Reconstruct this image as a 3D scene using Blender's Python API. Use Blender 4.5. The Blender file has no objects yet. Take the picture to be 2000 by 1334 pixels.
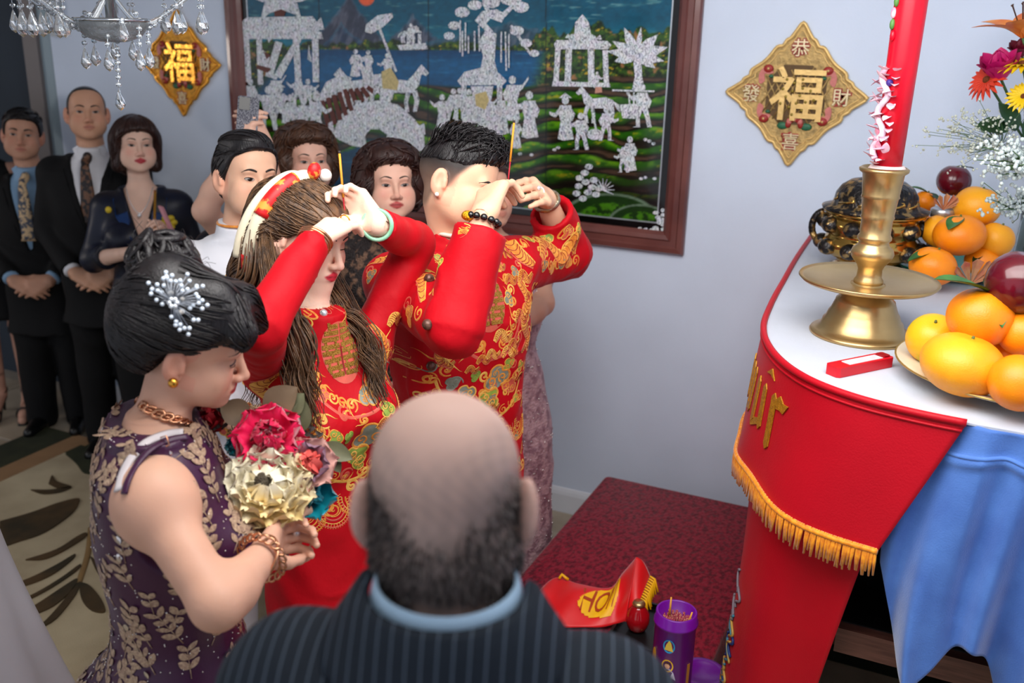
import bpy, bmesh, math, random
import numpy as np
from mathutils import Vector, Matrix
from mathutils.bvhtree import BVHTree
from mathutils.geometry import tessellate_polygon

rnd = random.Random(7); rng = np.random.default_rng(7)
sc = bpy.context.scene
col = sc.collection

# ------------------------------------------------------------------ camera
FPX = 1900.0; CAMH = 2.05
_n = lambda v: np.array(v, float) / np.linalg.norm(v)
_down = _n((-149, 5793, FPX)); _left = np.array((-4400., -762, FPX)); _left = _n(_left - _down * _left.dot(_down))
_fwd = np.cross(_left, _down); _fwd = _fwd if _fwd[2] > 0 else -_fwd
R = np.stack([-_left, _fwd, -_down])          # camera (right, down, forward) -> world
CAM = np.array((0, 0, CAMH))
def ray(x, y): return R @ np.array(((x - 1000) / FPX, (y - 667) / FPX, 1.))
def P(x, y, d): return CAM + ray(x, y) * d                                    # photo point at a distance
def Pz(x, y, z): r = ray(x, y); return CAM + r * ((z - CAMH) / r[2])          # ... on a level plane
def Py(x, y, w=3.62): r = ray(x, y); return CAM + r * (w / r[1])              # ... on the back wall
def CV(x, y, z): return _n(R @ np.array((x, y, z), float))                    # direction given right, down, away
cam = bpy.data.cameras.new('camera'); camo = bpy.data.objects.new('camera', cam); col.objects.link(camo)
cam.sensor_width = 36; cam.lens = FPX / 2000 * 36; cam.clip_start = .02
camo.matrix_world = Matrix(((R[0, 0], -R[0, 1], -R[0, 2], 0), (R[1, 0], -R[1, 1], -R[1, 2], 0), (R[2, 0], -R[2, 1], -R[2, 2], CAMH), (0, 0, 0, 1)))
cam.dof.use_dof = True; cam.dof.focus_distance = 2.25; cam.dof.aperture_fstop = 3.2
sc.camera = camo

# ------------------------------------------------------------------ world, lights, exposure
w = bpy.data.worlds.new('world'); sc.world = w; w.use_nodes = True
w.node_tree.nodes['Background'].inputs[0].default_value = (.64, .68, .77, 1)
w.node_tree.nodes['Background'].inputs[1].default_value = 1.0
def area(name, loc, target, size, power, colr, sy=None):
    l = bpy.data.lights.new(name, 'AREA'); l.energy = power; l.size = size; l.color = colr
    if sy: l.shape = 'RECTANGLE'; l.size_y = sy
    o = bpy.data.objects.new(name, l); col.objects.link(o); o.location = loc
    o.rotation_euler = (Vector(target) - Vector(loc)).to_track_quat('-Z', 'Y').to_euler(); return o
area('ceiling_bounce_light', (-.5, 1.7, 2.72), (-.75, 3.6, .6), 1.7, 70, (1, .98, .96))
area('overhead_fill_light', (-.35, .75, 2.74), (-.35, .85, 0), 1.2, 8.5, (1, .97, .94))  # added fill that brightens the bald head, no fixture behind it
area('window_light', (-6.4, 1.2, 1.75), (-3.4, 3.6, 1.5), .25, 11, (1, .9, .82))
sc.view_settings.view_transform = 'Standard'; sc.view_settings.look = 'None'; sc.view_settings.gamma = 1
sc.view_settings.use_curve_mapping = False; sc.view_settings.exposure = .05

# ------------------------------------------------------------------ colours and materials
def c8(r, g, b):
    f = lambda v: (v / 255 / 12.92 if v / 255 <= .04045 else ((v / 255 + .055) / 1.055) ** 2.4)
    return (f(r), f(g), f(b))
def lin(a): a = np.asarray(a, float) / 255; return np.where(a <= .04045, a / 12.92, ((a + .055) / 1.055) ** 2.4)
MATS = {}
def mat(name, color=(200, 200, 200), rough=.5, metal=0, var=0, vscale=20, bump=0, bscale=60, attr=False, color2=None,
        sheen=0, coat=0, sss=0, trans=0, ior=1.45, stretch=None, spec=.5, alpha=1, emit=0, mscale=None, thresh=None, aniso=0):
    if name in MATS: return MATS[name]
    m = bpy.data.materials.new(name); m.use_nodes = True; nt = m.node_tree; N = nt.nodes; Lk = nt.links
    b = N['Principled BSDF']; cl = c8(*color)
    b.inputs['Base Color'].default_value = (*cl, 1); b.inputs['Roughness'].default_value = rough
    b.inputs['Metallic'].default_value = metal; b.inputs['IOR'].default_value = ior
    b.inputs['Specular IOR Level'].default_value = spec
    b.inputs['Transmission Weight'].default_value = trans; b.inputs['Alpha'].default_value = alpha
    b.inputs['Anisotropic'].default_value = aniso
    if sheen: b.inputs['Sheen Weight'].default_value = sheen; b.inputs['Sheen Roughness'].default_value = .4
    if coat: b.inputs['Coat Weight'].default_value = coat; b.inputs['Coat Roughness'].default_value = .08
    if sss:
        b.inputs['Subsurface Weight'].default_value = sss; b.inputs['Subsurface Radius'].default_value = (.012, .005, .003)
        b.inputs['Subsurface Scale'].default_value = .6
    if emit: b.inputs['Emission Color'].default_value = (*cl, 1); b.inputs['Emission Strength'].default_value = emit
    tc = N.new('ShaderNodeTexCoord'); vec = tc.outputs['Object']
    if stretch:
        mp = N.new('ShaderNodeMapping'); mp.inputs['Scale'].default_value = stretch; Lk.new(vec, mp.inputs[0]); vec = mp.outputs[0]
    base = None
    if attr: a = N.new('ShaderNodeVertexColor'); a.layer_name = 'Col'; base = a.outputs[0]
    if color2 is not None or var:
        no = N.new('ShaderNodeTexNoise'); no.inputs['Scale'].default_value = vscale; no.inputs['Detail'].default_value = 5
        Lk.new(vec, no.inputs[0])
        rp = N.new('ShaderNodeValToRGB'); lo, hi = thresh or (.35, .65)
        rp.color_ramp.elements[0].position = lo; rp.color_ramp.elements[1].position = hi; Lk.new(no.outputs[0], rp.inputs[0])
        mx = N.new('ShaderNodeMix'); mx.data_type = 'RGBA'; Lk.new(rp.outputs[0], mx.inputs[0])
        if color2 is not None:
            if base: Lk.new(base, mx.inputs[6])
            else: mx.inputs[6].default_value = (*cl, 1)
            mx.inputs[7].default_value = (*c8(*color2), 1)
        else:
            mx.blend_type = 'MULTIPLY'; mx.inputs[0].default_value = var
            Lk.new(rp.outputs[0], mx.inputs[7]); mx.inputs[0].default_value = var
            for l in list(mx.inputs[0].links): Lk.remove(l)
            if base: Lk.new(base, mx.inputs[6])
            else: mx.inputs[6].default_value = (*cl, 1)
        base = mx.outputs[2]
    if base: Lk.new(base, b.inputs['Base Color'])
    if bump:
        nb = N.new('ShaderNodeTexNoise'); nb.inputs['Scale'].default_value = bscale; nb.inputs['Detail'].default_value = 4; Lk.new(vec, nb.inputs[0])
        bp = N.new('ShaderNodeBump'); bp.inputs['Strength'].default_value = bump; bp.inputs['Distance'].default_value = .01
        Lk.new(nb.outputs[0], bp.inputs['Height']); Lk.new(bp.outputs[0], b.inputs['Normal'])
    MATS[name] = m; return m
def extra(m, fn): fn(m.node_tree, m.node_tree.nodes, m.node_tree.links, m.node_tree.nodes['Principled BSDF']); return m

# ------------------------------------------------------------------ scene objects
def rootloc(o):
    while o.parent: o = o.parent
    return np.array(o.location)
def tag(o, label, cat, group=None, kind=None):
    if label: o['label'] = label
    if cat: o['category'] = cat
    if group: o['group'] = group
    if kind: o['kind'] = kind
    return o
def empty(name, loc, label, cat, group=None):
    o = bpy.data.objects.new(name, None); col.objects.link(o); o.location = loc; o.empty_display_size = .05
    return tag(o, label, cat, group)
def mesh_np(name, V, faces, colors=None, smooth=True):
    V = np.asarray(V, np.float32); me = bpy.data.meshes.new(name)
    if isinstance(faces, np.ndarray):
        k = faces.shape[1]; nf = len(faces); fl = faces.ravel().astype(np.int32)
        ls = np.arange(0, nf * k, k, dtype=np.int32); lt = np.full(nf, k, np.int32)
    else:
        lt = np.array([len(q) for q in faces], np.int32); nf = len(faces)
        fl = np.array([i for q in faces for i in q], np.int32); ls = np.concatenate([[0], np.cumsum(lt)[:-1]]).astype(np.int32) if nf else np.zeros(0, np.int32)
    me.vertices.add(len(V)); me.vertices.foreach_set('co', V.ravel())
    me.loops.add(len(fl)); me.loops.foreach_set('vertex_index', fl)
    me.polygons.add(nf); me.polygons.foreach_set('loop_start', ls); me.polygons.foreach_set('loop_total', lt)
    me.polygons.foreach_set('use_smooth', np.full(nf, smooth))
    if colors is not None:
        ca = me.color_attributes.new('Col', 'FLOAT_COLOR', 'POINT')
        cc = np.ones((len(V), 4), np.float32); cc[:, :3] = colors; ca.data.foreach_set('color', cc.ravel())
    me.update(calc_edges=True); return me
def mk(name, V, faces, m, parent=None, loc=None, colors=None, smooth=True):
    """one mesh object from world-space vertices; its origin is its root's"""
    o0 = rootloc(parent) if parent else np.array(loc if loc is not None else (0, 0, 0), float)
    me = mesh_np(name, np.asarray(V, float) - o0, faces, colors, smooth); me.materials.append(m)
    o = bpy.data.objects.new(name, me); col.objects.link(o)
    if parent: o.parent = parent
    else: o.location = o0
    return o
class Acc:
    """collects pieces of ONE part"""
    def __init__(s): s.V = []; s.F = []; s.C = []; s.n = 0
    def add(s, V, Fc, colr=None):
        V = np.asarray(V, float); s.V.append(V); s.F += [tuple(int(i) + s.n for i in q) for q in Fc]; s.n += len(V)
        s.C.append(np.tile(np.asarray(colr if colr is not None else (1, 1, 1), float), (len(V), 1)) if np.ndim(colr) < 2 else np.asarray(colr))
    def mk(s, name, m, parent=None, loc=None, smooth=True, attr=False):
        return mk(name, np.concatenate(s.V), s.F, m, parent, loc, np.concatenate(s.C) if attr else None, smooth)

# ------------------------------------------------------------------ shapes
def frames(pts):
    pts = np.asarray(pts, float); t = np.gradient(pts, axis=0); t /= np.linalg.norm(t, axis=1)[:, None] + 1e-12
    a = np.array((0, 0, 1.)) if abs(t[0, 2]) < .9 else np.array((1., 0, 0)); n = np.cross(t[0], a); n /= np.linalg.norm(n); out = [n]
    for i in range(1, len(pts)):
        n = n - t[i] * n.dot(t[i]); n /= np.linalg.norm(n) + 1e-12; out.append(n)
    n = np.array(out); return t, n, np.cross(t, n)
def tube(pts, r, n=8, flat=1., closed=False, caps=True, nrm=None):
    pts = np.asarray(pts, float); m = len(pts); r = np.broadcast_to(np.asarray(r, float), (m,))
    t, a, b = frames(pts)
    if nrm is not None:
        b = np.broadcast_to(np.asarray(nrm, float), pts.shape); b = b - t * (t * b).sum(1)[:, None]; b /= np.linalg.norm(b, axis=1)[:, None] + 1e-9; a = np.cross(b, t)
    th = np.arange(n) * 2 * math.pi / n
    V = (pts[:, None] + r[:, None, None] * (a[:, None] * np.cos(th)[None, :, None] + b[:, None] * np.sin(th)[None, :, None] * flat)).reshape(-1, 3)
    Fc = []
    for i in range(m if closed else m - 1):
        j = (i + 1) % m
        for k in range(n): l = (k + 1) % n; Fc.append((i * n + k, i * n + l, j * n + l, j * n + k))
    if caps and not closed: Fc.append(tuple(range(n - 1, -1, -1))); Fc.append(tuple(range((m - 1) * n, m * n)))
    return V, Fc
def lathe(prof, n=32, c=(0, 0, 0), M=None):
    prof = np.asarray(prof, float); th = np.arange(n) * 2 * math.pi / n
    V = np.stack([prof[:, None, 0] * np.cos(th), prof[:, None, 0] * np.sin(th), np.repeat(prof[:, 1:2], n, 1)], -1).reshape(-1, 3)
    Fc = [(i * n + k, i * n + (k + 1) % n, (i + 1) * n + (k + 1) % n, (i + 1) * n + k) for i in range(len(prof) - 1) for k in range(n)]
    Fc.append(tuple(range(n - 1, -1, -1))); Fc.append(tuple(range((len(prof) - 1) * n, len(prof) * n)))
    if M is not None: V = V @ np.asarray(M).T
    return V + np.asarray(c, float), Fc
def box(lo, hi):
    x0, y0, z0 = lo; x1, y1, z1 = hi
    V = [(x0, y0, z0), (x1, y0, z0), (x1, y1, z0), (x0, y1, z0), (x0, y0, z1), (x1, y0, z1), (x1, y1, z1), (x0, y1, z1)]
    return np.array(V, float), [(0, 3, 2, 1), (4, 5, 6, 7), (0, 1, 5, 4), (1, 2, 6, 5), (2, 3, 7, 6), (3, 0, 4, 7)]
def sphere(c, r, nu=14, nv=8, M=None):
    r = np.broadcast_to(np.asarray(r, float), (3,)); V = [(0, 0, 1)]
    for i in range(1, nv):
        a = math.pi * i / nv
        for k in range(nu): b = 2 * math.pi * k / nu; V.append((math.sin(a) * math.cos(b), math.sin(a) * math.sin(b), math.cos(a)))
    V.append((0, 0, -1)); Fc = [(0, 1 + k, 1 + (k + 1) % nu) for k in range(nu)]
    for i in range(nv - 2):
        for k in range(nu): q = 1 + i * nu; Fc.append((q + k, q + nu + k, q + nu + (k + 1) % nu, q + (k + 1) % nu))
    q = 1 + (nv - 2) * nu; L = len(V) - 1; Fc += [(q + k, L, q + (k + 1) % nu) for k in range(nu)]
    V = np.array(V) * r
    if M is not None: V = V @ np.asarray(M).T
    return V + np.asarray(c, float), Fc
def extrude(poly, o, ux, uy, th):
    """flat outline with a real thickness: poly 2D, plane o + ux*u + uy*v, thickness towards ux x uy"""
    o = np.asarray(o, float); ux = np.asarray(ux, float); uy = np.asarray(uy, float); nn = np.cross(ux, uy); nn /= np.linalg.norm(nn)
    poly = np.asarray(poly, float)
    if .5 * np.sum(poly[:, 0] * np.roll(poly[:, 1], -1) - np.roll(poly[:, 0], -1) * poly[:, 1]) < 0: poly = poly[::-1]
    n = len(poly); a = o + poly[:, :1] * ux + poly[:, 1:] * uy; tri = tessellate_polygon([[Vector((p[0], p[1], 0)) for p in poly]])
    V = np.concatenate([a, a + nn * th]); Fc = [(i, (i + 1) % n, n + (i + 1) % n, n + i) for i in range(n)]
    for t in tri:
        q = poly[list(t)]; s = (q[1, 0] - q[0, 0]) * (q[2, 1] - q[0, 1]) - (q[2, 0] - q[0, 0]) * (q[1, 1] - q[0, 1])
        t = t if s > 0 else t[::-1]; Fc.append(tuple(n + i for i in t)); Fc.append(tuple(t[::-1]))
    return V, Fc
def bez(pts, n=16):
    """smooth curve through points (Catmull-Rom)"""
    p = np.asarray(pts, float); p = np.concatenate([[2 * p[0] - p[1]], p, [2 * p[-1] - p[-2]]]); out = []
    for i in range(1, len(p) - 2):
        t = np.linspace(0, 1, n, endpoint=False)[:, None]
        out.append(.5 * ((2 * p[i]) + (-p[i - 1] + p[i + 1]) * t + (2 * p[i - 1] - 5 * p[i] + 4 * p[i + 1] - p[i + 2]) * t ** 2 + (-p[i - 1] + 3 * p[i] - 3 * p[i + 1] + p[i + 2]) * t ** 3))
    return np.concatenate(out + [p[-2:-1]])
def text_mesh(s, size, o, ux, uy, th, off=0.):
    """lettering as thin solid glyphs centred on o"""
    cu = bpy.data.curves.new('t', 'FONT'); cu.body = s; cu.size = 1; cu.extrude = .5; cu.offset = off; cu.align_x = 'CENTER'; cu.align_y = 'CENTER'; cu.resolution_u = 3
    ob = bpy.data.objects.new('t', cu); col.objects.link(ob); bpy.context.view_layer.update()
    me = ob.evaluated_get(bpy.context.evaluated_depsgraph_get()).to_mesh()
    V = np.array([v.co[:] for v in me.vertices]).reshape(-1, 3); Fc = [tuple(p.vertices) for p in me.polygons]
    ob.to_mesh_clear(); bpy.data.objects.remove(ob); bpy.data.curves.remove(cu)
    if len(V):
        V[:, :2] -= (V[:, :2].max(0) + V[:, :2].min(0)) / 2
    ux = np.asarray(ux, float); uy = np.asarray(uy, float); nn = np.cross(ux, uy); nn /= np.linalg.norm(nn)
    return np.asarray(o, float) + V[:, :1] * ux * size + V[:, 1:2] * uy * size + (V[:, 2:] + .5) * nn * th, Fc

# ------------------------------------------------------------------ implicit surfaces (bodies, clothes, hair)
def smin(a, b, k):
    if k <= 0: return np.minimum(a, b)
    h = np.maximum(k - np.abs(a - b), 0) / k; return np.minimum(a, b) - h * h * k * .25
class Prim:
    def __init__(s, fn, lo, hi, k=.01, op='u'): s.fn = fn; s.lo = np.asarray(lo, float); s.hi = np.asarray(hi, float); s.k = k; s.op = op
def rc(a, b, ra, rb, k=.01, op='u'):
    a = np.asarray(a, float); b = np.asarray(b, float); ab = b - a; L2 = max(ab.dot(ab), 1e-9); r = max(ra, rb)
    def fn(X, Y, Z):
        x = X - a[0]; y = Y - a[1]; z = Z - a[2]; t = np.clip((x * ab[0] + y * ab[1] + z * ab[2]) / L2, 0, 1)
        return np.sqrt((x - t * ab[0]) ** 2 + (y - t * ab[1]) ** 2 + (z - t * ab[2]) ** 2) - (ra + (rb - ra) * t)
    return Prim(fn, np.minimum(a, b) - r, np.maximum(a, b) + r, k, op)
def cone(a, b, ra, rb, k=.01, op='u'):
    a = np.asarray(a, float); b = np.asarray(b, float); ab = b - a; L = np.linalg.norm(ab); u = ab / L; r = max(ra, rb)
    def fn(X, Y, Z):
        x = X - a[0]; y = Y - a[1]; z = Z - a[2]; t = x * u[0] + y * u[1] + z * u[2]
        rad = np.sqrt(np.maximum((x - t * u[0]) ** 2 + (y - t * u[1]) ** 2 + (z - t * u[2]) ** 2, 0)) - (ra + (rb - ra) * np.clip(t / L, 0, 1))
        return np.maximum(rad, np.maximum(-t, t - L))
    return Prim(fn, np.minimum(a, b) - r, np.maximum(a, b) + r, k, op)
def ell(c, r, M=None, k=.01, op='u'):
    c = np.asarray(c, float); r = np.broadcast_to(np.asarray(r, float), (3,)); M = np.eye(3) if M is None else np.asarray(M)
    def fn(X, Y, Z):
        x = X - c[0]; y = Y - c[1]; z = Z - c[2]; q = [(M[0, i] * x + M[1, i] * y + M[2, i] * z) / r[i] for i in range(3)]
        k0 = np.sqrt(q[0] ** 2 + q[1] ** 2 + q[2] ** 2); k1 = np.sqrt((q[0] / r[0]) ** 2 + (q[1] / r[1]) ** 2 + (q[2] / r[2]) ** 2) + 1e-9
        return k0 * (k0 - 1) / k1
    e = np.sqrt(((M * r) ** 2).sum(1)); return Prim(fn, c - e, c + e, k, op)
def loft(st, f2, k=.03, op='u', nexp=2.3, wob=None, grow=0.):
    """upright stack of rounded cross-sections: st = (z, cx, cy, half width across, half depth)"""
    st = sorted(st); st = np.array(st, float); zz = np.linspace(st[0, 0], st[-1, 0], 90); f2 = np.asarray(f2, float) / np.linalg.norm(f2)
    q = np.empty((90, 4)); m = np.gradient(st[:, 1:], st[:, 0], axis=0)
    for i, z in enumerate(zz):
        j = min(max(np.searchsorted(st[:, 0], z) - 1, 0), len(st) - 2); h = st[j + 1, 0] - st[j, 0]; t = (z - st[j, 0]) / h
        q[i] = (2 * t ** 3 - 3 * t * t + 1) * st[j, 1:] + (t ** 3 - 2 * t * t + t) * h * m[j] + (-2 * t ** 3 + 3 * t * t) * st[j + 1, 1:] + (t ** 3 - t * t) * h * m[j + 1]
    q[:, 2:] = np.maximum(q[:, 2:], .004) + grow
    def fn(X, Y, Z):
        z = Z.ravel(); g = [np.interp(z, zz, q[:, i])[None, None] for i in range(4)]
        x = X - g[0]; y = Y - g[1]; u = x * f2[1] - y * f2[0]; v = x * f2[0] + y * f2[1]; rx = g[2]; ry = g[3]
        if wob is not None: s = wob(np.arctan2(v / ry, u / rx), Z); rx = rx * s; ry = ry * s
        d = ((np.abs(u / rx) ** nexp + np.abs(v / ry) ** nexp) ** (1 / nexp) - 1) * np.minimum(rx, ry)
        return np.maximum(d, np.maximum(Z - zz[-1] - grow, zz[0] - Z))
    r = q[:, 2:].max() * 1.15; return Prim(fn, (q[:, 0].min() - r, q[:, 1].min() - r, zz[0]), (q[:, 0].max() + r, q[:, 1].max() + r, zz[-1] + grow), k, op)
def fn_prim(fn, op='i', k=.005): return Prim(fn, (-99, -99, -99), (99, 99, 99), k, op)
def local_fn(c, M, s, g, op='i', k=.005):
    """g(x, y, z) in a frame (right, forward, up) round c"""
    M = np.asarray(M)
    def fn(X, Y, Z):
        X = X - c[0]; Y = Y - c[1]; Z = Z - c[2]; q = [(M[0, i] * X + M[1, i] * Y + M[2, i] * Z) / s for i in range(3)]
        return g(*q) * s
    return fn_prim(fn, op, k)
def field(prims, lo, hi, h):
    lo = np.asarray(lo, float); n = np.ceil((np.asarray(hi) - lo) / h).astype(int) + 1; ax = [lo[i] + h * np.arange(n[i]) for i in range(3)]
    d = np.full(n, 1., np.float32)
    for p in prims:
        m = p.k + 3 * h; i0 = np.clip(np.floor((p.lo - m - lo) / h).astype(int), 0, n); i1 = np.clip(np.ceil((p.hi + m - lo) / h).astype(int) + 1, 0, n)
        if (i0 >= i1).any(): continue
        s = tuple(slice(a, b) for a, b in zip(i0, i1)); v = p.fn(ax[0][s[0], None, None], ax[1][None, s[1], None], ax[2][None, None, s[2]])
        if p.op == 'u': d[s] = smin(d[s], v, p.k)
        elif p.op == 's': d[s] = -smin(-d[s], v, p.k)
        elif p.op == 'i': d[s] = -smin(-d[s], -v, p.k)
        elif p.op == 'add': d[s] += v
    return d
def nets(d, lo, h):
    s = d < 0; nx, ny, nz = d.shape
    cor = [(i, j, k) for i in (0, 1) for j in (0, 1) for k in (0, 1)]
    sl = lambda a, i, j, k: a[i:nx - 1 + i, j:ny - 1 + j, k:nz - 1 + k]
    cnt = sum(sl(s, *q).astype(np.int8) for q in cor); mixed = (cnt > 0) & (cnt < 8); idx = np.argwhere(mixed)
    if not len(idx): return np.zeros((0, 3)), np.zeros((0, 4), int)
    vid = np.full(mixed.shape, -1, np.int64); vid[mixed] = np.arange(len(idx)); acc = np.zeros((len(idx), 3)); num = np.zeros(len(idx))
    I = idx.T
    val = {q: d[I[0] + q[0], I[1] + q[1], I[2] + q[2]].astype(float) for q in cor}
    for q in cor:
        for a in range(3):
            if q[a]: continue
            q2 = list(q); q2[a] = 1; q2 = tuple(q2); va, vb = val[q], val[q2]; x = (va < 0) != (vb < 0)
            t = np.where(x, va / np.where(x, va - vb, 1), 0); p = np.tile(np.array(q, float), (len(idx), 1)); p[:, a] += t
            acc += p * x[:, None]; num += x
    V = np.asarray(lo) + h * (idx + acc / num[:, None]); Q = []
    for a in range(3):
        b, c = (a + 1) % 3, (a + 2) % 3; s0 = [slice(None)] * 3; s1 = [slice(None)] * 3; s0[a] = slice(0, -1); s1[a] = slice(1, None)
        A = s[tuple(s0)]; B = s[tuple(s1)]; ch = A != B; lim = [slice(None)] * 3; lim[b] = slice(1, d.shape[b] - 1); lim[c] = slice(1, d.shape[c] - 1)
        m = np.zeros_like(ch); m[tuple(lim)] = ch[tuple(lim)]; e = np.argwhere(m)
        if not len(e): continue
        eb = np.zeros(3, int); eb[b] = 1; ec = np.zeros(3, int); ec[c] = 1
        g = lambda o: vid[tuple((e - o).T)]
        q = np.stack([g(eb * 0), g(eb), g(eb + ec), g(ec)], 1); fl = A[tuple(e.T)]; q[~fl] = q[~fl][:, ::-1]; Q.append(q)
    return V, np.concatenate(Q)
def solid(prims, h, box_=None, regions=None):
    """surface of the prims; regions = [(lo, hi, h), ...] adds finer pieces (same surface)"""
    if box_ is None:
        us = [p for p in prims if p.op == 'u']; lo = np.min([p.lo for p in us], 0) - 3 * h; hi = np.max([p.hi for p in us], 0) + 3 * h
    else: lo, hi = box_
    return nets(field(prims, lo, hi, h), lo, h)
def bvh(V, Q): return BVHTree.FromPolygons([tuple(v) for v in V], [tuple(int(i) for i in q) for q in Q])
def hit(bv, o, d):
    r = bv.ray_cast(Vector(o), Vector(d)); return (np.array(r[0]), np.array(r[1])) if r[0] is not None else (None, None)

# ================================================================== the room
WY = 3.62; CEIL = 2.8
def struct(name, V, Fc, m, parent=None, smooth=False):
    o = mk(name, V, Fc, m, parent, smooth=smooth)
    if not parent: o['kind'] = 'structure'
    return o
M_wall = mat('wall_paint', (212, 224, 243), .75, var=.06, vscale=3, bump=.06, bscale=120)
M_trim = mat('white_trim', (222, 226, 234), .45, var=.04, vscale=4)
M_ceil = mat('ceiling_paint', (225, 224, 220), .9, var=.03, vscale=5)
M_floor = mat('marble_floor', (176, 168, 156), .3, color2=(140, 130, 118), vscale=3, thresh=(.3, .8), bump=.02)
struct('floor', *box((-8.5, -1.6, -.06), (2.4, 6.2, 0)), M_floor)
for x in np.arange(-6.5, 1.5, .6):                                   # floor tiles where the rug leaves the floor open
    for y in (3.24,) if x > -4.1 else (2.4, 3.02):
        h = .355 if x > -4.1 else .6
        struct('tile', *box((x + .004, y + .004, 0), (x + .596, y + h, .004)), mat('travertine_tile', (184, 172, 154), .35, color2=(150, 136, 116), vscale=5, thresh=(.3, .75)), bpy.data.objects['floor'])
struct('wall_back', *box((-4.2, WY, 0), (2.4, WY + .12, CEIL)), M_wall)
struct('wall_right', *box((.75, -1.6, 0), (.87, WY, CEIL)), M_wall)
struct('wall_far_light_block', *box((-8.6, -1.6, 0), (-8.5, 6.2, CEIL)), M_wall)  # unseen wall, added to stop world light reaching the guests from the left
struct('ceiling', *box((-8.5, -1.6, CEIL), (2.4, 6.2, CEIL + .06)), M_ceil)
# wall end: a lit return, then the casing of a dark doorway
M_teal = mat('return_painted_light', (150, 168, 178), .7, var=.05, vscale=4)  # cool light falling on the return, put into its colour
M_grey = mat('grey_casing', (118, 112, 112), .6, var=.05, vscale=5)
M_dark = mat('hall_painted_shade', (44, 54, 66), .8, var=.1, vscale=2)  # shade of the unlit doorway, put into the wall colour
struct('wall_return', *box((-4.30, WY + .02, 0), (-4.2, WY + .10, CEIL)), M_teal)
struct('trim_1', *box((-4.40, WY, 0), (-4.30, WY + .09, CEIL)), M_grey)
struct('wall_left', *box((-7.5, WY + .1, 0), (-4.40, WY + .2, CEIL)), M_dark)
bb = Acc(); bb.add(*box((-4.2, WY - .014, 0), (.75, WY, .085)))
prof = [(0, .085), (-.014, .085), (-.010, .1), (-.004, .112), (0, .115)]
bb.add(np.array([(x, WY + a, z) for x in (-4.2, .75) for a, z in prof]), [(i, i + 1, i + 6, i + 5) for i in range(4)])
o = bb.mk('baseboard_back', M_trim, smooth=False); o['kind'] = 'structure'
# light switch box
r = empty('wall_box', (-4.1, WY, 1.95), 'small pale wall box high beside the doorway', 'wall box')
a = Py(96, 25); b = Py(125, 72)
mk('cover', *box((-4.16, WY - .03, 1.93), (-4.09, WY, 2.09)), mat('pale_plastic', (176, 182, 186), .5, var=.02), r, smooth=False)
mk('slot', *box((-4.15, WY - .032, 1.97), (-4.10, WY - .03, 1.985)), mat('grey_plastic', (130, 134, 138), .5, var=.02), r, smooth=False)

# ------------------------------------------------------------------ rug with carved leaves
rug = empty('rug', (-2, 1.3, 0), 'beige area rug with brown carved leaves and a dark green border', 'rug')
M_rug = mat('rug_pile', (196, 180, 146), .95, color2=(166, 148, 116), vscale=4, thresh=(.35, .7), bump=.35, bscale=260, sheen=.2)
M_rgreen = mat('rug_green', (54, 56, 36), .95, color2=(40, 44, 28), vscale=9, bump=.35, bscale=260)
M_rtan = mat('rug_tan', (158, 122, 86), .95, var=.15, vscale=9, bump=.35, bscale=260)
mk('field', *box((-3.74, -.9, .005), (.6, 3.02, .016)), M_rug, rug, smooth=False)
for nme, lo, hi, m in (('border', (-4.08, -.9), (-3.86, 3.2), M_rgreen), ('band', (-3.86, -.9), (-3.74, 3.12), M_rtan), ('border', (-3.86, 3.12), (.6, 3.2), M_rtan), ('band', (-3.74, 3.02), (.6, 3.12), M_rgreen)):
    mk(nme, *box((*lo, .005), (*hi, .017)), m, rug, smooth=False)
M_leaf = mat('rug_leaf_brown', (84, 62, 34), .95, color2=(52, 44, 26), vscale=7, bump=.35, bscale=260)
M_stem = mat('rug_stem_tan', (150, 118, 74), .95, var=.2, vscale=9, bump=.3, bscale=260)
LEAVES = [[(0, 1020), (60, 1003), (110, 985), (150, 975), (155, 982), (140, 1005), (90, 1040), (40, 1058), (0, 1066)],
          [(50, 1095), (110, 1075), (150, 1050), (168, 1042), (165, 1052), (120, 1080), (85, 1094)],
          [(0, 1152), (60, 1130), (110, 1105), (146, 1084), (140, 1096), (100, 1125), (50, 1145)],
          [(5, 1190), (70, 1160), (120, 1130), (156, 1104), (150, 1116), (100, 1150), (45, 1178)],
          [(15, 1216), (75, 1180), (120, 1150), (150, 1132), (145, 1150), (105, 1185), (55, 1206)],
          [(30, 1252), (80, 1222), (120, 1180), (152, 1140), (150, 1160), (110, 1210), (70, 1232)],
          [(176, 1088), (200, 1104), (222, 1122), (232, 1140), (210, 1138), (190, 1118)],
          [(154, 1138), (176, 1146), (198, 1172), (206, 1196), (180, 1194), (160, 1172)],
          [(60, 958), (100, 958), (140, 952), (120, 962), (85, 966)], [(95, 946), (102, 930), (112, 942), (140, 952), (118, 956)],
          [(128, 888), (160, 876), (185, 870), (190, 920), (165, 925), (148, 905)]]
for i, pl in enumerate(LEAVES):
    w_ = np.array([Pz(x, y, .016) for x, y in bez(pl + pl[:1], 4)[:-1]]); o_ = w_.mean(0)
    mk('leaf', *extrude(w_[:, :2] - o_[:2], o_, (1, 0, 0), (0, 1, 0), .006), M_rgreen if i == 10 else M_leaf, rug, smooth=False)
for pl in ([(178, 1030), (172, 1080), (160, 1120), (148, 1150), (120, 1190)], [(178, 1040), (200, 1060), (215, 1068)]):
    w_ = np.array([Pz(x, y, .017) for x, y in bez(pl, 6)]); mk('stem', *tube(w_, .012, 6, .4, nrm=(0, 0, 1)), M_stem, rug)

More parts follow.
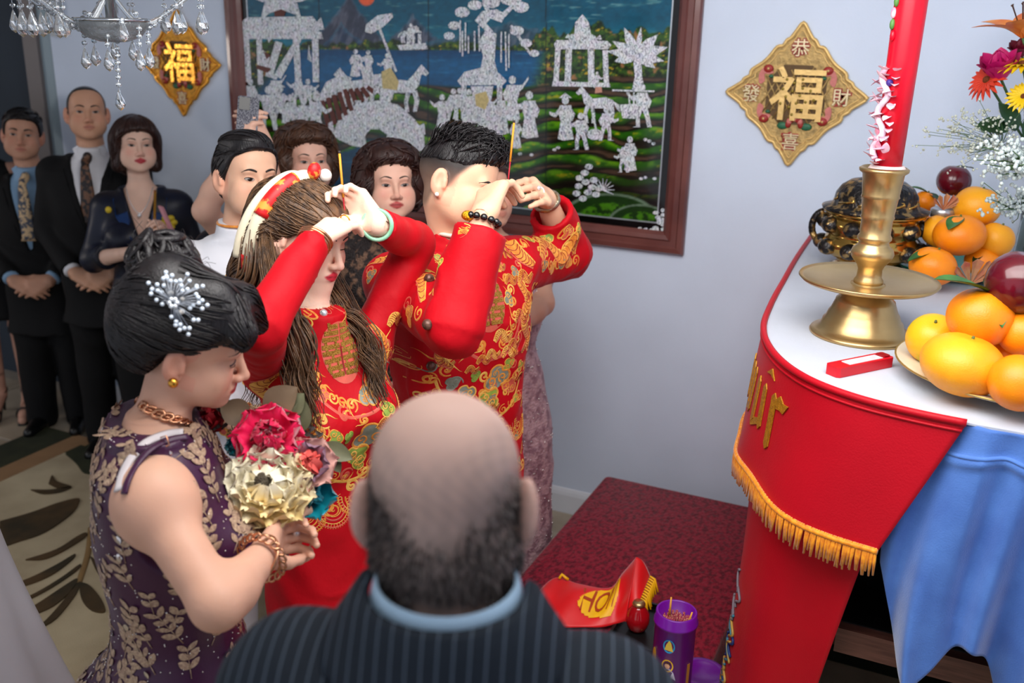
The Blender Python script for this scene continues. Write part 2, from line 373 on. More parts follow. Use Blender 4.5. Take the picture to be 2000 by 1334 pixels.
# ================================================================== lacquer picture on the back wall
def wl(x, y): p = Py(x, y); return np.array((p[0], p[2]))                      # photo point -> (x, z) on the wall
FX0, FX1, FZ0, FZ1 = -3.075, -.925, 1.215, 2.36
pic = empty('lacquer_picture', ((FX0 + FX1) / 2, WY, FZ0), 'large framed black lacquer landscape inlaid with mother of pearl figures', 'picture')
M_frame = mat('frame_wood', (112, 64, 58), .38, color2=(92, 48, 44), vscale=6, stretch=(1, 1, 1), bump=.1, bscale=30, coat=.2)
FW = .085
def rail(a, b, out):
    """moulded frame rail: profile (distance from outer edge, height) swept between mitres"""
    pr = [(0, 0), (0, .02), (.006, .032), (.024, .034), (.03, .027), (.05, .027), (.056, .034), (.072, .03), (FW, .016), (FW, 0)]
    a = np.array(a, float); b = np.array(b, float); out = np.array(out, float); d = (b - a) / np.linalg.norm(b - a); V = []
    for e, sgn in ((a, 1), (b, -1)):
        for q, h in pr: p = e - out * q + d * q * sgn; V.append((p[0], WY - .001 - h, p[1]))
    n = len(pr); return V, [(i, i + 1, n + i + 1, n + i) for i in range(n - 1)]
for a, b, o_ in (((FX0, FZ0), (FX1, FZ0), (0, -1)), ((FX1, FZ0), (FX1, FZ1), (1, 0)), ((FX1, FZ1), (FX0, FZ1), (0, 1)), ((FX0, FZ1), (FX0, FZ0), (-1, 0))):
    mk('frame_rail', *rail(a, b, o_), M_frame, pic, smooth=False)
# painted panel: the painting itself as colours on a fine grid
NX, NZ = 430, 230
gx = np.linspace(FX0 + FW - .002, FX1 - FW + .002, NX); gz = np.linspace(FZ0 + FW - .002, FZ1 - FW + .002, NZ)
GX, GZ = np.meshgrid(gx, gz, indexing='ij'); W3 = np.stack([GX, np.full_like(GX, WY), GZ], -1)
cc = (W3 - CAM) @ R; U = 1000 + FPX * cc[..., 0] / cc[..., 2]; Vv = 667 + FPX * cc[..., 1] / cc[..., 2]   # painter's drawing coordinates
def vnoise(x, y, sd=0):
    r_ = np.random.default_rng(sd).random((64, 64)); xi = np.floor(x).astype(int); yi = np.floor(y).astype(int); fx = x - xi; fy = y - yi
    fx = fx * fx * (3 - 2 * fx); fy = fy * fy * (3 - 2 * fy); g = lambda i, j: r_[i % 64, j % 64]
    return (g(xi, yi) * (1 - fx) + g(xi + 1, yi) * fx) * (1 - fy) + (g(xi, yi + 1) * (1 - fx) + g(xi + 1, yi + 1) * fx) * fy
def fbm(x, y, sd=0): return vnoise(x, y, sd) * .5 + vnoise(2 * x, 2 * y, sd + 1) * .3 + vnoise(4 * x, 4 * y, sd + 2) * .2
def sm(a, b, x): t = np.clip((x - a) / (b - a), 0, 1); return t * t * (3 - 2 * t)
img = np.zeros(U.shape + (3,))
def lay(m, colr): 
    global img
    m = np.clip(m, 0, 1)[..., None]; img = img * (1 - m) + np.asarray(colr, float) * m
n1 = fbm(U / 30, Vv / 14, 1); n2 = fbm(U / 9, Vv / 7, 5); n3 = fbm(U / 60, Vv / 8, 9)
lay(np.ones_like(U), (6, 78, 104)); lay(sm(30, 110, Vv) * .8, (30, 128, 150)); lay(sm(-60, -140, Vv), (4, 44, 66))
lay(sm(.62, .8, fbm(U / 40, Vv / 6, 3)) * sm(90, 30, Vv) * .5, (150, 180, 170))
lay(sm(17, 14, np.hypot(U - 718, Vv + 4)), (226, 92, 52))
def mount(px, py, wl_, wr, colr, base=110):
    x = np.where(U < px, (px - U) / wl_, (U - px) / wr); prof = py + (base - py) * np.clip(x, 0, 1) ** .72 + (n2 - .5) * 10
    m = sm(-2, 2, Vv - prof) * (x < 1.05); lay(m, colr); lay(m * sm(.45, .75, fbm(U / 10 + Vv / 30, Vv / 40, 12)) * .6, (110, 112, 128)); lay(m * sm(12, 0, Vv - prof) * .35, (60, 130, 160))
mount(684, -20, 110, 100, (52, 58, 76)); mount(808, 24, 90, 100, (44, 56, 76)); mount(668, 42, 60, 90, (40, 56, 82)); mount(1000, 40, 160, 160, (34, 66, 84), 80)
def foliage(m, dens=.5):
    lay(m * 1., (22, 40, 16)); lay(m * sm(.42, .62, n2), (44, 78, 26)); lay(m * sm(.58, .74, fbm(U / 6, Vv / 6, 21)), (96, 118, 30)); lay(m * sm(.66, .78, fbm(U / 16, Vv / 14, 31)), (150, 104, 66)); lay(m * sm(.7, .8, fbm(U / 7, Vv / 6, 33)), (188, 160, 34))
foliage(sm(0, 5, Vv - (70 + 26 * fbm(U / 22, U * 0, 40))) * (U > 460))
foliage(sm(0, 5, Vv - (18 + 60 * fbm(U / 30, U * 0, 41) + np.abs(U - 1190) * .12)) * sm(1010, 1040, U))
foliage(sm(0, 5, Vv - (20 + 40 * fbm(U / 30, U * 0, 47))) * sm(500, 470, U))
lk = sm(96, 100, Vv + (n3 - .5) * 12) * sm(560, 600, U + (Vv - 100)) * sm(1075, 1035, U + (Vv - 130) * .25)
lay(lk, (8, 62, 104)); lay(lk * sm(96, 130, Vv) * sm(200, 130, Vv) * .5, (30, 110, 160)); lay(lk * sm(.62, .8, fbm(U / 50, Vv / 3, 44)) * .4, (60, 140, 180))
# fields: wavy terraces of grass and earth
yb = Vv - (165 + 8 * np.sin(U / 70) - .04 * (U - 900)); fm = sm(0, 8, yb)
ph = (yb + 14 * np.sin(U / 55 + 1) + 26 * (fbm(U / 90, Vv / 40, 50) - .5)) / 31; fr = ph - np.floor(ph)
lay(fm, (20, 18, 12)); lay(fm * sm(.02, .14, fr) * sm(.75, .35, fr), (34, 84, 14)); lay(fm * sm(.04, .12, fr) * sm(.5, .2, fr) * sm(.4, .7, n1), (92, 146, 22))
lay(fm * sm(.62, .78, fr) * sm(1., .9, fr) * sm(.3, .6, n3), (78, 58, 44)); lay(fm * sm(.62, .75, fbm(U / 18, Vv / 9, 55)) * sm(.1, .2, fr) * sm(.6, .3, fr), (150, 150, 24))
pond = sm(6, -6, np.hypot((U - 740) / 1.25, (Vv - 345)) - 75 + (n1 - .5) * 30) + sm(10, -10, np.hypot((U - 560) / 1.6, (Vv - 420)) - 50)
lay(pond, (6, 62, 92)); lay(np.clip(pond, 0, 1) * sm(.55, .8, fbm(U / 40, Vv / 4, 60)) * .5, (26, 110, 150))
lay(sm(300, 400, Vv) * sm(1000, 1100, U) * .7, (16, 10, 9))
for cx, cy, w_, h_ in ((1190, 425, 90, 46), (1250, 436, 60, 36), (1110, 445, 60, 30)):
    e = np.hypot((U - cx) / w_, (Vv - cy) / h_); lay(sm(1.05, 1, e) * (Vv < cy + 20), (26, 52, 18)); lay(sm(.08, .02, abs(e - 1)) * (Vv < cy), (96, 116, 96)); lay(sm(.7, .6, e) * sm(.4, .6, n2), (60, 110, 20))
for sx in (625, 838, 1068): lay(sm(1.3, .6, abs(U - sx - (Vv - 100) * .0)) * .8, (6, 10, 14))
img = np.clip(img * (.85 + .3 * n2[..., None]), 0, 255)
# black border with the silver line inside the frame
bd = np.minimum(np.minimum(GX - gx[0], gx[-1] - GX), np.minimum(GZ - gz[0], gz[-1] - GZ)); img[bd < .028] = (10, 8, 8)
I = np.arange(NX * NZ).reshape(NX, NZ); Q = np.stack([I[:-1, :-1], I[1:, :-1], I[1:, 1:], I[:-1, 1:]], -1).reshape(-1, 4)
M_lac = mat('lacquer_painting', (255, 255, 255), .12, attr=True, coat=.25, spec=.4)
mk('painted_panel', np.stack([GX, np.full_like(GX, WY - .008), GZ], -1).reshape(-1, 3), Q, M_lac, pic, colors=lin(img.reshape(-1, 3)))
M_pearl = mat('mother_of_pearl', (214, 220, 228), .3, coat=.5)
def pearl(nt, N, L, b):
    v = N.new('ShaderNodeTexVoronoi'); v.inputs['Scale'].default_value = 60; tc = N.new('ShaderNodeTexCoord'); L.new(tc.outputs['Object'], v.inputs[0])
    hs = N.new('ShaderNodeHueSaturation'); hs.inputs['Saturation'].default_value = .45; L.new(v.outputs['Color'], hs.inputs['Color'])
    no = N.new('ShaderNodeTexWave'); no.inputs['Scale'].default_value = 26; no.inputs['Distortion'].default_value = 14; no.inputs['Detail'].default_value = 3; no.inputs['Detail Scale'].default_value = 2.2; L.new(tc.outputs['Object'], no.inputs[0])
    rp = N.new('ShaderNodeValToRGB'); rp.color_ramp.elements[0].position = .10; rp.color_ramp.elements[0].color = (*c8(92, 104, 120), 1); rp.color_ramp.elements[1].position = .42; rp.color_ramp.elements[1].color = (*c8(226, 230, 238), 1); L.new(no.outputs['Fac'], rp.inputs[0])
    mx = N.new('ShaderNodeMix'); mx.data_type = 'RGBA'; mx.inputs[0].default_value = .16; L.new(rp.outputs[0], mx.inputs[6]); L.new(hs.outputs[0], mx.inputs[7]); L.new(mx.outputs[2], b.inputs['Base Color'])
    bp = N.new('ShaderNodeBump'); bp.inputs['Strength'].default_value = .5; bp.inputs['Distance'].default_value = .004; L.new(v.outputs['Distance'], bp.inputs['Height']); L.new(bp.outputs[0], b.inputs['Normal'])
extra(M_pearl, pearl)
M_gold_in = mat('gold_inlay', (206, 188, 132), .35, var=.3, vscale=90)
M_brown_in = mat('brown_inlay', (96, 44, 34), .4, var=.25, vscale=60)
def inlay(name, polys, m=M_pearl, th=.0025, base=.0085):
    ac = Acc()
    for pl in polys:
        q = np.array([wl(x, y) for x, y in pl]); o_ = q.mean(0)
        base += .00006 + .0002 * rnd.random()
        ac.add(*extrude(np.stack([q[:, 0] - o_[0], q[:, 1] - o_[1]], 1), (o_[0], WY - base, o_[1]), (1, 0, 0), (0, 0, 1), th))
    return ac.mk(name, m, pic, smooth=False)
def circ(x, y, r, ry=None, n=12, a0=0): return [(x + r * math.cos(a0 + 2 * math.pi * i / n), y + (ry or r) * math.sin(a0 + 2 * math.pi * i / n)) for i in range(n)]
def bar(x0, y0, x1, y1, w0, w1=None):
    w1 = w1 if w1 is not None else w0; d = np.array((x1 - x0, y1 - y0), float); d /= np.linalg.norm(d); n = np.array((-d[1], d[0]))
    return [(x0 + n[0] * w0, y0 + n[1] * w0), (x1 + n[0] * w1, y1 + n[1] * w1), (x1 - n[0] * w1, y1 - n[1] * w1), (x0 - n[0] * w0, y0 - n[1] * w0)]
def figurine(x, y, h, fl=1, robe=False, arm=0, hat=False):
    """standing figure, feet at (x, y)"""
    u = h / 10; g = lambda a, b: (x + fl * a * u, y - b * u); P_ = []
    P_.append(circ(*g(0, 9.1), .8 * u, .95 * u, 9))
    if hat: P_.append([g(-1.5, 9.6), g(0, 10.8), g(1.5, 9.6), g(0, 9.8)])
    P_.append([g(-1.3, 8), g(1.2, 8), g(1.5, 6.2), g(1.0, 4.2), g(-1.2, 4.2), g(-1.5, 6)])
    if robe: P_.append([g(-1.1, 4.5), g(1.0, 4.5), g(1.7, .4), g(.4, 0), g(-1.9, .3)])
    else: P_ += [[g(-1.2, 4.5), g(.1, 4.5), g(-.7, 2.3), g(-1.2, 0), g(-2.2, 0), g(-1.7, 2.4)], [g(-.2, 4.5), g(1.1, 4.5), g(1.5, 2.4), g(1.4, .2), g(2.3, 0), g(.5, 0), g(.6, 2.2)]]
    P_.append([g(1.0, 7.8), g(2.4, 6.2 + arm), g(3.6, 6.6 + arm * 1.7), g(3.6, 5.9 + arm * 1.7), g(2.3, 5.2 + arm), g(1.2, 6.2)])
    P_.append([g(-1.1, 7.8), g(-2.2, 6.0), g(-1.6, 4.4), g(-1.1, 4.7), g(-1.4, 6.0)])
    return P_
def horse(x, y, h, fl=1):
    u = h / 10; g = lambda a, b: (x + fl * a * u, y - b * u)
    return [[g(-4, 6.2), g(-2, 7), g(1.5, 6.6), g(3, 8.2), g(4.4, 10), g(5, 9.4), g(6, 8.2), g(5.4, 7.6), g(4.4, 8), g(3.8, 5.4), g(2.4, 4), g(-2.5, 4), g(-4.4, 4.6)],
            [g(2.4, 4.6), g(3.4, 4.6), g(4, 2.4), g(3.4, 0), g(2.6, 0), g(3, 2.4)], [g(1.2, 4.4), g(2.2, 4.4), g(1.6, 2.2), g(1.8, 0), g(1, 0), g(.8, 2.2)],
            [g(-4.2, 5), g(-2.8, 4.2), g(-3.4, 2.4), g(-2.8, 0), g(-3.8, 0), g(-4.4, 2.4)], [g(-2.8, 4.6), g(-1.8, 4.4), g(-2.2, 2.2), g(-1.4, 0), g(-2.2, 0), g(-3, 2.2)], [g(-4, 6), g(-5.6, 5), g(-6, 2.8), g(-5, 4)]]
# the big gateway on the left
inlay('gateway', [bar(482, 60, 488, 160, 6), bar(580, 60, 586, 165, 6), bar(618, 50, 620, 160, 6), bar(508, 50, 512, 165, 5),
                  [(468, 62), (630, 62), (634, 76), (464, 76)], [(478, 40), (486, 34), (614, 32), (622, 44), (626, 62), (474, 62)], [(470, 34), (484, 50), (474, 58), (466, 58)],
                  [(630, 34), (616, 50), (626, 58), (636, 58)], [(512, 40), (520, 6), (532, -4), (576, -4), (584, 8), (592, 40), (578, 28), (552, 18), (530, 26)], [(500, -2), (552, -30), (606, -2), (590, 4), (516, 4)]])
inlay('gateway_arch', [[(538, 20), (552, 14), (562, 20), (558, 32), (540, 32)]], M_brown_in, base=.0092)
inlay('banner', [[(506, 90), (530, 108), (524, 140), (505, 128)], bar(590, 70, 545, 150, 5, 8), bar(548, 82, 528, 150, 7), [(520, 60), (538, 70), (528, 84)], [(606, 88), (612, 122), (604, 116)]])
inlay('banner_trim', [[(518, 100), (532, 108), (524, 116)], [(506, 126), (534, 134), (526, 142), (504, 134)]], M_brown_in, base=.0092)
for (x, y, h, fl, rb, ar, ht) in [(492, 220, 66, -1, 0, 0, 0), (527, 254, 86, -1, 0, 2, 0), (550, 240, 72, 1, 0, 1, 1), (570, 262, 78, -1, 0, 0, 0), (596, 270, 80, 1, 0, 1, 0), (620, 266, 84, 1, 0, 0, 1), (540, 205, 60, 1, 0, 2, 0), (585, 210, 62, -1, 0, 1, 0), (604, 214, 60, 1, 0, 1, 0),
                                  (866, 250, 66, -1, 1, 1, 0), (888, 235, 62, 1, 0, 2, 0), (900, 232, 60, 1, 0, 0, 0), (918, 240, 66, -1, 0, 1, 0), (962, 268, 70, -1, 1, 0, 0), (985, 262, 66, 1, 1, 1, 0), (1003, 236, 88, 1, 1, 2, 0), (1036, 270, 92, -1, 1, 1, 0), (948, 250, 70, 1, 1, 1, 0), (1010, 290, 60, 1, 1, 0, 0), (975, 292, 66, -1, 1, 0, 0),
                                  (1106, 274, 86, -1, 1, 0, 1), (1136, 292, 72, -1, 0, 1, 0), (1186, 274, 66, 1, 0, 0, 0), (1256, 248, 84, -1, 0, 1, 0), (1232, 334, 68, -1, 1, 0, 0), (1219, 336, 50, -1, 0, 0, 0), (1168, 172, 32, 1, 1, 0, 0), (805, 88, 42, 1, 0, 1, 0)]:
    inlay('inlay_figure', figurine(x, y, h, fl, rb, ar, ht))
for x, y, h, fl in ((700, 208, 76, -1), (785, 218, 92, 1), (1170, 240, 72, -1), (740, 195, 74, -1), (800, 84, 34, 1)): inlay('inlay_horse', horse(x, y, h, fl))
inlay('inlay_rider', figurine(697, 150, 54, 1, 1, 0) + figurine(722, 148, 50, -1, 1, 1)); inlay('rider_robe', [[(748, 140), (766, 132), (782, 160), (778, 176), (750, 172)]], M_gold_in, base=.0095); inlay('inlay_rider', figurine(759, 158, 54, -1, 1, 0))
inlay('rider_robe', [[(1166, 164), (1176, 160), (1178, 180), (1164, 182)]], mat('rose_inlay', (206, 150, 130), .4, var=.2, vscale=80), base=.0095)
inlay('parasol', [[(716, 62), (718, 48), (740, 30), (768, 26), (770, 34), (752, 52), (728, 66)], bar(744, 56, 776, 140, 2.2)])
inlay('arched_bridge', [[(620, 200), (640, 160), (670, 145), (690, 152), (680, 176), (650, 190), (628, 204)], [(652, 262), (668, 224), (700, 202), (740, 196), (780, 204), (812, 232), (830, 258), (832, 290), (812, 300), (770, 302), (758, 296), (758, 262), (744, 252), (726, 252), (716, 264), (718, 290), (690, 284), (664, 272)], [(644, 240), (652, 236), (656, 262), (646, 264)], [(820, 246), (831, 240), (833, 262), (824, 264)],
                       bar(702, 196, 702, 210, 6), bar(758, 196, 758, 210, 6), circ(736, 214, 14)])
inlay('bridge_slats', [bar(632 + 11 * i, 196 - 5.5 * i + max(0, i - 4) * 4.4, 646 + 11 * i, 252 - 9 * i, 4.4) for i in range(9)], M_brown_in, base=.0084)
inlay('bridge_emblem', [bar(728, 215, 744, 215, 2)], M_brown_in, base=.0095)
# twisted tree and its trailing boughs
inlay('tree', [[(938, 150), (946, 110), (938, 80), (952, 58), (972, 66), (970, 90), (968, 120), (976, 150)], [(950, 60), (930, 40), (944, 22), (972, 18), (990, 28), (982, 44), (960, 36), (952, 46), (966, 62)], bar(985, 30, 1012, 4, 5, 3), bar(960, 30, 946, 4, 4, 3), bar(1000, 50, 1040, 108, 3, 2)]
      + [circ(x, y, r, r * .7, 9, x) for x, y, r in ((905, 24, 15), (930, 10, 14), (962, 4, 18), (1000, -4, 22), (1020, 14, 16), (890, 50, 12), (880, 70, 11), (1012, 60, 14), (1030, 84, 12), (1046, 104, 10), (985, -30, 24), (940, -26, 22))]
      + [bar(x, y, x + rnd.uniform(-2, 2), y + l, 1.3) for x, y, l in ((902, 40, 62), (912, 44, 55), (906, 60, 50), (938, 50, 50), (982, 62, 60), (990, 62, 76), (997, 66, 66), (930, 60, 40), (918, 70, 34))])
inlay('palanquin', [[(896, 158), (910, 140), (942, 132), (976, 142), (992, 158), (984, 166), (902, 166)], bar(908, 160, 908, 232, 5), bar(978, 160, 978, 232, 5), [(902, 205), (990, 205), (986, 240), (906, 240)], [(922, 168), (966, 168), (960, 204), (928, 204)]])
inlay('palanquin_gold', [[(930, 184), (952, 178), (958, 196), (950, 214), (932, 206)]], M_gold_in, base=.0095)
# temple on the right, banana palm, small groups
inlay('temple', [bar(1092, 92, 1088, 158, 5), bar(1113, 96, 1111, 160, 6), bar(1156, 96, 1157, 162, 6), bar(1184, 98, 1186, 164, 5), [(1084, 86), (1090, 78), (1188, 80), (1196, 88), (1190, 96), (1088, 96)], [(1112, 82), (1116, 68), (1128, 64), (1152, 64), (1164, 70), (1170, 82)], [(1124, 66), (1126, 44), (1140, 28), (1152, 44), (1156, 66)], [(1082, 158), (1192, 162), (1194, 170), (1080, 168)], [(1106, 74), (1112, 66), (1118, 76)], [(1166, 76), (1174, 68), (1178, 78)]])
def palm_leaf(x, y, a, L, w_): 
    d = np.array((math.cos(a), math.sin(a))); n = np.array((-d[1], d[0])); return [tuple(np.array((x, y)) + d * L * t + n * w_ * s) for t, s in ((0, 0), (.3, 1), (.6, .95), (1, 0), (.6, -.95), (.3, -1))]
inlay('palm', [palm_leaf(1246, 108, math.radians(a), L, w_) for a, L, w_ in ((-150, 56, 9), (-115, 60, 9), (-82, 56, 5), (-45, 58, 10), (-15, 62, 10), (12, 54, 9), (165, 46, 10), (35, 44, 8), (-172, 60, 8))] + [[(1238, 106), (1254, 106), (1256, 150), (1262, 178), (1236, 178), (1242, 150)], bar(1198, 176, 1280, 178, 1.6), [(1212, 204), (1248, 202), (1246, 232), (1218, 230)], bar(1230, 180, 1232, 205, 1.3), bar(1240, 180, 1240, 205, 1.3)])
inlay('basket', [circ(1163, 262, 15, 11, 10), bar(1160, 215, 1166, 255, 1.6)])
inlay('shrub', [circ(1146 + dx, 355 + dy, 8, 6, 8) for dx, dy in ((0, 0), (-14, 8), (12, 10), (-18, 22), (4, 20), (20, 24), (-6, 32), (-2, -18), (6, -30), (-12, -8), (16, -4), (26, 12))] + [bar(1180, 370, 1180 + 22 * math.cos(a), 370 + 22 * math.sin(a), 1.4, .5) for a in np.linspace(-2.4, .4, 8)])
inlay('pavilion', [bar(800, 64, 800, 88, 3), bar(822, 66, 822, 88, 3), [(794, 64), (810, 50), (828, 64)], [(778, 88), (834, 84), (838, 96), (784, 98)]])
inlay('shells', [circ(x, y, 4, 3, 7) for x, y in ((1085, 292), (1092, 288), (1018, 300), (1040, 302), (1270, 275), (1262, 272), (1278, 280), (1262, 346), (1280, 348), (1254, 348), (560, 262), (536, 290), (528, 300), (716, 300), (724, 306), (820, 320))])
M_sil = mat('silver_line', (190, 198, 206), .3, metal=.6, var=.1)
ib = .028; ln = Acc(); a0, a1, b0, b1 = gx[0] + ib, gx[-1] - ib, gz[0] + ib, gz[-1] - ib
for lo, hi in (((a0, b0), (a1, b0 + .005)), ((a0, b1 - .005), (a1, b1)), ((a0, b0), (a0 + .005, b1)), ((a1 - .005, b0), (a1, b1))): ln.add(*box((lo[0], WY - .0105, lo[1]), (hi[0], WY - .0082, hi[1])))
ln.mk('silver_line', M_sil, pic, smooth=False)
inlay('corner_scroll', [circ(1296 - 14 * math.cos(t) * (i % 2), 410 + 4.6 * i, 4.5 + 2 * (i % 2), 4, 7) for i, t in enumerate(np.linspace(0, 3, 11))] + [circ(1246 + 5.6 * i, 452 + .7 * i - 7 * (i % 2), 4.5, 3.6, 7) for i in range(9)] + [circ(1282, 446, 7, 6, 8), circ(1290, 432, 6, 6, 8)])

# ================================================================== gilded diamond plaques
def plaque(cx, cz, hs, label, metal, rough, gold, deep):
    r = empty('fortune_plaque', (cx, WY, cz), label, 'plaque', 'diamond fortune plaques on the back wall')
    M_g = mat('plaque_gold' + str(deep), gold, rough, metal=metal, color2=tuple(int(v * .72) for v in gold), vscale=60, thresh=(.4, .7), bump=.4, bscale=150)
    M_hi = mat('plaque_gold_relief' + str(deep), tuple(min(255, int(v * 1.16)) for v in gold), rough * .8, metal=metal, var=.15, vscale=60, bump=.15, bscale=90)
    M_red = mat('plaque_red', (158, 40, 36), .5, var=.2, vscale=90); M_gr = mat('plaque_green', (40, 104, 72), .5, var=.2, vscale=90)
    M_dk = mat('plaque_groove', (92, 66, 30), .6, var=.2, vscale=60); M_pk = mat('plaque_pink', (206, 120, 112), .5, var=.2, vscale=90)
    q = []                                              # lobed diamond outline, one quarter mirrored
    side = [(1, 0), (.9, .075), (.79, .15), (.76, .2), (.68, .25), (.66, .33), (.52, .43), (.43, .52), (.33, .66), (.25, .68), (.2, .76), (.15, .79), (.075, .9)]
    for k in range(4):
        a = k * math.pi / 2; q += [(x * math.cos(a) - y * math.sin(a), x * math.sin(a) + y * math.cos(a)) for x, y in side]
    q = bez(q + q[:1], 3)[:-1]; ux, uz = np.array((1., 0, 0)), np.array((0, 0, 1.)); o_ = np.array((cx, WY - .001, cz)); T = .012
    mk('plate', *extrude(q * hs, o_, ux, uz, T), M_g, r, smooth=False)
    W = lambda u, v, h=T: np.array((cx + u * hs, WY - .001 - h, cz + v * hs))
    mk('rim', *tube([W(u, v) for u, v in q], .007, 6, closed=True), M_hi, r)
    mk('inner_rim', *tube([W(u * .9, v * .9) for u, v in q], .0028, 5, closed=True), M_hi, r)
    oc = [(.42, .2), (.2, .42), (-.2, .42), (-.42, .2), (-.42, -.2), (-.2, -.42), (.2, -.42), (.42, -.2)]
    mk('octagon', *extrude(np.array(oc) * hs, W(0, 0, T), ux, uz, .001), M_dk, r, smooth=False)
    la = Acc()
    for k in range(-4, 5):
        for sgn in (1, -1):
            L_ = .44 - abs(k) * .05
            la.add(*tube([W(k * .1 - L_ * .5, -sgn * L_ * .9, T + .002), W(k * .1 + L_ * .5, sgn * L_ * .9, T + .002)], .0028, 5))
    la.mk('lattice', M_g, r)
    mk('character', *text_mesh('福', hs * .8, W(.02, .02, T + .003), ux, uz, .012, .014), M_hi, r, smooth=False)
    ds = Acc()
    for k in range(16): a = k * 2.4; rr = .28 * math.sqrt((k + .5) / 16); ds.add(*sphere(W(rr * math.cos(a) + .02, rr * math.sin(a), T + .014), (hs * .024, .003, hs * .024), 8, 5))
    ds.mk('studs', mat('plaque_stud', (150, 128, 50), .4, metal=.4, var=.2), r)
    for ch, u, v in (('恭', 0, .66), ('發', -.64, 0), ('財', .64, 0), ('喜', 0, -.66)):
        mk('character_outline', *text_mesh(ch, hs * .26, W(u, v, T), ux, uz, .002, .055), M_red, r, smooth=False)
        mk('character', *text_mesh(ch, hs * .26, W(u, v, T + .002), ux, uz, .004, .0), mat('plaque_ivory', (226, 210, 170), .4, metal=.2, var=.1), r, smooth=False)
    for su in (1, -1):
        for sv in (1, -1):
            b_ = [(.34, .30), (.42, .40), (.50, .36), (.55, .26), (.53, .14), (.46, .18), (.47, .28), (.40, .28)]
            b_ = bez([(x * su, y * sv) for x, y in b_ + b_[:1]], 3)[:-1]
            if sv < 0: b_ = b_ + np.array((-.02 * su, 0))
            fo = mk('fish', *extrude(b_ * hs, W(0, 0, T), ux, uz, .006), M_pk, r, smooth=False)
            mk('fish_head', *sphere(W(.42 * su, .355 * sv, T + .005), (hs * .075, .006, hs * .06), 10, 6), M_red, fo)
            mk('fish_eye', *sphere(W(.42 * su, .355 * sv, T + .011), (hs * .018, .003, hs * .018), 8, 5), M_hi, fo)
            mk('fish_fin', *sphere(W(.37 * su, .25 * sv, T + .005), (hs * .04, .004, hs * .025), 8, 5), M_gr, fo)
    for k in range(7): a = math.radians(180 * k / 6); mk('petal', *sphere(W(.03 + .09 * math.cos(a), -.42 + .09 * math.sin(a), T + .004), (hs * .045, .006, hs * .05), 8, 5), M_pk if k % 2 else M_red, r)
    for su in (1, -1): mk('lotus_leaf', *sphere(W(.03 + .17 * su, -.44, T + .003), (hs * .085, .005, hs * .055), 9, 5), M_gr, r)
    return r
plaque(-.571, 1.832, .242, 'matte gold diamond fortune plaque on the bare wall beside the red candle', .35, .5, (196, 164, 104), 0)
plaque(-3.365, 1.832, .235, 'shiny gold diamond fortune plaque behind the crystal chandelier', .85, .25, (222, 158, 62), 1)

# ================================================================== altar
TZ = 1.34
def proj(p): c_ = R.T @ (np.asarray(p, float) - CAM); return 1000 + FPX * c_[0] / c_[2], 667 + FPX * c_[1] / c_[2]
path0 = bez([(-.452, 3.6), (-.44, 3.2), (-.425, 2.9), (-.408, 2.6), (-.382, 2.36), (-.325, 2.18), (-.24, 2.05), (-.13, 1.975), (0, 1.94), (.15, 1.93), (.35, 1.93), (.7, 1.93)], 14)
seg = np.concatenate([[0], np.cumsum(np.linalg.norm(np.diff(path0, axis=0), axis=1))]); SL = seg[-1]
def pth(s, out=0.):
    s = np.asarray(s, float); p = np.stack([np.interp(s, seg, path0[:, i]) for i in (0, 1)], -1); e = .01
    q = np.stack([np.interp(s + e, seg, path0[:, i]) - np.interp(s - e, seg, path0[:, i]) for i in (0, 1)], -1); q /= np.linalg.norm(q, axis=-1, keepdims=True) + 1e-9
    n = np.stack([q[..., 1], -q[..., 0]], -1); n = np.where((n[..., :1] * -1 + n[..., 1:] * -1) < 0, -n, n); return p + n * out, n
M_altar = mat('altar_wood', (92, 58, 46), .4, color2=(66, 40, 32), vscale=5, stretch=(1, 6, 6), bump=.1, coat=.2)
M_black = mat('black_lacquer', (20, 20, 21), .3, var=.2, vscale=10)
alt = empty('altar_table', (.1, 2.7, 0), 'tall dark wooden altar table with a lower shelf under the cloths', 'table')
inner = np.concatenate([pth(np.linspace(0, SL, 60), -.012)[0], [(.7, 3.6)]])
mk('tabletop', *extrude(inner, (0, 0, TZ - .035), (1, 0, 0), (0, 1, 0), .035), M_altar, alt, smooth=False)
for x, y in ((-.34, 3.5), (-.28, 2.36), (.6, 3.5), (.6, 2.08)): mk('leg', *box((x - .03, y - .03, .0), (x + .03, y + .03, TZ - .035)), M_altar, alt, smooth=False)
mk('lower_shelf', *box((-.10, 2.06, .72), (.69, 3.55, .775)), M_black, alt, smooth=False)
mk('shelf_edge', *box((-.10, 2.03, .71), (.69, 2.06, .772)), mat('shelf_edge_wood', (104, 66, 56), .35, color2=(80, 46, 40), vscale=6, stretch=(2, 20, 20), coat=.2), alt, smooth=False)
mk('back_panel', *box((.55, 2.1, .05), (.6, 3.5, TZ - .05)), M_black, alt, smooth=False)
M_white = mat('white_cloth', (190, 196, 208), .8, var=.03, vscale=12, bump=.08, bscale=200)
wc = mk('table_cover', *extrude(np.concatenate([pth(np.linspace(0, SL, 60), -.002)[0], [(.7, 3.6)]]), (0, 0, TZ - .0005), (1, 0, 0), (0, 1, 0), .004), M_white, loc=(.1, 2.7, TZ), smooth=False)
tag(wc, 'plain white cover lying on the altar top under candlestick and fruit', 'tablecloth')

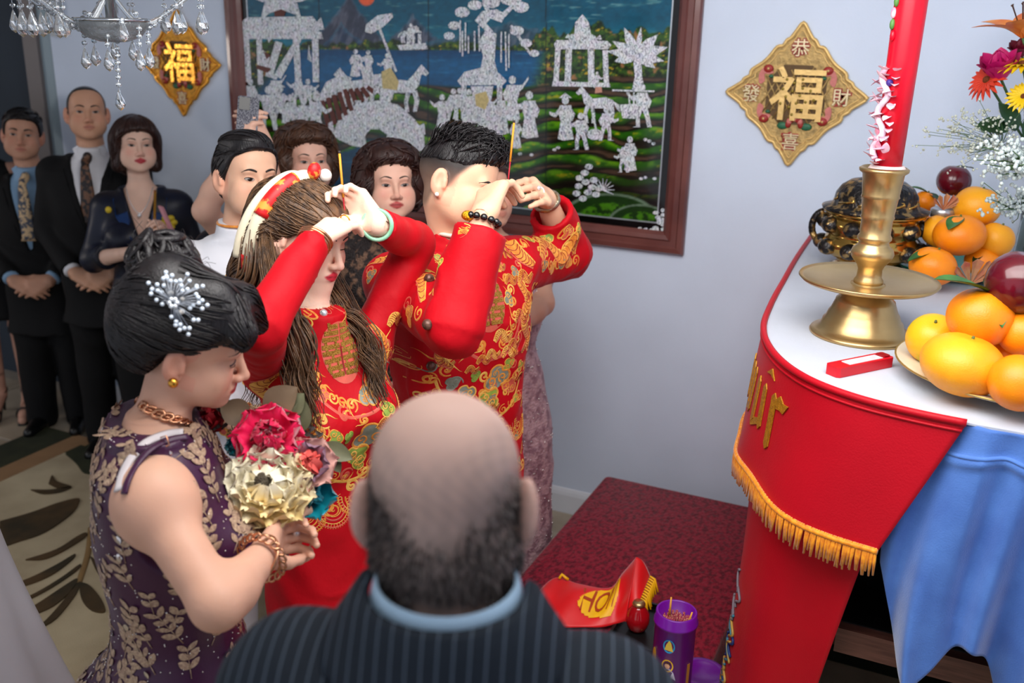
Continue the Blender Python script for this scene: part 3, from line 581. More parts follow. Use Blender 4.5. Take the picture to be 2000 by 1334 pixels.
M_redc = mat('red_satin', (184, 4, 28), .5, var=.1, vscale=6, bump=.1, bscale=240, sheen=.03, spec=.3)
M_frg = mat('gold_fringe', (242, 160, 30), .55, color2=(212, 118, 12), vscale=90, sheen=.3)
ac_root = empty('altar_cloth', (-.2, 2.3, TZ), 'red satin altar cloth with gold blackletter writing and a gold fringe', 'cloth')
SE = float(seg[np.argmin(np.abs(path0[:, 0] - .085) + (path0[:, 1] > 2.1) * 9)])     # right end of the red cloth
def vpoint(u, v, drop=.305):
    """valance: u along the edge 0..1, v down 0..1"""
    u, v = np.broadcast_arrays(np.asarray(u, float), np.asarray(v, float)); s = u * (SE - .115 * v * u ** 5)
    out = .006 + .022 * v + v * (.010 * np.sin(s * 11 + .6) + .005 * np.sin(s * 23 + 2 * v)) + .02 * v * v * np.exp(-((u - .8) / .1) ** 2)
    p, n = pth(s, out[..., None]); z = TZ + .004 - v * drop + .006 * v * np.sin(s * 14)
    return np.concatenate([p, z[..., None]], -1), np.concatenate([n, np.zeros(n.shape[:-1] + (1,))], -1)
def grid_mesh(name, fn, nu, nv, m, parent, th=.002):
    uu, vv = np.meshgrid(np.linspace(0, 1, nu), np.linspace(0, 1, nv), indexing='ij'); a, n = fn(uu, vv); b = a - n * th
    V = np.concatenate([a.reshape(-1, 3), b.reshape(-1, 3)]); I = np.arange(nu * nv).reshape(nu, nv); J = I + nu * nv
    q = np.stack([I[:-1, :-1], I[1:, :-1], I[1:, 1:], I[:-1, 1:]], -1).reshape(-1, 4); q2 = np.stack([J[:-1, :-1], J[:-1, 1:], J[1:, 1:], J[1:, :-1]], -1).reshape(-1, 4)
    ring = list(I[:, 0]) + list(I[-1, 1:]) + list(I[-2::-1, -1]) + list(I[0, -2:0:-1]); ring = np.array(ring); nx = np.roll(ring, -1)
    e = np.stack([ring, ring + nu * nv, nx + nu * nv, nx], 1); return mk(name, V, np.concatenate([q, q2, e]), m, parent)
val = grid_mesh('valance', vpoint, 160, 30, M_redc, ac_root)
uu = np.linspace(0, 1, 160); mk('folded_edge', *tube(np.array([vpoint(u, .0)[0] + np.array((0, 0, .002)) for u in uu]), .008, 8), M_redc, ac_root)
mk('seam', *tube(np.array([vpoint(u, .05)[0] + vpoint(u, .05)[1] * .002 for u in uu]), .003, 6), M_redc, val)
def lpoint(u, v):
    s = u * (SE - .11) * (1 - .10 * v * u ** 2) ; s, v = np.broadcast_arrays(s, v)
    out = -.008 + .008 * v + v * np.clip((s - 1.2) / .3, 0, 1) * (.03 + .032 * np.sin(s * 13 + 1.2 + 1.5 * v) + .012 * np.sin(s * 29)); p, n = pth(s, out[..., None]); z = TZ - .12 - v * 1.1
    return np.concatenate([p, z[..., None]], -1), np.concatenate([n, np.zeros(n.shape[:-1] + (1,))], -1)
lng = grid_mesh('long_panel', lpoint, 140, 60, M_redc, ac_root)
fr = Acc()
for i in range(330):
    u = (i + .5) / 330 + rnd.uniform(-.001, .001); a, n = vpoint(u, 1.0); L_ = .05 + rnd.uniform(-.008, .006); tt = np.array((-n[1], n[0], 0)); sx = rnd.uniform(-.004, .004)
    fr.add(*tube(np.array([a + n * .003 + np.array((0, 0, .012)), a + n * .006 - np.array((0, 0, L_ * .4)) + tt * sx, a + n * .007 - np.array((0, 0, L_)) + tt * sx * 2]), (.0028, .0034, .002), 5))
fo = fr.mk('fringe', M_frg, ac_root); fo['kind'] = 'stuff'
mk('fringe_braid', *tube(np.array([vpoint(u, .985)[0] + vpoint(u, 1)[1] * .004 for u in uu]), .006, 6), M_frg, ac_root)
# blackletter writing on the valance
M_gt = mat('gold_thread', (196, 140, 26), .4, metal=.35, color2=(160, 106, 14), vscale=160, bump=.3, bscale=300)
def on_val(poly, th=.004, base=.001):
    """outline in metres (along the edge, down from the edge) laid on the valance"""
    V = []; 
    q = np.array(poly, float); tri = tessellate_polygon([[Vector((a, b, 0)) for a, b in q]])
    for t in (base, th):
        for s_, d_ in q: a, n = vpoint(s_ / SE, d_ / .305); V.append(a + n * t)
    n_ = len(q); return V, [(i, (i + 1) % n_, n_ + (i + 1) % n_, n_ + i) for i in range(n_)] + [tuple(n_ + i for i in t) for t in tri] + [tuple(t[::-1]) for t in tri]
def stem_(s, d0, d1, w_, sl=.012): return [(s, d0 + .012), (s + w_ * .5, d0), (s + w_, d0 + .012), (s + w_ + sl, d1 - .012), (s + w_ * .5 + sl, d1), (s + sl, d1 - .012)]
s0 = float(seg[np.argmin(np.abs(path0[:, 0] + .36) + np.abs(path0[:, 1] - 2.27))])
SB = s0 + .10
for name_, polys in (('letter', [stem_(SB - .17, .075, .19, .022), stem_(SB - .12, .075, .19, .022), [(SB - .16, .18), (SB - .1, .165), (SB - .095, .18), (SB - .15, .197)], stem_(SB - .23, .075, .19, .022)]),
                     ('letter', [stem_(SB - .055, .075, .19, .022), stem_(SB, .075, .19, .022), [(SB - .045, .182), (SB + .012, .165), (SB + .016, .18), (SB - .03, .2)]]),
                     ('accent', [[(SB + .0, .05), (SB + .03, .03), (SB + .055, .052), (SB + .028, .045)]]),
                     ('letter', [stem_(SB + .06, .075, .215, .024), [(SB + .078, .09), (SB + .1, .072), (SB + .118, .084), (SB + .14, .082), (SB + .125, .106), (SB + .108, .104), (SB + .09, .108)]])):
    ac = Acc()
    for pl in polys: ac.add(*on_val(pl))
    ac.mk(name_, M_gt, val, smooth=False)
# peacock-coloured embroidery low on the long panel
M_thr = [mat('blue_thread', (22, 50, 112), .5, var=.2), mat('teal_thread', (60, 130, 150), .5, var=.2), mat('gold_thread2', (190, 150, 70), .5, var=.2), mat('grey_thread', (130, 120, 130), .5, var=.2)]
for k in range(34):
    v_ = rnd.uniform(.40, .93); s_ = min(np.linspace(.4, .9, 120), key=lambda t: proj(lpoint(np.array(t), np.array(v_))[0])[0]) + rnd.uniform(-.005, .03); pts = []
    for t in np.linspace(0, 1, 12):
        q, n = lpoint(np.array(s_ + .012 * math.sin(6 * t + k) + .01 * t), np.array(v_ + .05 * t)); pts.append(q + n * .003)
    mk('embroidery', *tube(np.array(pts), .0035, 5), M_thr[k % 4], lng)

# blue velvet drape on the near end
M_blue = mat('blue_velvet', (78, 122, 196), .75, color2=(64, 104, 178), vscale=10, bump=.15, bscale=300, sheen=.6)
def bpoint(u, v):
    x = -.03 + u * .6; s1 = np.exp(-((x - .055) / .085) ** 2); s2 = np.exp(-((x - .32) / .15) ** 2); L_ = .22 + .31 * s1 + .52 * s2
    z = TZ + .001 - v * L_
    sw = .045 * v * (s1 + s2) + .024 * np.sin((x + .05 * v) * 62 + 1) * v ** .6 + .016 * np.sin(x * 105 + 3 * v) * v * (1 - .3 * v) + .03 * v * np.sin(x * 21)
    xx = x - .03 * v * s1 * np.sin(v * 3)
    p = np.stack([xx, 1.945 - .02 * np.clip((x - .07) / .05, 0, 1) - .02 * np.minimum(v * 12, 1) * 0 - sw * np.clip((x + .03) / .1 + .15, 0, 1) - .01 * np.maximum(0, 1 - abs(v - .14) / .03), z], -1); n = np.zeros_like(p); n[..., 1] = -1; return p, n
bl = grid_mesh('drape', bpoint, 150, 70, M_blue, None, .004); tag(bl, 'blue velvet cloth hanging in swags from the near altar end', 'cloth')
mk('gathered_band', *tube(np.array([bpoint(np.array(u), np.array(.12))[0] + np.array((0, .004, 0)) for u in np.linspace(0, 1, 60)]), .009, 8, .5), M_blue, bl)

def leaf_mesh(base, d, up, L, w_, curl=.2):
    d = _n(d); up = np.asarray(up, float); up = _n(up - d * up.dot(d)); s_ = np.cross(d, up); V = []; n = 9
    for t in np.linspace(0, 1, n):
        ww = w_ * math.sin(math.pi * min(1, t * .96 + .04)) ** .8 + .0006; c_ = base + d * L * t + up * (-curl * L * t * t)
        for q, z in ((-1, .25), (-.5, .06), (0, 0), (.5, .06), (1, .25)): V.append(c_ + s_ * q * ww + up * z * ww)
    V = np.array(V); Fc = [(i * 5 + j, i * 5 + j + 1, i * 5 + j + 6, i * 5 + j + 5) for i in range(n - 1) for j in range(4)]
    m = len(V); V2 = np.concatenate([V, V - up * .0008]); Fc += [tuple(x + m for x in q[::-1]) for q in Fc]; return V2, Fc
# ------------------------------------------------------------------ candlestick, candle
M_brass = mat('brass', (204, 174, 122), .32, metal=.9, color2=(176, 146, 96), vscale=6, thresh=(.3, .8), bump=.05, bscale=20)
CX, CY = -.165, 2.43; ZB = TZ + .0042
cs = empty('candlestick', (CX, CY, ZB), 'tall brass candlestick with a wide drip tray holding the red candle', 'candlestick')
k_ = 2.36 / 1900
mk('foot', *lathe([(0, 0), (.121, 0), (.123, .004), (.12, .009), (.112, .013), (.098, .02), (.094, .035), (.088, .041), (.083, .055), (.079, .06), (.07, .083), (.069, .088), (.06, .096), (.052, .108), (.045, .112), (.04, .13), (0, .13)], 48, (CX, CY, ZB)), M_brass, cs)
mk('drip_tray', *lathe([(0, .118), (.05, .118), (.11, .121), (.155, .132), (.163, .140), (.161, .144), (.15, .139), (.11, .130), (.06, .127), (0, .127)], 56, (CX, CY, ZB)), M_brass, cs)
mk('column', *lathe([(0, .127), (.034, .128), (.034, .138), (.029, .145), (.028, .165), (.033, .176), (.046, .192), (.05, .204), (.046, .216), (.036, .224), (.034, .232), (.039, .238), (.039, .244), (.035, .25), (.036, .285), (.039, .290), (.037, .296), (.041, .335), (.044, .338), (.042, .344), (.047, .392), (.055, .398), (.056, .404), (.05, .408), (.046, .402), (.04, .395), (0, .395)], 40, (CX, CY, ZB)), M_brass, cs)
M_wax = mat('red_wax', (205, 0, 34), .32, var=.08, vscale=8, sss=.1)
cd = empty('candle', (CX, CY, ZB + .39), 'tall red candle with a pink and white wax dragon down its side', 'candle')
ax_ = np.array((.012, 0, 1.)); top = np.array((CX + .006, CY, ZB + .3955)); pr_ = [(0, 0), (.031, 0), (.034, .25), (.037, .55), (.036, .58), (.02, .60), (0, .60)]
mk('shaft', *lathe(pr_, 32, top), M_wax, cd)
mk('wax_collar', *lathe([(0, 0), (.04, .0), (.043, .008), (.036, .018), (.03, .012), (0, .012)], 24, top), mat('white_wax', (226, 206, 204), .5, var=.2, vscale=30, sss=.1), cd)
M_pw = mat('pink_wax', (238, 130, 160), .5, color2=(246, 226, 232), vscale=40, sss=.1); M_ww = mat('white_wax2', (238, 226, 236), .5, color2=(240, 180, 200), vscale=30); M_vi = mat('violet_wax', (60, 40, 130), .5, var=.1); M_gw = mat('green_wax', (80, 130, 60), .5, var=.1)
sd = CV(-1, 0, -.35)
def wax_at(z, a=0.): d = sd * math.cos(a) + np.cross(sd, (0, 0, 1)) * math.sin(a); d = d / np.linalg.norm(d); return top + np.array((0, 0, z)) + d * (.031 + .01 * z), d
bp_ = []
for i in range(15):
    z = .03 + .2 * i / 14; q, d = wax_at(z, .35 * math.sin(i * 1.1)); bp_.append(q + d * .008)
mk('dragon_body', *tube(bez(bp_, 4), .007, 8), M_ww, cd)
for i in range(46):
    z = .02 + .21 * i / 45; q, d = wax_at(z, .55 * math.sin(i * 2.1)); d2 = d * 1 + np.array((0, 0, rnd.uniform(-.6, .8))); L_ = rnd.uniform(.022, .04)
    mk('dragon_fin', *leaf_mesh(q - d * .004, d2 + np.cross(d, (0, 0, 1)) * rnd.uniform(-.5, .5), (0, 0, 1), L_, .009, rnd.uniform(-.4, .5)), (M_pw, M_ww, M_ww)[i % 3], cd)
for z, a in ((.035, .2), (.2, -.3)): q, d = wax_at(z, a); mk('wax_bead', *sphere(q + d * .005, .008, 8, 6), M_vi, cd)
for i in range(12): q, d = wax_at(.30 + .024 * i, .2 * math.sin(i)); mk('wax_flower', *sphere(q + d * .003, (.006, .006, .012), 8, 6), (M_wax, M_gw, M_pw, M_gw)[i % 4], cd)

# ------------------------------------------------------------------ lidded incense burner
BX, BY = -.225, 3.16; ib_ = empty('incense_burner', (BX, BY, ZB), 'ornate lidded brass incense burner behind the candlestick', 'incense burner')
M_brz = mat('polished_brass', (198, 160, 84), .14, metal=.95, var=.1, vscale=5); M_ant = mat('blackened_brass', (52, 50, 50), .3, metal=.85, color2=(170, 140, 90), vscale=45, thresh=(.52, .62), bump=.6, bscale=60)
mk('bowl', *lathe([(0, 0), (.11, 0), (.115, .008), (.1, .016), (.09, .03), (.12, .045), (.142, .07), (.145, .09), (.132, .105), (.128, .115), (.14, .13), (.143, .15), (.132, .165), (.125, .172), (.15, .178), (.152, .186), (0, .186)], 48, (BX, BY, ZB)), M_brz, ib_)
mk('lid', *lathe([(0, .186), (.155, .186), (.157, .193), (.13, .2), (.124, .21), (.12, .235), (.105, .258), (.08, .275), (.04, .284), (.03, .29), (0, .292)], 40, (BX, BY, ZB)), M_ant, ib_)
for k in range(10):
    a = k * 2 * math.pi / 10; d = np.array((math.cos(a), math.sin(a), 0))
    for h_, r_ in ((.075, .143), (.142, .14)): mk('relief_boss', *sphere(np.array((BX, BY, ZB + h_)) + d * r_, (.03, .03, .025), 12, 8), M_ant, ib_)
    sp = [np.array((BX, BY, ZB + .21 + .05 * t)) + np.array((math.cos(a + .5 * math.sin(6 * t)), math.sin(a + .5 * math.sin(6 * t)), 0)) * (.123 - .04 * t * t) for t in np.linspace(0, 1.2, 12)]
    mk('scroll', *tube(np.array(sp), .004, 6), M_brz, bpy.data.objects['lid'])
mk('finial', *lathe([(0, .29), (.022, .29), (.02, .30), (.012, .306), (.022, .316), (.026, .328), (.018, .342), (.006, .352), (.004, .362), (0, .364)], 20, (BX, BY, ZB)), M_ant, ib_)
for s_ in (1, -1):
    hp = [np.array((BX + s_ * (.14 + .04 * math.sin(t)), BY, ZB + .12 + .05 * math.cos(t))) for t in np.linspace(.2, math.pi - .2, 12)]; mk('handle', *tube(np.array(hp), .011, 8), M_ant, ib_)

# ------------------------------------------------------------------ fruit
M_or = mat('orange_peel', (248, 146, 14), .38, color2=(240, 126, 6), vscale=12, bump=.12, bscale=330, sss=.08); M_yel = mat('yellow_orange_peel', (246, 172, 30), .4, color2=(240, 150, 16), vscale=10, bump=.12, bscale=330)
M_orgr = mat('green_orange_peel', (244, 176, 24), .36, color2=(150, 180, 30), vscale=9, thresh=(.5, .62), bump=.1, bscale=330)
M_ap = mat('dark_apple_skin', (98, 8, 26), .2, color2=(70, 4, 20), vscale=16, coat=.4); M_lf = mat('citrus_leaf', (58, 112, 40), .4, color2=(40, 88, 32), vscale=30); M_lfd = mat('dark_citrus_leaf', (30, 66, 34), .4, color2=(22, 52, 28), vscale=30)
M_nub = mat('stem_nub', (96, 110, 50), .7, var=.2)
def fruit_prof(r, ry, dim=.12): return [(r * math.sin(t) * (1 + .0 * t), ry * math.cos(t) - (dim * ry * math.exp(-(t / .28) ** 2)) + (dim * .6 * ry * math.exp(-((math.pi - t) / .25) ** 2))) for t in np.linspace(0.001, math.pi - .001, 20)][::-1]
def rotm(ax, ang): return np.array(Matrix.Rotation(ang, 3, Vector(ax)))
def fruit(name, label, cat, c_, r, ry, m, ax=(1, 0, 0), ang=.3, leaves=(), group=None, dim=.1):
    c_ = np.asarray(c_, float); o = empty(name, c_ - np.array((0, 0, ry)), label, cat, group); Mx = rotm(ax, ang)
    mk('skin', *lathe(fruit_prof(r, ry, dim), 28, c_, Mx), m, o); tp = c_ + Mx @ np.array((0, 0, ry * (1 - dim)))
    mk('stem', *tube(np.array([tp - Mx @ np.array((0, 0, .003)), tp + Mx @ np.array((0, 0, .006))]), (.004, .0025), 8), M_nub, o)
    for d, L, w_, dk in leaves: mk('leaf', *leaf_mesh(tp, CV(*d), CV(0, -1, -.35), L, w_), M_lfd if dk else M_lf, o)
    return o
GF, GB = 'citrus on the near plate', 'citrus in the back pile'
pc = Pz(1982, 752, ZB); pl_ = empty('fruit_plate', (pc[0], pc[1], ZB), 'wide cream plate under the near pile of oranges', 'plate')
mk('dish', *lathe([(0, 0), (.11, 0), (.115, .006), (.18, .018), (.238, .034), (.245, .038), (.241, .04), (.175, .025), (.11, .012), (0, .011)], 56, (pc[0], pc[1], ZB)), mat('cream_china', (216, 204, 180), .25, var=.04, vscale=20, coat=.3), pl_)
mk('gilt_rim', *tube(np.array([(pc[0] + .2435 * math.cos(t), pc[1] + .2435 * math.sin(t), ZB + .039) for t in np.linspace(0, 2 * math.pi, 60, endpoint=False)]), .0022, 6, closed=True), mat('gilt', (190, 160, 90), .3, metal=.7, var=.1), pl_)
def on(px, py, z): return Pz(px, py, z)
fruit('orange', 'biggest orange at the front edge of the near plate', 'orange', on(1880, 712, ZB + .078), .082, .062, M_yel, CV(.1, 0, 1), .2, group=GF)
fruit('orange', 'orange with a green patch at the left of the near plate', 'orange', on(1822, 662, ZB + .078), .056, .055, M_orgr, (1, 0, 0), .5, group=GF)
fruit('orange', 'leafy orange on top of the near pile below the big apple', 'orange', on(1915, 620, ZB + .158), .066, .06, M_or, CV(0, 0, 1), .15, [((-.85, -.35, -.3), .13, .03, 0), ((.05, .9, -.9), .085, .021, 0), ((.25, -.6, .3), .06, .014, 1)], GF)
fruit('orange', 'orange cut by the right edge at the lowest front of the plate', 'orange', on(1990, 748, ZB + .078), .056, .054, M_or, (0, 1, 0), .3, [((.6, .5, -.5), .05, .014, 0)], GF)
fruit('orange', 'small orange in the gap behind the front two on the plate', 'orange', on(1968, 694, ZB + .075), .04, .038, M_or, (0, 1, 0), .3, group=GF)
fruit('orange', 'orange at the right edge just under the big apple', 'orange', on(1998, 652, ZB + .135), .05, .046, M_or, (0, 1, 0), .3, group=GF)
fruit('apple', 'large dark red apple crowning the near plate at the right edge', 'apple', on(1992, 552, ZB + .235), .066, .064, M_ap, CV(.2, 0, 1), .25, dim=.2)
# back pile
tp_ = Pz(1868, 532, ZB); tpl = empty('teal_plate', (tp_[0], tp_[1], ZB), 'teal green plate under the back pile of oranges', 'plate')
mk('dish', *lathe([(0, 0), (.12, 0), (.17, .014), (.19, .024), (.188, .027), (.165, .018), (.12, .008), (0, .007)], 44, (tp_[0], tp_[1], ZB)), mat('teal_glaze', (20, 150, 130), .25, var=.1, vscale=14, coat=.3), tpl)
fruit('orange', 'orange nearest the candlestick tray at the front of the back pile', 'orange', on(1822, 520, ZB + .075), .066, .055, M_or, CV(0, 0, 1), .2, [((-.9, .15, -.2), .10, .02, 0)], GB)
fruit('orange', 'shiny centre orange of the back pile with a leaf lying over it', 'orange', on(1874, 459, ZB + .15), .074, .06, M_or, CV(0, 0, 1), -.1, [((-.75, .35, -.7), .085, .022, 0), ((.5, .45, -.1), .10, .016, 1)], GB)
fruit('orange', 'pale speckled orange at the upper right of the back pile under the white blossoms', 'orange', on(1908, 404, ZB + .215), .068, .062, M_yel, CV(0, 0, 1), .2, [((-.35, .3, -.6), .06, .016, 1), ((.6, .6, -.5), .07, .014, 1)], GB)
fruit('orange', 'pale orange half hidden behind the shiny centre orange', 'orange', on(1834, 452, ZB + .14), .052, .048, M_yel, CV(0, 0, 1), .3, group=GB)
fruit('orange', 'orange at the right flank of the back pile below the speckled one', 'orange', on(1945, 468, ZB + .135), .052, .05, M_yel, CV(0, 0, 1), .3, group=GB)
fruit('orange', 'orange behind the candlestick column left of the dark apple', 'orange', on(1805, 394, ZB + .185), .036, .034, M_or, CV(0, 0, 1), .3, [((-.8, -.45, 0), .06, .018, 0), ((.3, .3, -.5), .05, .014, 1)], GB)
fruit('orange', 'small orange below the one left of the dark apple', 'orange', on(1800, 440, ZB + .11), .04, .038, M_or, CV(0, 0, 1), .3, group=GB)
fruit('orange', 'orange deep in the back pile behind the fanned paper', 'orange', on(1918, 510, ZB + .07), .05, .046, M_or, CV(0, 0, 1), .3, [((.6, -.1, -.3), .06, .02, 1), ((-.7, .35, -.4), .08, .014, 1)], GB)
fruit('orange', 'orange buried at the far side of the back pile below the small apple', 'orange', on(1868, 420, ZB + .17), .05, .046, M_or, CV(0, 0, 1), .3, group=GB)
fruit('apple', 'small dark apple on top of the back pile', 'apple', on(1863, 353, ZB + .27), .052, .049, M_ap, CV(0, 0, 1), .1, [((.8, -.2, .3), .07, .015, 1), ((-.5, .6, -.4), .07, .016, 1)], dim=.18)
jc = on(1842, 415, ZB + .19); j = empty('jar', jc, 'small jar with a silver lid tucked between the back oranges', 'jar')
mk('glass', *lathe([(0, -.16), (.03, -.16), (.033, -.1), (.033, -.012), (0, -.012)], 20, jc), mat('jar_brown', (150, 110, 80), .2, var=.1), j); mk('jar_lid', *lathe([(0, -.012), (.036, -.012), (.036, .01), (.032, .013), (0, .013)], 24, jc), mat('silver_lid', (186, 188, 192), .3, metal=.8, var=.1), j)
def paper_fan(px, py, z, label, s=1.):
    c_ = on(px, py, z); o = empty('folded_paper', c_, label, 'paper'); m = mat('kraft_paper', (190, 140, 96), .7, color2=(176, 92, 70), vscale=30)
    for i in range(6):
        a = -.9 + .36 * i; d = CV(math.sin(a), -.35 * math.cos(a) - .2, -.5); e = CV(math.sin(a + .3), -.35 * math.cos(a + .3) - .2, -.5); up = CV(.1, -.8, .5); n = .055 * s
        V = np.array([c_, c_ + d * n, c_ + (d + e) * .5 * n + up * .012, c_ + e * n]); V = np.concatenate([V, V - up * .0012])
        mk('pleat', V, [(0, 1, 2), (0, 2, 3), (4, 6, 5), (4, 7, 6), (0, 4, 5, 1), (1, 5, 6, 2), (2, 6, 7, 3), (3, 7, 4, 0)], m, o, smooth=False)
paper_fan(1895, 556, ZB + .03, 'fan of folded brown paper between the two orange piles', 1.5); paper_fan(1842, 410, ZB + .203, 'small folded brown paper on the silver jar lid', .9)
# red lighter box
lc = Pz(1678, 722, ZB); d = _n(Pz(1748, 704, ZB) - Pz(1607, 733, ZB)); nn_ = np.array((-d[1], d[0], 0)); lb = empty('gas_lighter', lc, 'red plastic lighter with a pale label lying before the candlestick', 'lighter')
def obox(c_, a, b, hx, hy, z0, z1, bev=.004):
    q = []
    for sx, sy in ((1, 1), (-1, 1), (-1, -1), (1, -1)):
        for tx, ty in (((hx - bev), hy), (hx, hy - bev))[:: (1 if sx * sy < 0 else -1)]: q.append((sx * tx, sy * ty))
    return extrude(np.array(q), np.array((c_[0], c_[1], z0)), a, b, z1 - z0)
mk('casing', *obox(lc, d, nn_, .087, .02, ZB, ZB + .022, .006), mat('red_plastic', (206, 16, 34), .3, var=.05), lb, smooth=False)
mk('label', *obox(lc + d * .006, d, nn_, .052, .0125, ZB + .022, ZB + .0228, .001), mat('pale_label', (222, 214, 220), .4, var=.15, vscale=60), lb, smooth=False)
mk('button', *obox(lc + d * .07, d, nn_, .011, .0125, ZB + .022, ZB + .026, .003), mat('dark_red_plastic', (150, 8, 24), .3, var=.05), lb, smooth=False)

# ------------------------------------------------------------------ flower vase at the right
M_gst = mat('green_stem', (70, 104, 56), .5, var=.2); M_glass = mat('vase_glass', (225, 235, 235), .05, trans=.95, ior=1.45, var=.01)
vx, vy = Pz(2012, 506, ZB)[:2]; vs = empty('flower_vase', (vx, vy, ZB), 'clear glass vase full of green stems at the right edge', 'vase')
mk('glass', *lathe([(0, 0), (.05, 0), (.055, .02), (.05, .12), (.06, .22), (.057, .22), (.047, .12), (.051, .022), (.046, .006), (0, .006)], 32, (vx, vy, ZB)), M_glass, vs)
mk('water', *lathe([(0, .007), (.045, .007), (.049, .03), (.046, .12), (0, .12)], 28, (vx, vy, ZB)), mat('vase_water', (190, 205, 190), .05, trans=.9, ior=1.33, var=.01), vs)
vtop = np.array((vx, vy, ZB + .22))
def stem_to(head, parent, r=.004): mk('stem', *tube(bez([np.array((vx + rnd.uniform(-.02, .02), vy + rnd.uniform(-.02, .02), ZB + .03)), vtop + np.array((rnd.uniform(-.03, .03), rnd.uniform(-.03, .03), 0)), head], 6), r, 6), M_gst, parent)
def petal(c_, d, up, L, w_, m, parent, curl=.3, name='petal'):
    return mk(name, *leaf_mesh(c_, d, up, L, w_, curl), m, parent)
def bloom(name, label, px, py, dd, kind, m, r, ax=None):
    c_ = P(px, py, dd); o = empty(name, c_, label, 'flower', 'cut flowers in the glass vase'); stem_to(c_, o); ax = _n(ax if ax is not None else CV(-.3, -.8, -.5)); a1 = _n(np.cross(ax, (.3, .5, .8))); a2 = np.cross(ax, a1)
    if kind == 'rose':
        for ring, (n, rr, op, L_) in enumerate(((4, .12, .15, 1.0), (5, .35, .35, 1.1), (6, .6, .7, 1.1), (6, .75, 1.1, 1.0))):
            for k in range(n): a = 2 * math.pi * k / n + ring; q = a1 * math.cos(a) + a2 * math.sin(a); petal(c_ + q * r * rr * .5, ax + q * op * .55, -q, r * L_ * 1.25, r * .55, m, o, -.25 if ring < 2 else .1)
    elif kind == 'gerbera':
        for ring in (0, 1):
            for k in range(18): a = 2 * math.pi * k / 18 + ring * .17; q = a1 * math.cos(a) + a2 * math.sin(a); petal(c_ + q * .008, q + ax * (.15 + .3 * ring), ax, r * (1 - .2 * ring), r * .11, m, o)
        mk('disc', *sphere(c_, r * .2, 10, 6), mat('flower_disc', (120, 60, 20), .8, var=.3, vscale=200, bump=.5, bscale=500), o)
    elif kind == 'lily':
        for k in range(6): a = 2 * math.pi * k / 6; q = a1 * math.cos(a) + a2 * math.sin(a); petal(c_, q * .75 + ax, ax, r, r * .24, m, o, .55)
        for k in range(5): a = 2 * math.pi * k / 5; q = a1 * math.cos(a) * .25 + a2 * math.sin(a) * .25; mk('stamen', *tube(np.array([c_, c_ + (ax + q) * r * .7, c_ + (ax + q) * r * .74]), (.0012, .0012, .004), 6), mat('stamen', (70, 40, 30), .7, var=.1), o)
    return o
bloom('lily', 'orange lily at the top right corner', 1998, 74, 2.76, 'lily', mat('orange_petal', (240, 150, 60), .5, color2=(226, 110, 40), vscale=20), .13, CV(-.25, -1, -.3))
bloom('rose', 'magenta rose left of the yellow flower', 1953, 150, 2.78, 'rose', mat('magenta_petal', (196, 16, 104), .5, var=.15, vscale=20), .055)
bloom('gerbera_daisy', 'red orange daisy beside the magenta rose', 1927, 156, 2.8, 'gerbera', mat('red_petal', (216, 62, 36), .5, var=.15, vscale=20), .055, CV(-.8, -.35, -.4))
bloom('gerbera_daisy', 'yellow daisy at the right edge under the lily', 1997, 126, 2.72, 'gerbera', mat('yellow_petal', (244, 206, 20), .5, var=.1, vscale=20), .06, CV(-.2, -.9, -.4))
bloom('rose', 'dark red rose bud at the right edge below the lily', 1996, 108, 2.8, 'rose', mat('dark_red_petal', (110, 16, 40), .5, var=.15, vscale=20), .035)
bloom('gerbera_daisy', 'yellow daisy low among the stems at the right edge', 1999, 188, 2.75, 'gerbera', MATS['yellow_petal'], .04, CV(-.5, -.3, -.8))
for px, py, dx, dy in ((1945, 215, -.4, -.8), (1930, 212, -.9, -.2), (1965, 235, .2, -.6)): petal(P(px + 40, py + 40, 2.78), CV(dx, dy, -.2), CV(0, -.5, -1), .09, .03, M_lfd, vs, name='leaf')
def babys(label, px, py, dd, spread, n, m, big=1.):
    o = empty('babys_breath', P(px, py, dd), label, 'flower', "sprays of baby's breath"); st = Acc(); fl = Acc(); b0 = vtop if big < 1.3 else vtop + np.array((0, -.1, -.05))
    hub = P(px + spread * .5, py + spread * .25, dd); st.add(*tube(bez([b0, (b0 + hub) / 2 + np.array((0, 0, .03)), hub], 6), .0018, 5))
    for i in range(n):
        a = rnd.gauss(0, 1); b = rnd.gauss(0, 1); q = P(px + a * spread * .5, py + b * spread * .33, dd + rnd.uniform(-.05, .05)); mid = (hub + q) / 2 + np.array((rnd.uniform(-.01, .01), rnd.uniform(-.01, .01), rnd.uniform(-.01, .01)))
        if i % 3 == 0: st.add(*tube(np.array([hub, mid, q]), .0008 * big, 3))
        for _ in range(3): fl.add(*sphere(q + rng.normal(0, .005, 3), rnd.uniform(.0022, .0042) * big, 6, 4))
    st.mk('stems', M_gst, o)['kind'] = 'stuff'; fl.mk('blossoms', m, o)['kind'] = 'stuff'
M_bab = mat('tiny_white_blossom', (206, 212, 196), .7, var=.2, vscale=100)
babys("airy baby's breath spray reaching left from the vase", 1912, 262, 2.78, 88, 170, M_bab)
babys("pale blurred baby's breath spray nearest the camera at the right edge", 1985, 312, 2.3, 66, 130, mat('pale_blossom', (196, 208, 206), .7, var=.1), 1.5)
babys("baby's breath hanging over the speckled orange", 1970, 395, 2.5, 46, 70, MATS['pale_blossom'], 1.4)

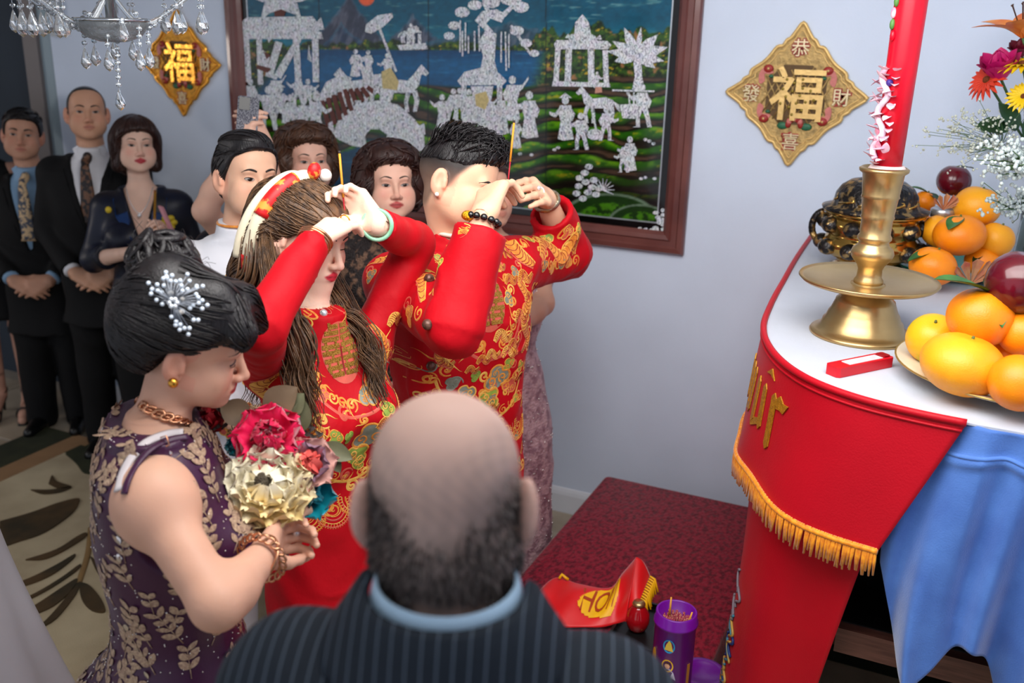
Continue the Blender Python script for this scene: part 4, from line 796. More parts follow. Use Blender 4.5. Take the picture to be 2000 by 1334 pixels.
# ================================================================== velvet covered low table and what lies on it
PZ = .33
pt = empty('low_table', (-.75, 2.7, 0), 'low kneeling table draped in dark red crushed velvet', 'table')
M_vel = mat('crushed_velvet', (140, 24, 46), .8, color2=(94, 8, 28), vscale=70, thresh=(.45, .6), stretch=(1, .6, 1), bump=.4, bscale=120, sheen=.25, spec=.2)
x0, x1, y0, y1 = -1.115, -.435, 2.05, 3.40
def velv(u, v):
    """cloth over the table: top and the hanging sides in one sheet"""
    per = [(x0, y0), (x1, y0), (x1, y1), (x0, y1)]
top_ = np.array([(x0, y0), (x1, y0), (x1, y1), (x0, y1)]); 
q = []
for (cx_, cy_), a0 in zip(((x1 - .02, y1 - .02), (x0 + .02, y1 - .02), (x0 + .02, y0 + .02), (x1 - .02, y0 + .02)), (0, 90, 180, 270)): q += [(cx_ + .02 * math.cos(math.radians(a0 + t)), cy_ + .02 * math.sin(math.radians(a0 + t))) for t in (0, 45, 90)]
qq = np.array(q); rings = []; ctr = qq.mean(0)
dense = np.concatenate([np.linspace(qq[i], qq[(i + 1) % len(qq)], 24 if np.linalg.norm(qq[i] - qq[(i + 1) % len(qq)]) > .3 else 3, endpoint=False) for i in range(len(qq))]); nd = len(dense)
nrm_ = _n  # outward directions
dirs = dense - np.clip(dense, (x0 + .05, y0 + .05), (x1 - .05, y1 - .05)); dirs /= np.linalg.norm(dirs, axis=1)[:, None]
V = [np.column_stack([dense - dirs * .012, np.full(nd, PZ)]), np.column_stack([dense - dirs * .003, np.full(nd, PZ - .004)]), np.column_stack([dense, np.full(nd, PZ - .014)])]
ss = np.arange(nd) / nd * 2 * math.pi
for z in np.linspace(PZ - .06, .012, 7): V.append(np.column_stack([dense + dirs * ((PZ - z) * (.05 + .05 * np.sin(ss * 23) + .03 * np.sin(ss * 41 + 1)))[:, None], np.full(nd, z)]))
V = np.concatenate(V); Fc = [tuple(range(nd))] + [(i * nd + k, i * nd + (k + 1) % nd, (i + 1) * nd + (k + 1) % nd, (i + 1) * nd + k)[::-1] for i in range(9) for k in range(nd)]
mk('velvet_cover', V, Fc, M_vel, pt)
mk('board', *box((x0 + .03, y0 + .03, PZ - .05), (x1 - .03, y1 - .03, PZ - .022)), M_altar, pt, smooth=False)
for sx in (x0 + .06, x1 - .06):
    for sy in (y0 + .06, y1 - .06): mk('leg', *box((sx - .02, sy - .02, .017), (sx + .02, sy + .02, PZ - .05)), M_altar, pt, smooth=False)
# purple incense canister with loose lid
M_pur = mat('purple_plastic', (104, 12, 140), .32, var=.06, vscale=6, coat=.15)
cb = Pz(1322, 1192, PZ + .32); cn = empty('incense_canister', (cb[0], cb[1], PZ), 'open purple plastic canister of incense with a printed robed figure', 'canister')
CR = .054
mk('tub', *lathe([(0, 0), (CR - .004, 0), (CR - .002, .004), (CR - .002, .285), (CR + .002, .288), (CR + .002, .294), (CR - .002, .297), (CR - .002, .318), (CR - .005, .32), (CR - .009, .318), (CR - .009, .27), (0, .27)], 48, (cb[0], cb[1], PZ)), M_pur, cn)
st = Acc(); gcol = mat('incense_tips', (150, 26, 70), .8, color2=(196, 150, 110), vscale=300, thresh=(.5, .6))
for i in range(420):
    a = rnd.uniform(0, 2 * math.pi); rr = (CR - .012) * math.sqrt(rnd.random()); h_ = .29 + rnd.uniform(-.01, .008) - .02 * math.exp(-(rr / .015) ** 2)
    p = np.array((cb[0] + rr * math.cos(a), cb[1] + rr * math.sin(a), PZ)); st.add(*tube(np.array([p + (0, 0, .255), p + (0, 0, h_)]), .0015, 4))
st.mk('incense_bundle', gcol, cn)['kind'] = 'stuff'
M_stk = mat('bamboo_stick', (226, 160, 60), .6, var=.2, vscale=40)
for dx, dy, lx, hh in ((-.02, .012, 0, .065), (.03, -.014, .012, .055)):
    p = np.array((cb[0] + dx, cb[1] + dy, PZ + .28)); tag(mk('incense_stick', *tube(np.array([p, p + np.array((lx, 0, hh))]), (.0035, .0022), 6), M_stk, loc=p), 'short bamboo stick poking up at the %s of the purple canister' % ('back left' if dx < 0 else 'right'), 'incense stick', 'sticks in the purple canister')
fwd_c = _n(np.array((-cb[0], -cb[1], 0)))
def on_can(poly, th=.0012, base=.0):
    """print on the tub: (angle from the camera side in metres round the wall, height)"""
    q = np.array(poly, float); a0 = math.atan2(fwd_c[1], fwd_c[0]); V = []
    for t in (base, th):
        for s_, z in q: a = a0 + s_ / CR; V.append((cb[0] + (CR - .002 + t) * math.cos(a), cb[1] + (CR - .002 + t) * math.sin(a), PZ + z))
    tri = tessellate_polygon([[Vector((a, b, 0)) for a, b in q]]); n_ = len(q); return V, [(i, (i + 1) % n_, n_ + (i + 1) % n_, n_ + i) for i in range(n_)] + [tuple(n_ + i for i in t) for t in tri]
def cprint(name, polys, colr, th=.0008, off=-.012):
    ac = Acc()
    for pl in polys: ac.add(*on_can([(a + off, b) for a, b in pl], th))
    ac.mk(name, mat('print_' + name, colr, .4, var=.08), cn, smooth=False)
cprint('blue_disc', [circ(0, .245, .016, .019, 18)], (30, 140, 190)); cprint('gold_boat', [[(-.011, .234), (.012, .232), (.006, .254), (0, .263), (-.007, .25)]], (220, 190, 70), .0012)
cprint('halo', [circ(0, .188, .016, .018, 18)], (232, 184, 50)); cprint('robe', [[(-.012, .177), (-.028, .161), (-.02, .151), (-.01, .157), (-.017, .11), (-.03, .08), (.027, .072), (.019, .12), (.013, .155), (.024, .149), (.017, .171), (.006, .181)]], (206, 204, 222), .0012)
cprint('face', [circ(0, .189, .007, .009, 10)], (228, 176, 140), .0014); cprint('red_heart', [[(-.004, .163), (.002, .167), (.006, .161), (0, .153)]], (200, 40, 40), .0016); cprint('hair', [[(-.008, .189), (-.006, .199), (.006, .199), (.008, .189), (.004, .195), (-.004, .195)]], (70, 40, 40), .0018)
cprint('side_emblem', [circ(-.048, .19, .010, .03, 12)], (190, 150, 40)); cprint('side_strip', [[(.056, .02), (.066, .02), (.066, .19), (.056, .19)]], (170, 120, 50))
ld = Pz(1372, 1312, PZ + .03); ldo = empty('canister_lid', (ld[0], ld[1], PZ), 'round purple lid lying beside the purple canister', 'lid'); mk('cap', *lathe([(0, .003), (.06, 0), (.068, .002), (.069, .024), (.066, .029), (.05, .03), (.048, .027), (0, .027)], 40, (ld[0], ld[1], PZ)), M_pur, ldo)
# black tray, red glass, red and yellow scarf
tr = Pz(1292, 1232, PZ); to = empty('serving_tray', (tr[0], tr[1], PZ), 'black tray beside the purple canister under the red scarf', 'tray')
mk('base', *box((tr[0] - .13, tr[1] - .14, PZ), (tr[0] + .035, tr[1] + .1, PZ + .006)), M_black, to, smooth=False)
for lo, hi in (((-.13, -.14), (.035, -.132)), ((-.13, .092), (.035, .1)), ((-.13, -.14), (-.122, .1)), ((.027, -.14), (.035, .1))): mk('rim', *box((tr[0] + lo[0], tr[1] + lo[1], PZ + .006), (tr[0] + hi[0], tr[1] + hi[1], PZ + .022)), M_black, to, smooth=False)
gl = Pz(1246, 1205, PZ + .05); go = empty('glass_lamp', (gl[0], gl[1], PZ + .006), 'small round ruby glass lamp under the scarf fringe', 'lamp')
mk('globe', *lathe([(0, 0), (.02, 0), (.03, .012), (.036, .035), (.033, .06), (.02, .078), (.016, .084), (0, .086)], 26, (gl[0], gl[1], PZ + .006)), mat('ruby_glass', (170, 14, 24), .08, var=.1, coat=.6), go)
mk('collar', *lathe([(0, .084), (.018, .084), (.02, .09), (.016, .097), (0, .097)], 20, (gl[0], gl[1], PZ + .006)), M_brass, go)
M_sred = mat('scarf_satin', (226, 20, 26), .42, var=.08, vscale=10, sheen=.3); M_syel = mat('scarf_yellow', (250, 190, 10), .5, var=.1, vscale=30)
so = empty('scarf', Pz(1190, 1160, PZ), 'bright red and yellow folded satin scarf with lettering on the velvet table', 'scarf')
Q4 = [P(*t) for t in ((1045, 1160, 2.98), (1085, 1128, 3.05), (1130, 1140, 3.04), (1190, 1148, 3.0), (1215, 1120, 2.95), (1243, 1088, 2.90))]   # ridge line left -> peak
F4 = [P(*t) for t in ((1040, 1215, 2.78), (1090, 1225, 2.75), (1140, 1225, 2.72), (1175, 1225, 2.7), (1200, 1220, 2.7), (1222, 1215, 2.72))]        # near hem
def zfix(p, z): r_ = p - CAM; return CAM + r_ * ((z - CAMH) / r_[2])
Q4 = [zfix(p, z) for p, z in zip(Q4, (PZ + .03, PZ + .05, PZ + .055, PZ + .06, PZ + .11, PZ + .19))]; F4 = [zfix(p, PZ + z) for p, z in zip(F4, (.012, .014, .014, .015, .02, .03))]
top_c = bez(Q4, 8); bot_c = bez(F4, 8); ns = len(top_c)
def scarf(u, v):
    i = np.clip(u * (ns - 1), 0, ns - 1); g = lambda c_: np.stack([np.interp(i, np.arange(ns), c_[:, k]) for k in range(3)], -1); a, b = g(top_c), g(bot_c)
    p = a * (1 - v[..., None]) + b * v[..., None]; p[..., 2] += .02 * np.sin(v * math.pi) + .008 * np.sin(u * 17 + v * 4) * np.sin(v * math.pi) + .01 * np.sin(v * 9) * u ** 3; n = np.zeros_like(p); n[..., 2] = .8; n[..., 1] = -.6; return p, n
sm1 = grid_mesh('cloth', scarf, 70, 30, M_sred, so, .003)
def scarf2(u, v):
    """hanging wing on the right of the peak"""
    a = top_c[-1]; b = zfix(P(1270, 1124, 2.9), PZ + .13); c_ = zfix(P(1236, 1205, 2.75), PZ + .06); e = bot_c[-1]
    p = (a * (1 - u)[..., None] + b * u[..., None]) * (1 - v)[..., None] + (e * (1 - u)[..., None] + c_ * u[..., None]) * v[..., None]; p[..., 2] += .015 * np.sin(u * math.pi) * (1 - v) ; n = np.zeros_like(p); n[..., 0] = .7; n[..., 2] = .5; return p, n
sm2 = grid_mesh('wing', scarf2, 24, 24, M_sred, so, .003)
for i in range(16):
    a, n = scarf2(np.array(1.), np.array(.02 + .9 * i / 15)); mk('tassel', *tube(np.array([a, a + CV(1, .6, -.2) * .016, a + CV(1, 2.6, -.5) * .05 + CV(1, 0, 0) * rnd.uniform(-.004, .006)]), (.003, .0042, .003), 6), M_syel, so)
mk('cord_end', *tube(np.array([zfix(P(1092, 1130, 3), PZ + .06), zfix(P(1098, 1122, 3), PZ + .07), zfix(P(1104, 1128, 3), PZ + .066), zfix(P(1110, 1132, 3), PZ + .06)]), .005, 6), M_syel, so)
bvs = bvh(np.array([v.co[:] for v in sm1.data.vertices]) + rootloc(sm1), [p.vertices[:] for p in sm1.data.polygons])
def drop_on(V, bv_, off=.002):
    V = np.array(V, float); 
    for i in range(len(V)):
        h_, n = hit(bv_, (V[i, 0], V[i, 1], PZ + .6), (0, 0, -1))
        if h_ is not None: V[i] = h_ + np.array((0, 0, off + max(0, V[i, 2] - 5)))
    return V
def uvs(u, v): return scarf(np.array(u), np.array(v))[0]
yb_ = [(.36, .62), (.42, .42), (.5, .22), (.58, .12), (.76, .16), (.8, .34), (.78, .62), (.72, .86), (.6, .86), (.42, .8)]; yb_ = bez(yb_ + yb_[:1], 4)[:-1]
tri = tessellate_polygon([[Vector((a, b, 0)) for a, b in yb_]]); nU, nV = 40, 26; ac = Acc()
V_, F_ = [], []                                      # yellow patch follows the folds
from mathutils.geometry import intersect_point_tri_2d
us = np.linspace(.34, .82, nU); vs_ = np.linspace(.1, .9, nV)
def inside(u, v):
    c_ = False; n = len(yb_)
    for i in range(n):
        (ax1, ay1), (ax2, ay2) = yb_[i], yb_[(i + 1) % n]
        if (ay1 > v) != (ay2 > v) and u < (ax2 - ax1) * (v - ay1) / (ay2 - ay1) + ax1: c_ = not c_
    return c_
for i in range(nU - 1):
    for j_ in range(nV - 1):
        if inside((us[i] + us[i + 1]) / 2, (vs_[j_] + vs_[j_ + 1]) / 2):
            q = [uvs(us[a], vs_[b]) + np.array((0, -.0012, .0022)) for a, b in ((i, j_), (i + 1, j_), (i + 1, j_ + 1), (i, j_ + 1))]; ac.add(q, [(3, 2, 1, 0)])
ac.mk('yellow_band', M_syel, sm1)
LV, LF = text_mesh('HON', 1, (0, 0, 0), (1, 0, 0), (0, 1, 0), .004); LV = np.array(LV); mx_ = np.abs(LV[:, :2]).max(0)
W_ = np.array([uvs(.575 + .17 * x / mx_[0] + .03 * y / mx_[1], .47 - .26 * y / mx_[1]) + np.array((0, -.002, .0035 + z * .2)) for x, y, z in LV]); mk('lettering', W_, LF, mat('scarf_letter', (176, 60, 16), .5, var=.1), sm1, smooth=False)

# ================================================================== people: library
M_skin = mat('skin', (230, 190, 165), .5, attr=True, bump=.04, bscale=220, sss=.12, spec=.35)
M_eye = mat('eye_surface', (255, 255, 255), .2, attr=True, spec=.5)
M_brow = mat('eyebrow_hair', (36, 28, 26), .7, var=.2, vscale=200)
M_lash = mat('eyelash', (22, 18, 18), .6, var=.1)
def hairmat(name, a, b, rough=.38):
    return mat(name, a, rough, color2=b, vscale=26, thresh=(.3, .75), stretch=(3, 3, .5), bump=.25, bscale=120, spec=.45)
M_hblack = hairmat('black_hair', (16, 14, 16), (34, 30, 32), .32); M_hbrown = hairmat('brown_hair', (54, 34, 26), (86, 56, 38)); M_hdkbr = hairmat('dark_brown_hair', (38, 20, 18), (58, 32, 26)); M_hlong = hairmat('highlighted_brown_hair', (46, 33, 27), (122, 88, 58), .34)
def frame(fc, uc):
    f = CV(*fc); u = CV(*uc); u = _n(u - f * u.dot(f)); return np.stack([np.cross(f, u), f, u], 1)
def frame_w(f, u): f = _n(f); u = np.asarray(u, float); u = _n(u - f * u.dot(f)); return np.stack([np.cross(f, u), f, u], 1)
class Person:
    def __init__(s, label, hp, fc, uc, f2, sex='m', hs=1., nk=(0, -.03, -.15), lean=(0, 0), skin=(226, 180, 152), wide=1., nb=None):
        s.c = np.array(hp, float)
        s.M = frame(fc, uc); s.hs = hs; s.sex = sex; s.skin = np.array(skin, float); s.f = _n(np.array((*f2, 0.))); s.side = np.array((s.f[1], -s.f[0], 0))
        s.nb = s.c + s.M @ np.array((0, -.028, -.11)) * hs + np.array((0, 0, -.045)) - s.f * .018; s.nb = s.nb if nb is None else np.asarray(nb); s.zN = s.nb[2]; s.wide = wide
        s.base = np.array((s.nb[0] + lean[0], s.nb[1] + lean[1], 0.)); s.root = empty('person', s.base, label, 'person'); s.prims = []; s.fine = []; s.lean = np.array((*lean, 0.))
        s.head_lo = None
    def W(s, u, v, z): 
        t = np.clip(z / s.zN, 0, 1); q = s.base - s.lean * t * t; return np.array((q[0], q[1], 0)) + s.side * u + s.f * v + np.array((0, 0, z))
    def L(s, x, y, z): return s.c + s.M @ np.array((x, y, z)) * s.hs
    def stations(s, rows):
        out = []
        for dz, rx, ry, fo in rows: z = s.zN + dz; q = s.W(0, fo, z); out.append((z, q[0], q[1], rx * s.wide, ry * s.wide))
        return out
    def torso_rows(s):
        if s.sex == 'm': return [(.012, .05, .05, 0), (-.02, .10, .062, -.005), (-.055, .175, .085, -.005), (-.11, .195, .105, 0), (-.21, .18, .122, .012), (-.40, .158, .112, .01), (-.56, .168, .118, 0), (-.70, .165, .115, 0)]
        return [(.012, .045, .045, 0), (-.02, .085, .055, -.005), (-.055, .145, .075, -.005), (-.11, .165, .095, .0), (-.20, .158, .12, .02), (-.27, .142, .108, .015), (-.37, .125, .092, .005), (-.47, .15, .108, 0), (-.56, .172, .122, -.01), (-.70, .168, .116, 0)]
    def sh(s, sg): return s.W(sg * (.172 if s.sex == 'm' else .148) * s.wide, -.005, s.zN - .085)
    def head(s, lips=.0, ears=True, cheek=1.):
        L = s.L; k = s.hs; e = lambda c_, r, kk=.012, op='u', M=None: ell(L(*c_), np.array(r) * k, s.M if M is None else M, kk * k, op); r_ = lambda a, b, ra, rb, kk=.012, op='u': rc(L(*a), L(*b), ra * k, rb * k, kk * k, op); f = 1. if s.sex == 'm' else .93
        p = [e((0, -.014, .036), (.0765, .096, .08)), e((0, .022, -.02), (.066 * f, .066, .082), .03), e((0, .05, .05), (.058, .04, .045), .03)]
        for q in (1, -1):
            p += [r_((.052 * q * f, -.002, -.045), (.02 * q, .066, -.093), .022 * f, .015, .03), e((.041 * q, .064, -.028), (.023 * cheek, .02, .021), .02)]
        p += [e((.04 * q, .05, -.056), (.03, .03, .034), .035) for q in (1, -1)] + [e((0, .074, -.098), (.021 * f, .016, .015), .022), r_((-.036, .082, .02), (.036, .082, .02), .008 * f, .008 * f, .018)]
        for q in (1, -1): p += [e((.032 * q, .103, -.002), (.019, .016, .0115), .014, 's'), e((.0315 * q, .0745, -.002), (.0155, .0145, .011), .006)]
        p += [r_((0, .086, .01), (0, .108, -.036), .0062, .0095, .012), e((0, .109, -.04), (.0105, .010, .0085), .008)]
        for q in (1, -1): p += [e((.0125 * q, .099, -.043), (.0085, .010, .0075), .006)]
        p += [e((0, .078, -.068), (.032, .018, .02), .015), e((.0, .0925, -.0635), (.021, .0085, .0052), .005), e((0, .0915, -.0735), (.018, .009, .0062), .005), r_((-.024, .103, -.0682), (.024, .103, -.0682), .0022, .0022, .003, 's')]
        if ears:
            for q in (1, -1):
                A = rotm(s.M[:, 2], q * .45); Me = A @ s.M
                p += [ell(L(.084 * q, -.012, -.006), np.array((.010, .0205, .034)) * k, Me, .005 * k), ell(L(.0955 * q, -.006, -.001), np.array((.009, .0115, .021)) * k, Me, .003 * k, 's'), rc(L(.082 * q, .002, -.002), L(.0835 * q, .004, -.016), .006 * k, .005 * k, .004 * k), ell(L(.08 * q, -.006, -.035), np.array((.007, .009, .011)) * k, Me, .006 * k)]
        nr = (.054 if s.sex == 'm' else .044) * k
        p += [rc(L(0, -.022, -.05), s.nb + np.array((0, 0, -.03)), nr, nr * 1.12, .03)]
        s.prims += p; lo = s.c - .15 * k; hi = s.c + .15 * k; s.fine.append((lo, hi, None)); s.lips = lips
    def hand(s, w_, fd, pn, sg, curl=(.25, .35, .3), k=1., thumb=(.5, .75, .25), spread=0., h=.0036, curls=None):
        """wrist, finger direction, palm normal, thumb side"""
        fd = _n(fd); pn = np.asarray(pn, float); pn = _n(pn - fd * pn.dot(fd)); t = np.cross(fd, pn) * sg; pr = []; k = k * (1. if s.sex == 'm' else .9); pts = [np.asarray(w_, float)]
        offs = (.031, .011, -.010, -.029); ml = (.088, .091, .087, .08); fl = ((.042, .025, .021), (.046, .029, .023), (.043, .027, .022), (.034, .02, .019))
        for i in range(4):
            kn = w_ + (fd * ml[i] + t * offs[i]) * k; pr.append(rc(w_ + t * offs[i] * .55 * k + fd * .01 * k, kn, .0145 * k, .0115 * k, .016 * k)); p0 = kn; a = 0.; cl = curls[i] if curls else curl
            for j_ in range(3):
                a += cl[j_]; d = _n(fd * math.cos(a) + pn * math.sin(a) + t * spread * (1.5 - i) * .2); p1 = p0 + d * fl[i][j_] * k; r0 = (.0095, .0086, .0078, .0066)[j_] * (.88 if i == 3 else 1) * k; r1 = (.0095, .0086, .0078, .0066)[j_ + 1] * (.88 if i == 3 else 1) * k
                pr.append(rc(p0, p1, r0, r1, .0035 * k)); p0 = p1; pts.append(p1)
        tb = w_ + (fd * .024 + t * .022 + pn * .006) * k; d = _n(fd * thumb[1] + t * thumb[0] + pn * thumb[2]); t1 = tb + d * .045 * k; d2 = _n(d + fd * .35 - t * .25 + pn * .1); t2 = t1 + d2 * .03 * k; t3 = t2 + d2 * .022 * k
        pr += [rc(tb, t1, .0155 * k, .0115 * k, .014 * k), rc(t1, t2, .0108 * k, .0095 * k, .005 * k), rc(t2, t3, .0095 * k, .0075 * k, .004 * k)]; pts += [t1, t3]
        s.prims += pr; pts = np.array(pts); s.fine.append((pts.min(0) - .022, pts.max(0) + .022, h)); s.last_hand = pts
        return p0
    def arm(s, sg, el, wr, r=(.047, .039, .026), h=None, sh=None):
        a = s.sh(sg) if sh is None else np.asarray(sh); k = (1. if s.sex == 'm' else .88); el = np.asarray(el); wr = np.asarray(wr); m = el + (wr - el) * .28
        s.prims += [ell(a, np.array((.06, .058, .062)) * k * s.wide, None, .03), rc(a, el, r[0] * k * s.wide, r[1] * k, .03), rc(el, m, r[1] * k, (r[1] + .002) * k, .02), rc(m, wr, (r[1] + .001) * k, r[2] * k, .02)]
        if h: q = np.array([a, el, wr]); s.fine.append((q.min(0) - .07, q.max(0) + .07, h))
    def legs(s, r=.07, lift=0., v=0.):
        for sg in (1, -1): s.prims += [rc(s.W(sg * .085, v * .4, s.zN - .62), s.W(sg * .09, .01 + v, .48), r, .05, .02), rc(s.W(sg * .09, .01 + v, .48), s.W(sg * .09, -.01 + v, .09), .05, .035, .02), rc(s.W(sg * .09, -.01 + v, .05 + lift), s.W(sg * .1, .12 + v, .035), .034, .026, .02)]
    def torso(s, grow=-.012): s.prims.append(loft(s.stations(s.torso_rows()), s.f[:2], .03, grow=grow))
    def color(s, V):
        q = (V - s.c) @ s.M / s.hs; x, y, z = q.T; colr = np.tile(s.skin, (len(V), 1)); ax = np.abs(x)
        n = np.sin(V[:, 0] * 90) * np.sin(V[:, 1] * 80) * np.sin(V[:, 2] * 85); colr *= (1 + .02 * n)[:, None]
        def mixc(m, c_): nonlocal colr; m = np.clip(m, 0, 1)[:, None]; colr = colr * (1 - m) + np.array(c_, float) * m
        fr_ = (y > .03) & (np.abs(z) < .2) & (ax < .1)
        mixc(np.exp(-((ax - .043) / .02) ** 2 - ((z + .032) / .02) ** 2) * fr_ * (.28 if s.sex == 'f' else .16), (214, 110, 96))
        mixc(np.exp(-(x / .016) ** 2 - ((z + .04) / .014) ** 2) * (y > .09) * .22, (206, 110, 92))
        lp = sm(1.15, .85, np.hypot(x / (.0245), (z + .0685) / (.0125 - .006 * np.minimum(1, ax / .025)))) * (y > .07)
        mixc(lp * (.92 if s.lips is not None and np.ndim(s.lips) else .45), s.lips if np.ndim(s.lips) else (176, 96, 84))
        mixc((np.exp(-(z + .0682) ** 2 / .0016 ** 2) * (ax < .022) * (y > .08)) * .55, (90, 30, 30))
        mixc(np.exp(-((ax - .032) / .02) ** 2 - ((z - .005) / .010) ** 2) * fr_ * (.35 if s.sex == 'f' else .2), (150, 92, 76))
        mixc((ax > .07) * (z < .04) * (z > -.06) * (y < .03) * (y > -.05) * .18, (210, 110, 96))
        if getattr(s, 'paint', None): 
            for fn, c_ in s.paint: mixc(fn(x, y, z), c_)
        return lin(colr)
    def build(s, h=.014, hh=.0032):
        P_ = s.prims; us = [p for p in P_ if p.op == 'u']; lo = np.min([p.lo for p in us], 0) - 3 * h; hi = np.max([p.hi for p in us], 0) + 3 * h
        lst = [(lo, hi, h)] + [(np.asarray(a), np.asarray(b), c_ or hh) for a, b, c_ in s.fine]; VV, QQ, n = [], [], 0
        for i, (a, b, r_) in enumerate(lst):
            V, Q = nets(field(P_, a, b, r_), a, r_); keep = np.ones(len(Q), bool)
            for j_, (a2, b2, r2) in enumerate(lst):
                if r2 < r_ or (r2 == r_ and j_ < i): m = 1.7 * max(r2, r_ * .3); ins = ((V > a2 + m) & (V < b2 - m)).all(1); keep &= ~ins[Q].all(1)
            VV.append(V); QQ.append(Q[keep] + n); n += len(V)
        V = np.concatenate(VV); Q = np.concatenate(QQ); used = np.unique(Q); mp = np.full(len(V), -1); mp[used] = np.arange(len(used)); V = V[used]; Q = mp[Q]
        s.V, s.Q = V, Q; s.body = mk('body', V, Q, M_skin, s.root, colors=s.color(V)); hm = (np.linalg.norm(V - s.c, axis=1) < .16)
        s.hb = bvh(V, Q[hm[Q].all(1)]); return s.body
    def face_pt(s, x, z, off=.0008):
        o = s.L(x, .3, z); h_, n = hit(s.hb, o, -s.M[:, 1]); return (h_ + s.M[:, 1] * off * s.hs) if h_ is not None else s.L(x, .09, z)
    def eyes(s, closed=False, brow=(.022, .0028), w_=.0145, h_=.0052):
        for q in (1, -1):
            nu, nv = 13, 7; V = []; C = []
            for i in range(nu):
                u = -1 + 2 * i / (nu - 1)
                for j_ in range(nv):
                    v = -1 + 2 * j_ / (nv - 1); hh = (.0012 if closed else h_) * math.sqrt(max(0, 1 - u * u)) + .0002; x = .0315 * q + w_ * u * q; z = -.002 + hh * v + .0015 * u - (.004 if closed else 0)
                    V.append(s.face_pt(x, z, .0014 + .001 * (1 - v * v))); d = math.hypot((x - .0315 * q) / .0074, (z + .0015) / .0074)
                    C.append(lin((24, 18, 18)) if closed or v > .55 or abs(u) > .95 else (lin((20, 13, 11)) if d < 1 else lin((178, 168, 162))))
            fc = [(i * nv + j_, i * nv + j_ + 1, (i + 1) * nv + j_ + 1, (i + 1) * nv + j_) for i in range(nu - 1) for j_ in range(nv - 1)]; mk('eye', V, fc, M_eye, s.root, colors=np.array(C))
            if brow:
                pts = [s.face_pt(x * q, brow[0] + dz, .0006) for x, dz in ((.013, -.002), (.022, .002), (.034, .0045), (.044, .002), (.05, -.003))]; mk('eyebrow', *tube(bez(pts, 3), np.interp(np.linspace(0, 1, 13), [0, .3, 1], [brow[1] * .7, brow[1], brow[1] * .25]), 6, .35, nrm=s.M[:, 1]), M_brow, s.root)
    def cap(s, t=.010, ym=None, nape=-.075, extra_=(), h=.005, name='hair', m=None, cut=True):
        """hair mass round the skull; ym = hairline (height, foremost y)"""
        ym = ym or [(-.12, -.06), (-.06, -.03), (-.02, -.004), (0, .02), (.03, .042), (.06, .06), (.078, .085), (.095, .14), (.2, .2)]; k = s.hs; zz = [a for a, _ in ym]; yy = [b for _, b in ym]
        p = [ell(s.L(0, -.014, .036), (np.array((.0765, .096, .08)) + t) * k, s.M, .01), ell(s.L(0, .05, .052), (np.array((.058, .04, .045)) + t * .8) * k, s.M, .03 * k), ell(s.L(0, -.04, -.01), np.array((.066 + t, .066 + t, .07)) * k, s.M, .03 * k)]
        if cut: p.append(local_fn(s.c, s.M, k, lambda x, y, z: np.maximum(y - np.interp(z, zz, yy) + .02 * np.clip(np.abs(x) - .03, 0, .1), nape - z), 'i', .006))
        p += list(extra_); lo = s.c - .26 * k; hi = s.c + .26 * k; V, Q = solid(p, h, (lo, hi)); o = mk(name, V, Q, m or M_hblack, s.root); s.hairbv = bvh(V, Q); s.hairV = V; return o
    def locks(s, n, flow, L_=.06, r=.004, lift=.0, where=None, m=None, parent=None, name='strands', seed=1, steps=6, off=.001, flat=.5, jit=.15):
        rg = np.random.default_rng(seed); V = s.hairV; q = (V - s.c) @ s.M / s.hs; ok = np.ones(len(V), bool) if where is None else where(*q.T); V = V[ok]
        if not len(V): return
        ac = Acc()
        for i in rg.choice(len(V), n):
            p = V[i]; pts = []; j_ = rg.normal(0, jit, 3)
            for t in range(steps + 1):
                h_ = s.hairbv.find_nearest(Vector(p)); pos = np.array(h_[0]); nn = np.array(h_[1]); lq = (pos - s.c) @ s.M / s.hs
                if nn.dot(pos - s.L(0, -.01, .02)) < 0: nn = -nn
                d = s.M @ (np.asarray(flow(*lq), float) + j_); d = d - nn * nn.dot(d); d /= np.linalg.norm(d) + 1e-9; pts.append(pos + nn * (off + lift * (t / steps) ** 2)); p = pos + d * L_ / steps
            tt = np.linspace(0, 1, len(pts)); ac.add(*tube(np.array(pts), r * (.35 + .65 * np.sin(np.pi * np.clip(tt * .85 + .12, 0, 1))), 5, flat))
        o = ac.mk(name, m or M_hblack, parent or s.root); o['kind'] = 'stuff'; return o
    def garment(s, name, prims, m, h=.008, wr=None, parent=None, label=None, box_=None):
        p = list(prims)
        if wr: a, fq = wr; p.append(fn_prim(lambda X, Y, Z: a * (np.sin(fq * (X * .9 + Z * .7) + 1.7 * np.sin(fq * .6 * Y + 2)) * np.sin(fq * .55 * (Y - Z * .8) + 1.3 * np.sin(fq * .5 * X)) - 1.2 * (1 - np.abs(np.sin(fq * .9 * (X * .6 - Y * .7 + Z * .5) + 1.5 * np.sin(fq * .35 * (Z + Y))))) ** 4 * np.clip(1.6 * np.sin(fq * .31 * (X + Y * .7 + Z * 1.2)), 0, 1)), 'add'))
        V, Q = solid(p, h, box_); o = mk(name, V, Q, m, parent or s.root)
        if label: o['label'] = label
        o_bv = bvh(V, Q); return o, o_bv, V, Q
    def sleeve(s, sg, el, wr, r=(.062, .052, .046), sh=None, k=.03, hollow=0, cut=0.):
        a = s.sh(sg) if sh is None else np.asarray(sh); el = np.asarray(el, float); wr = np.asarray(wr, float); d = _n(wr - el); e = wr - d * cut; f_ = 1. if s.sex == 'm' else .9
        p = [ell(a, np.array((.07, .068, .066)) * f_ * s.wide, None, .04), rc(a, el, r[0] * s.wide, r[1], k), cone(el, e, r[1], r[2], .02)]
        if hollow: p.append(cone(e - d * hollow, e + d * .03, r[2] - .022, r[2] - .013, .003, 's'))
        return p

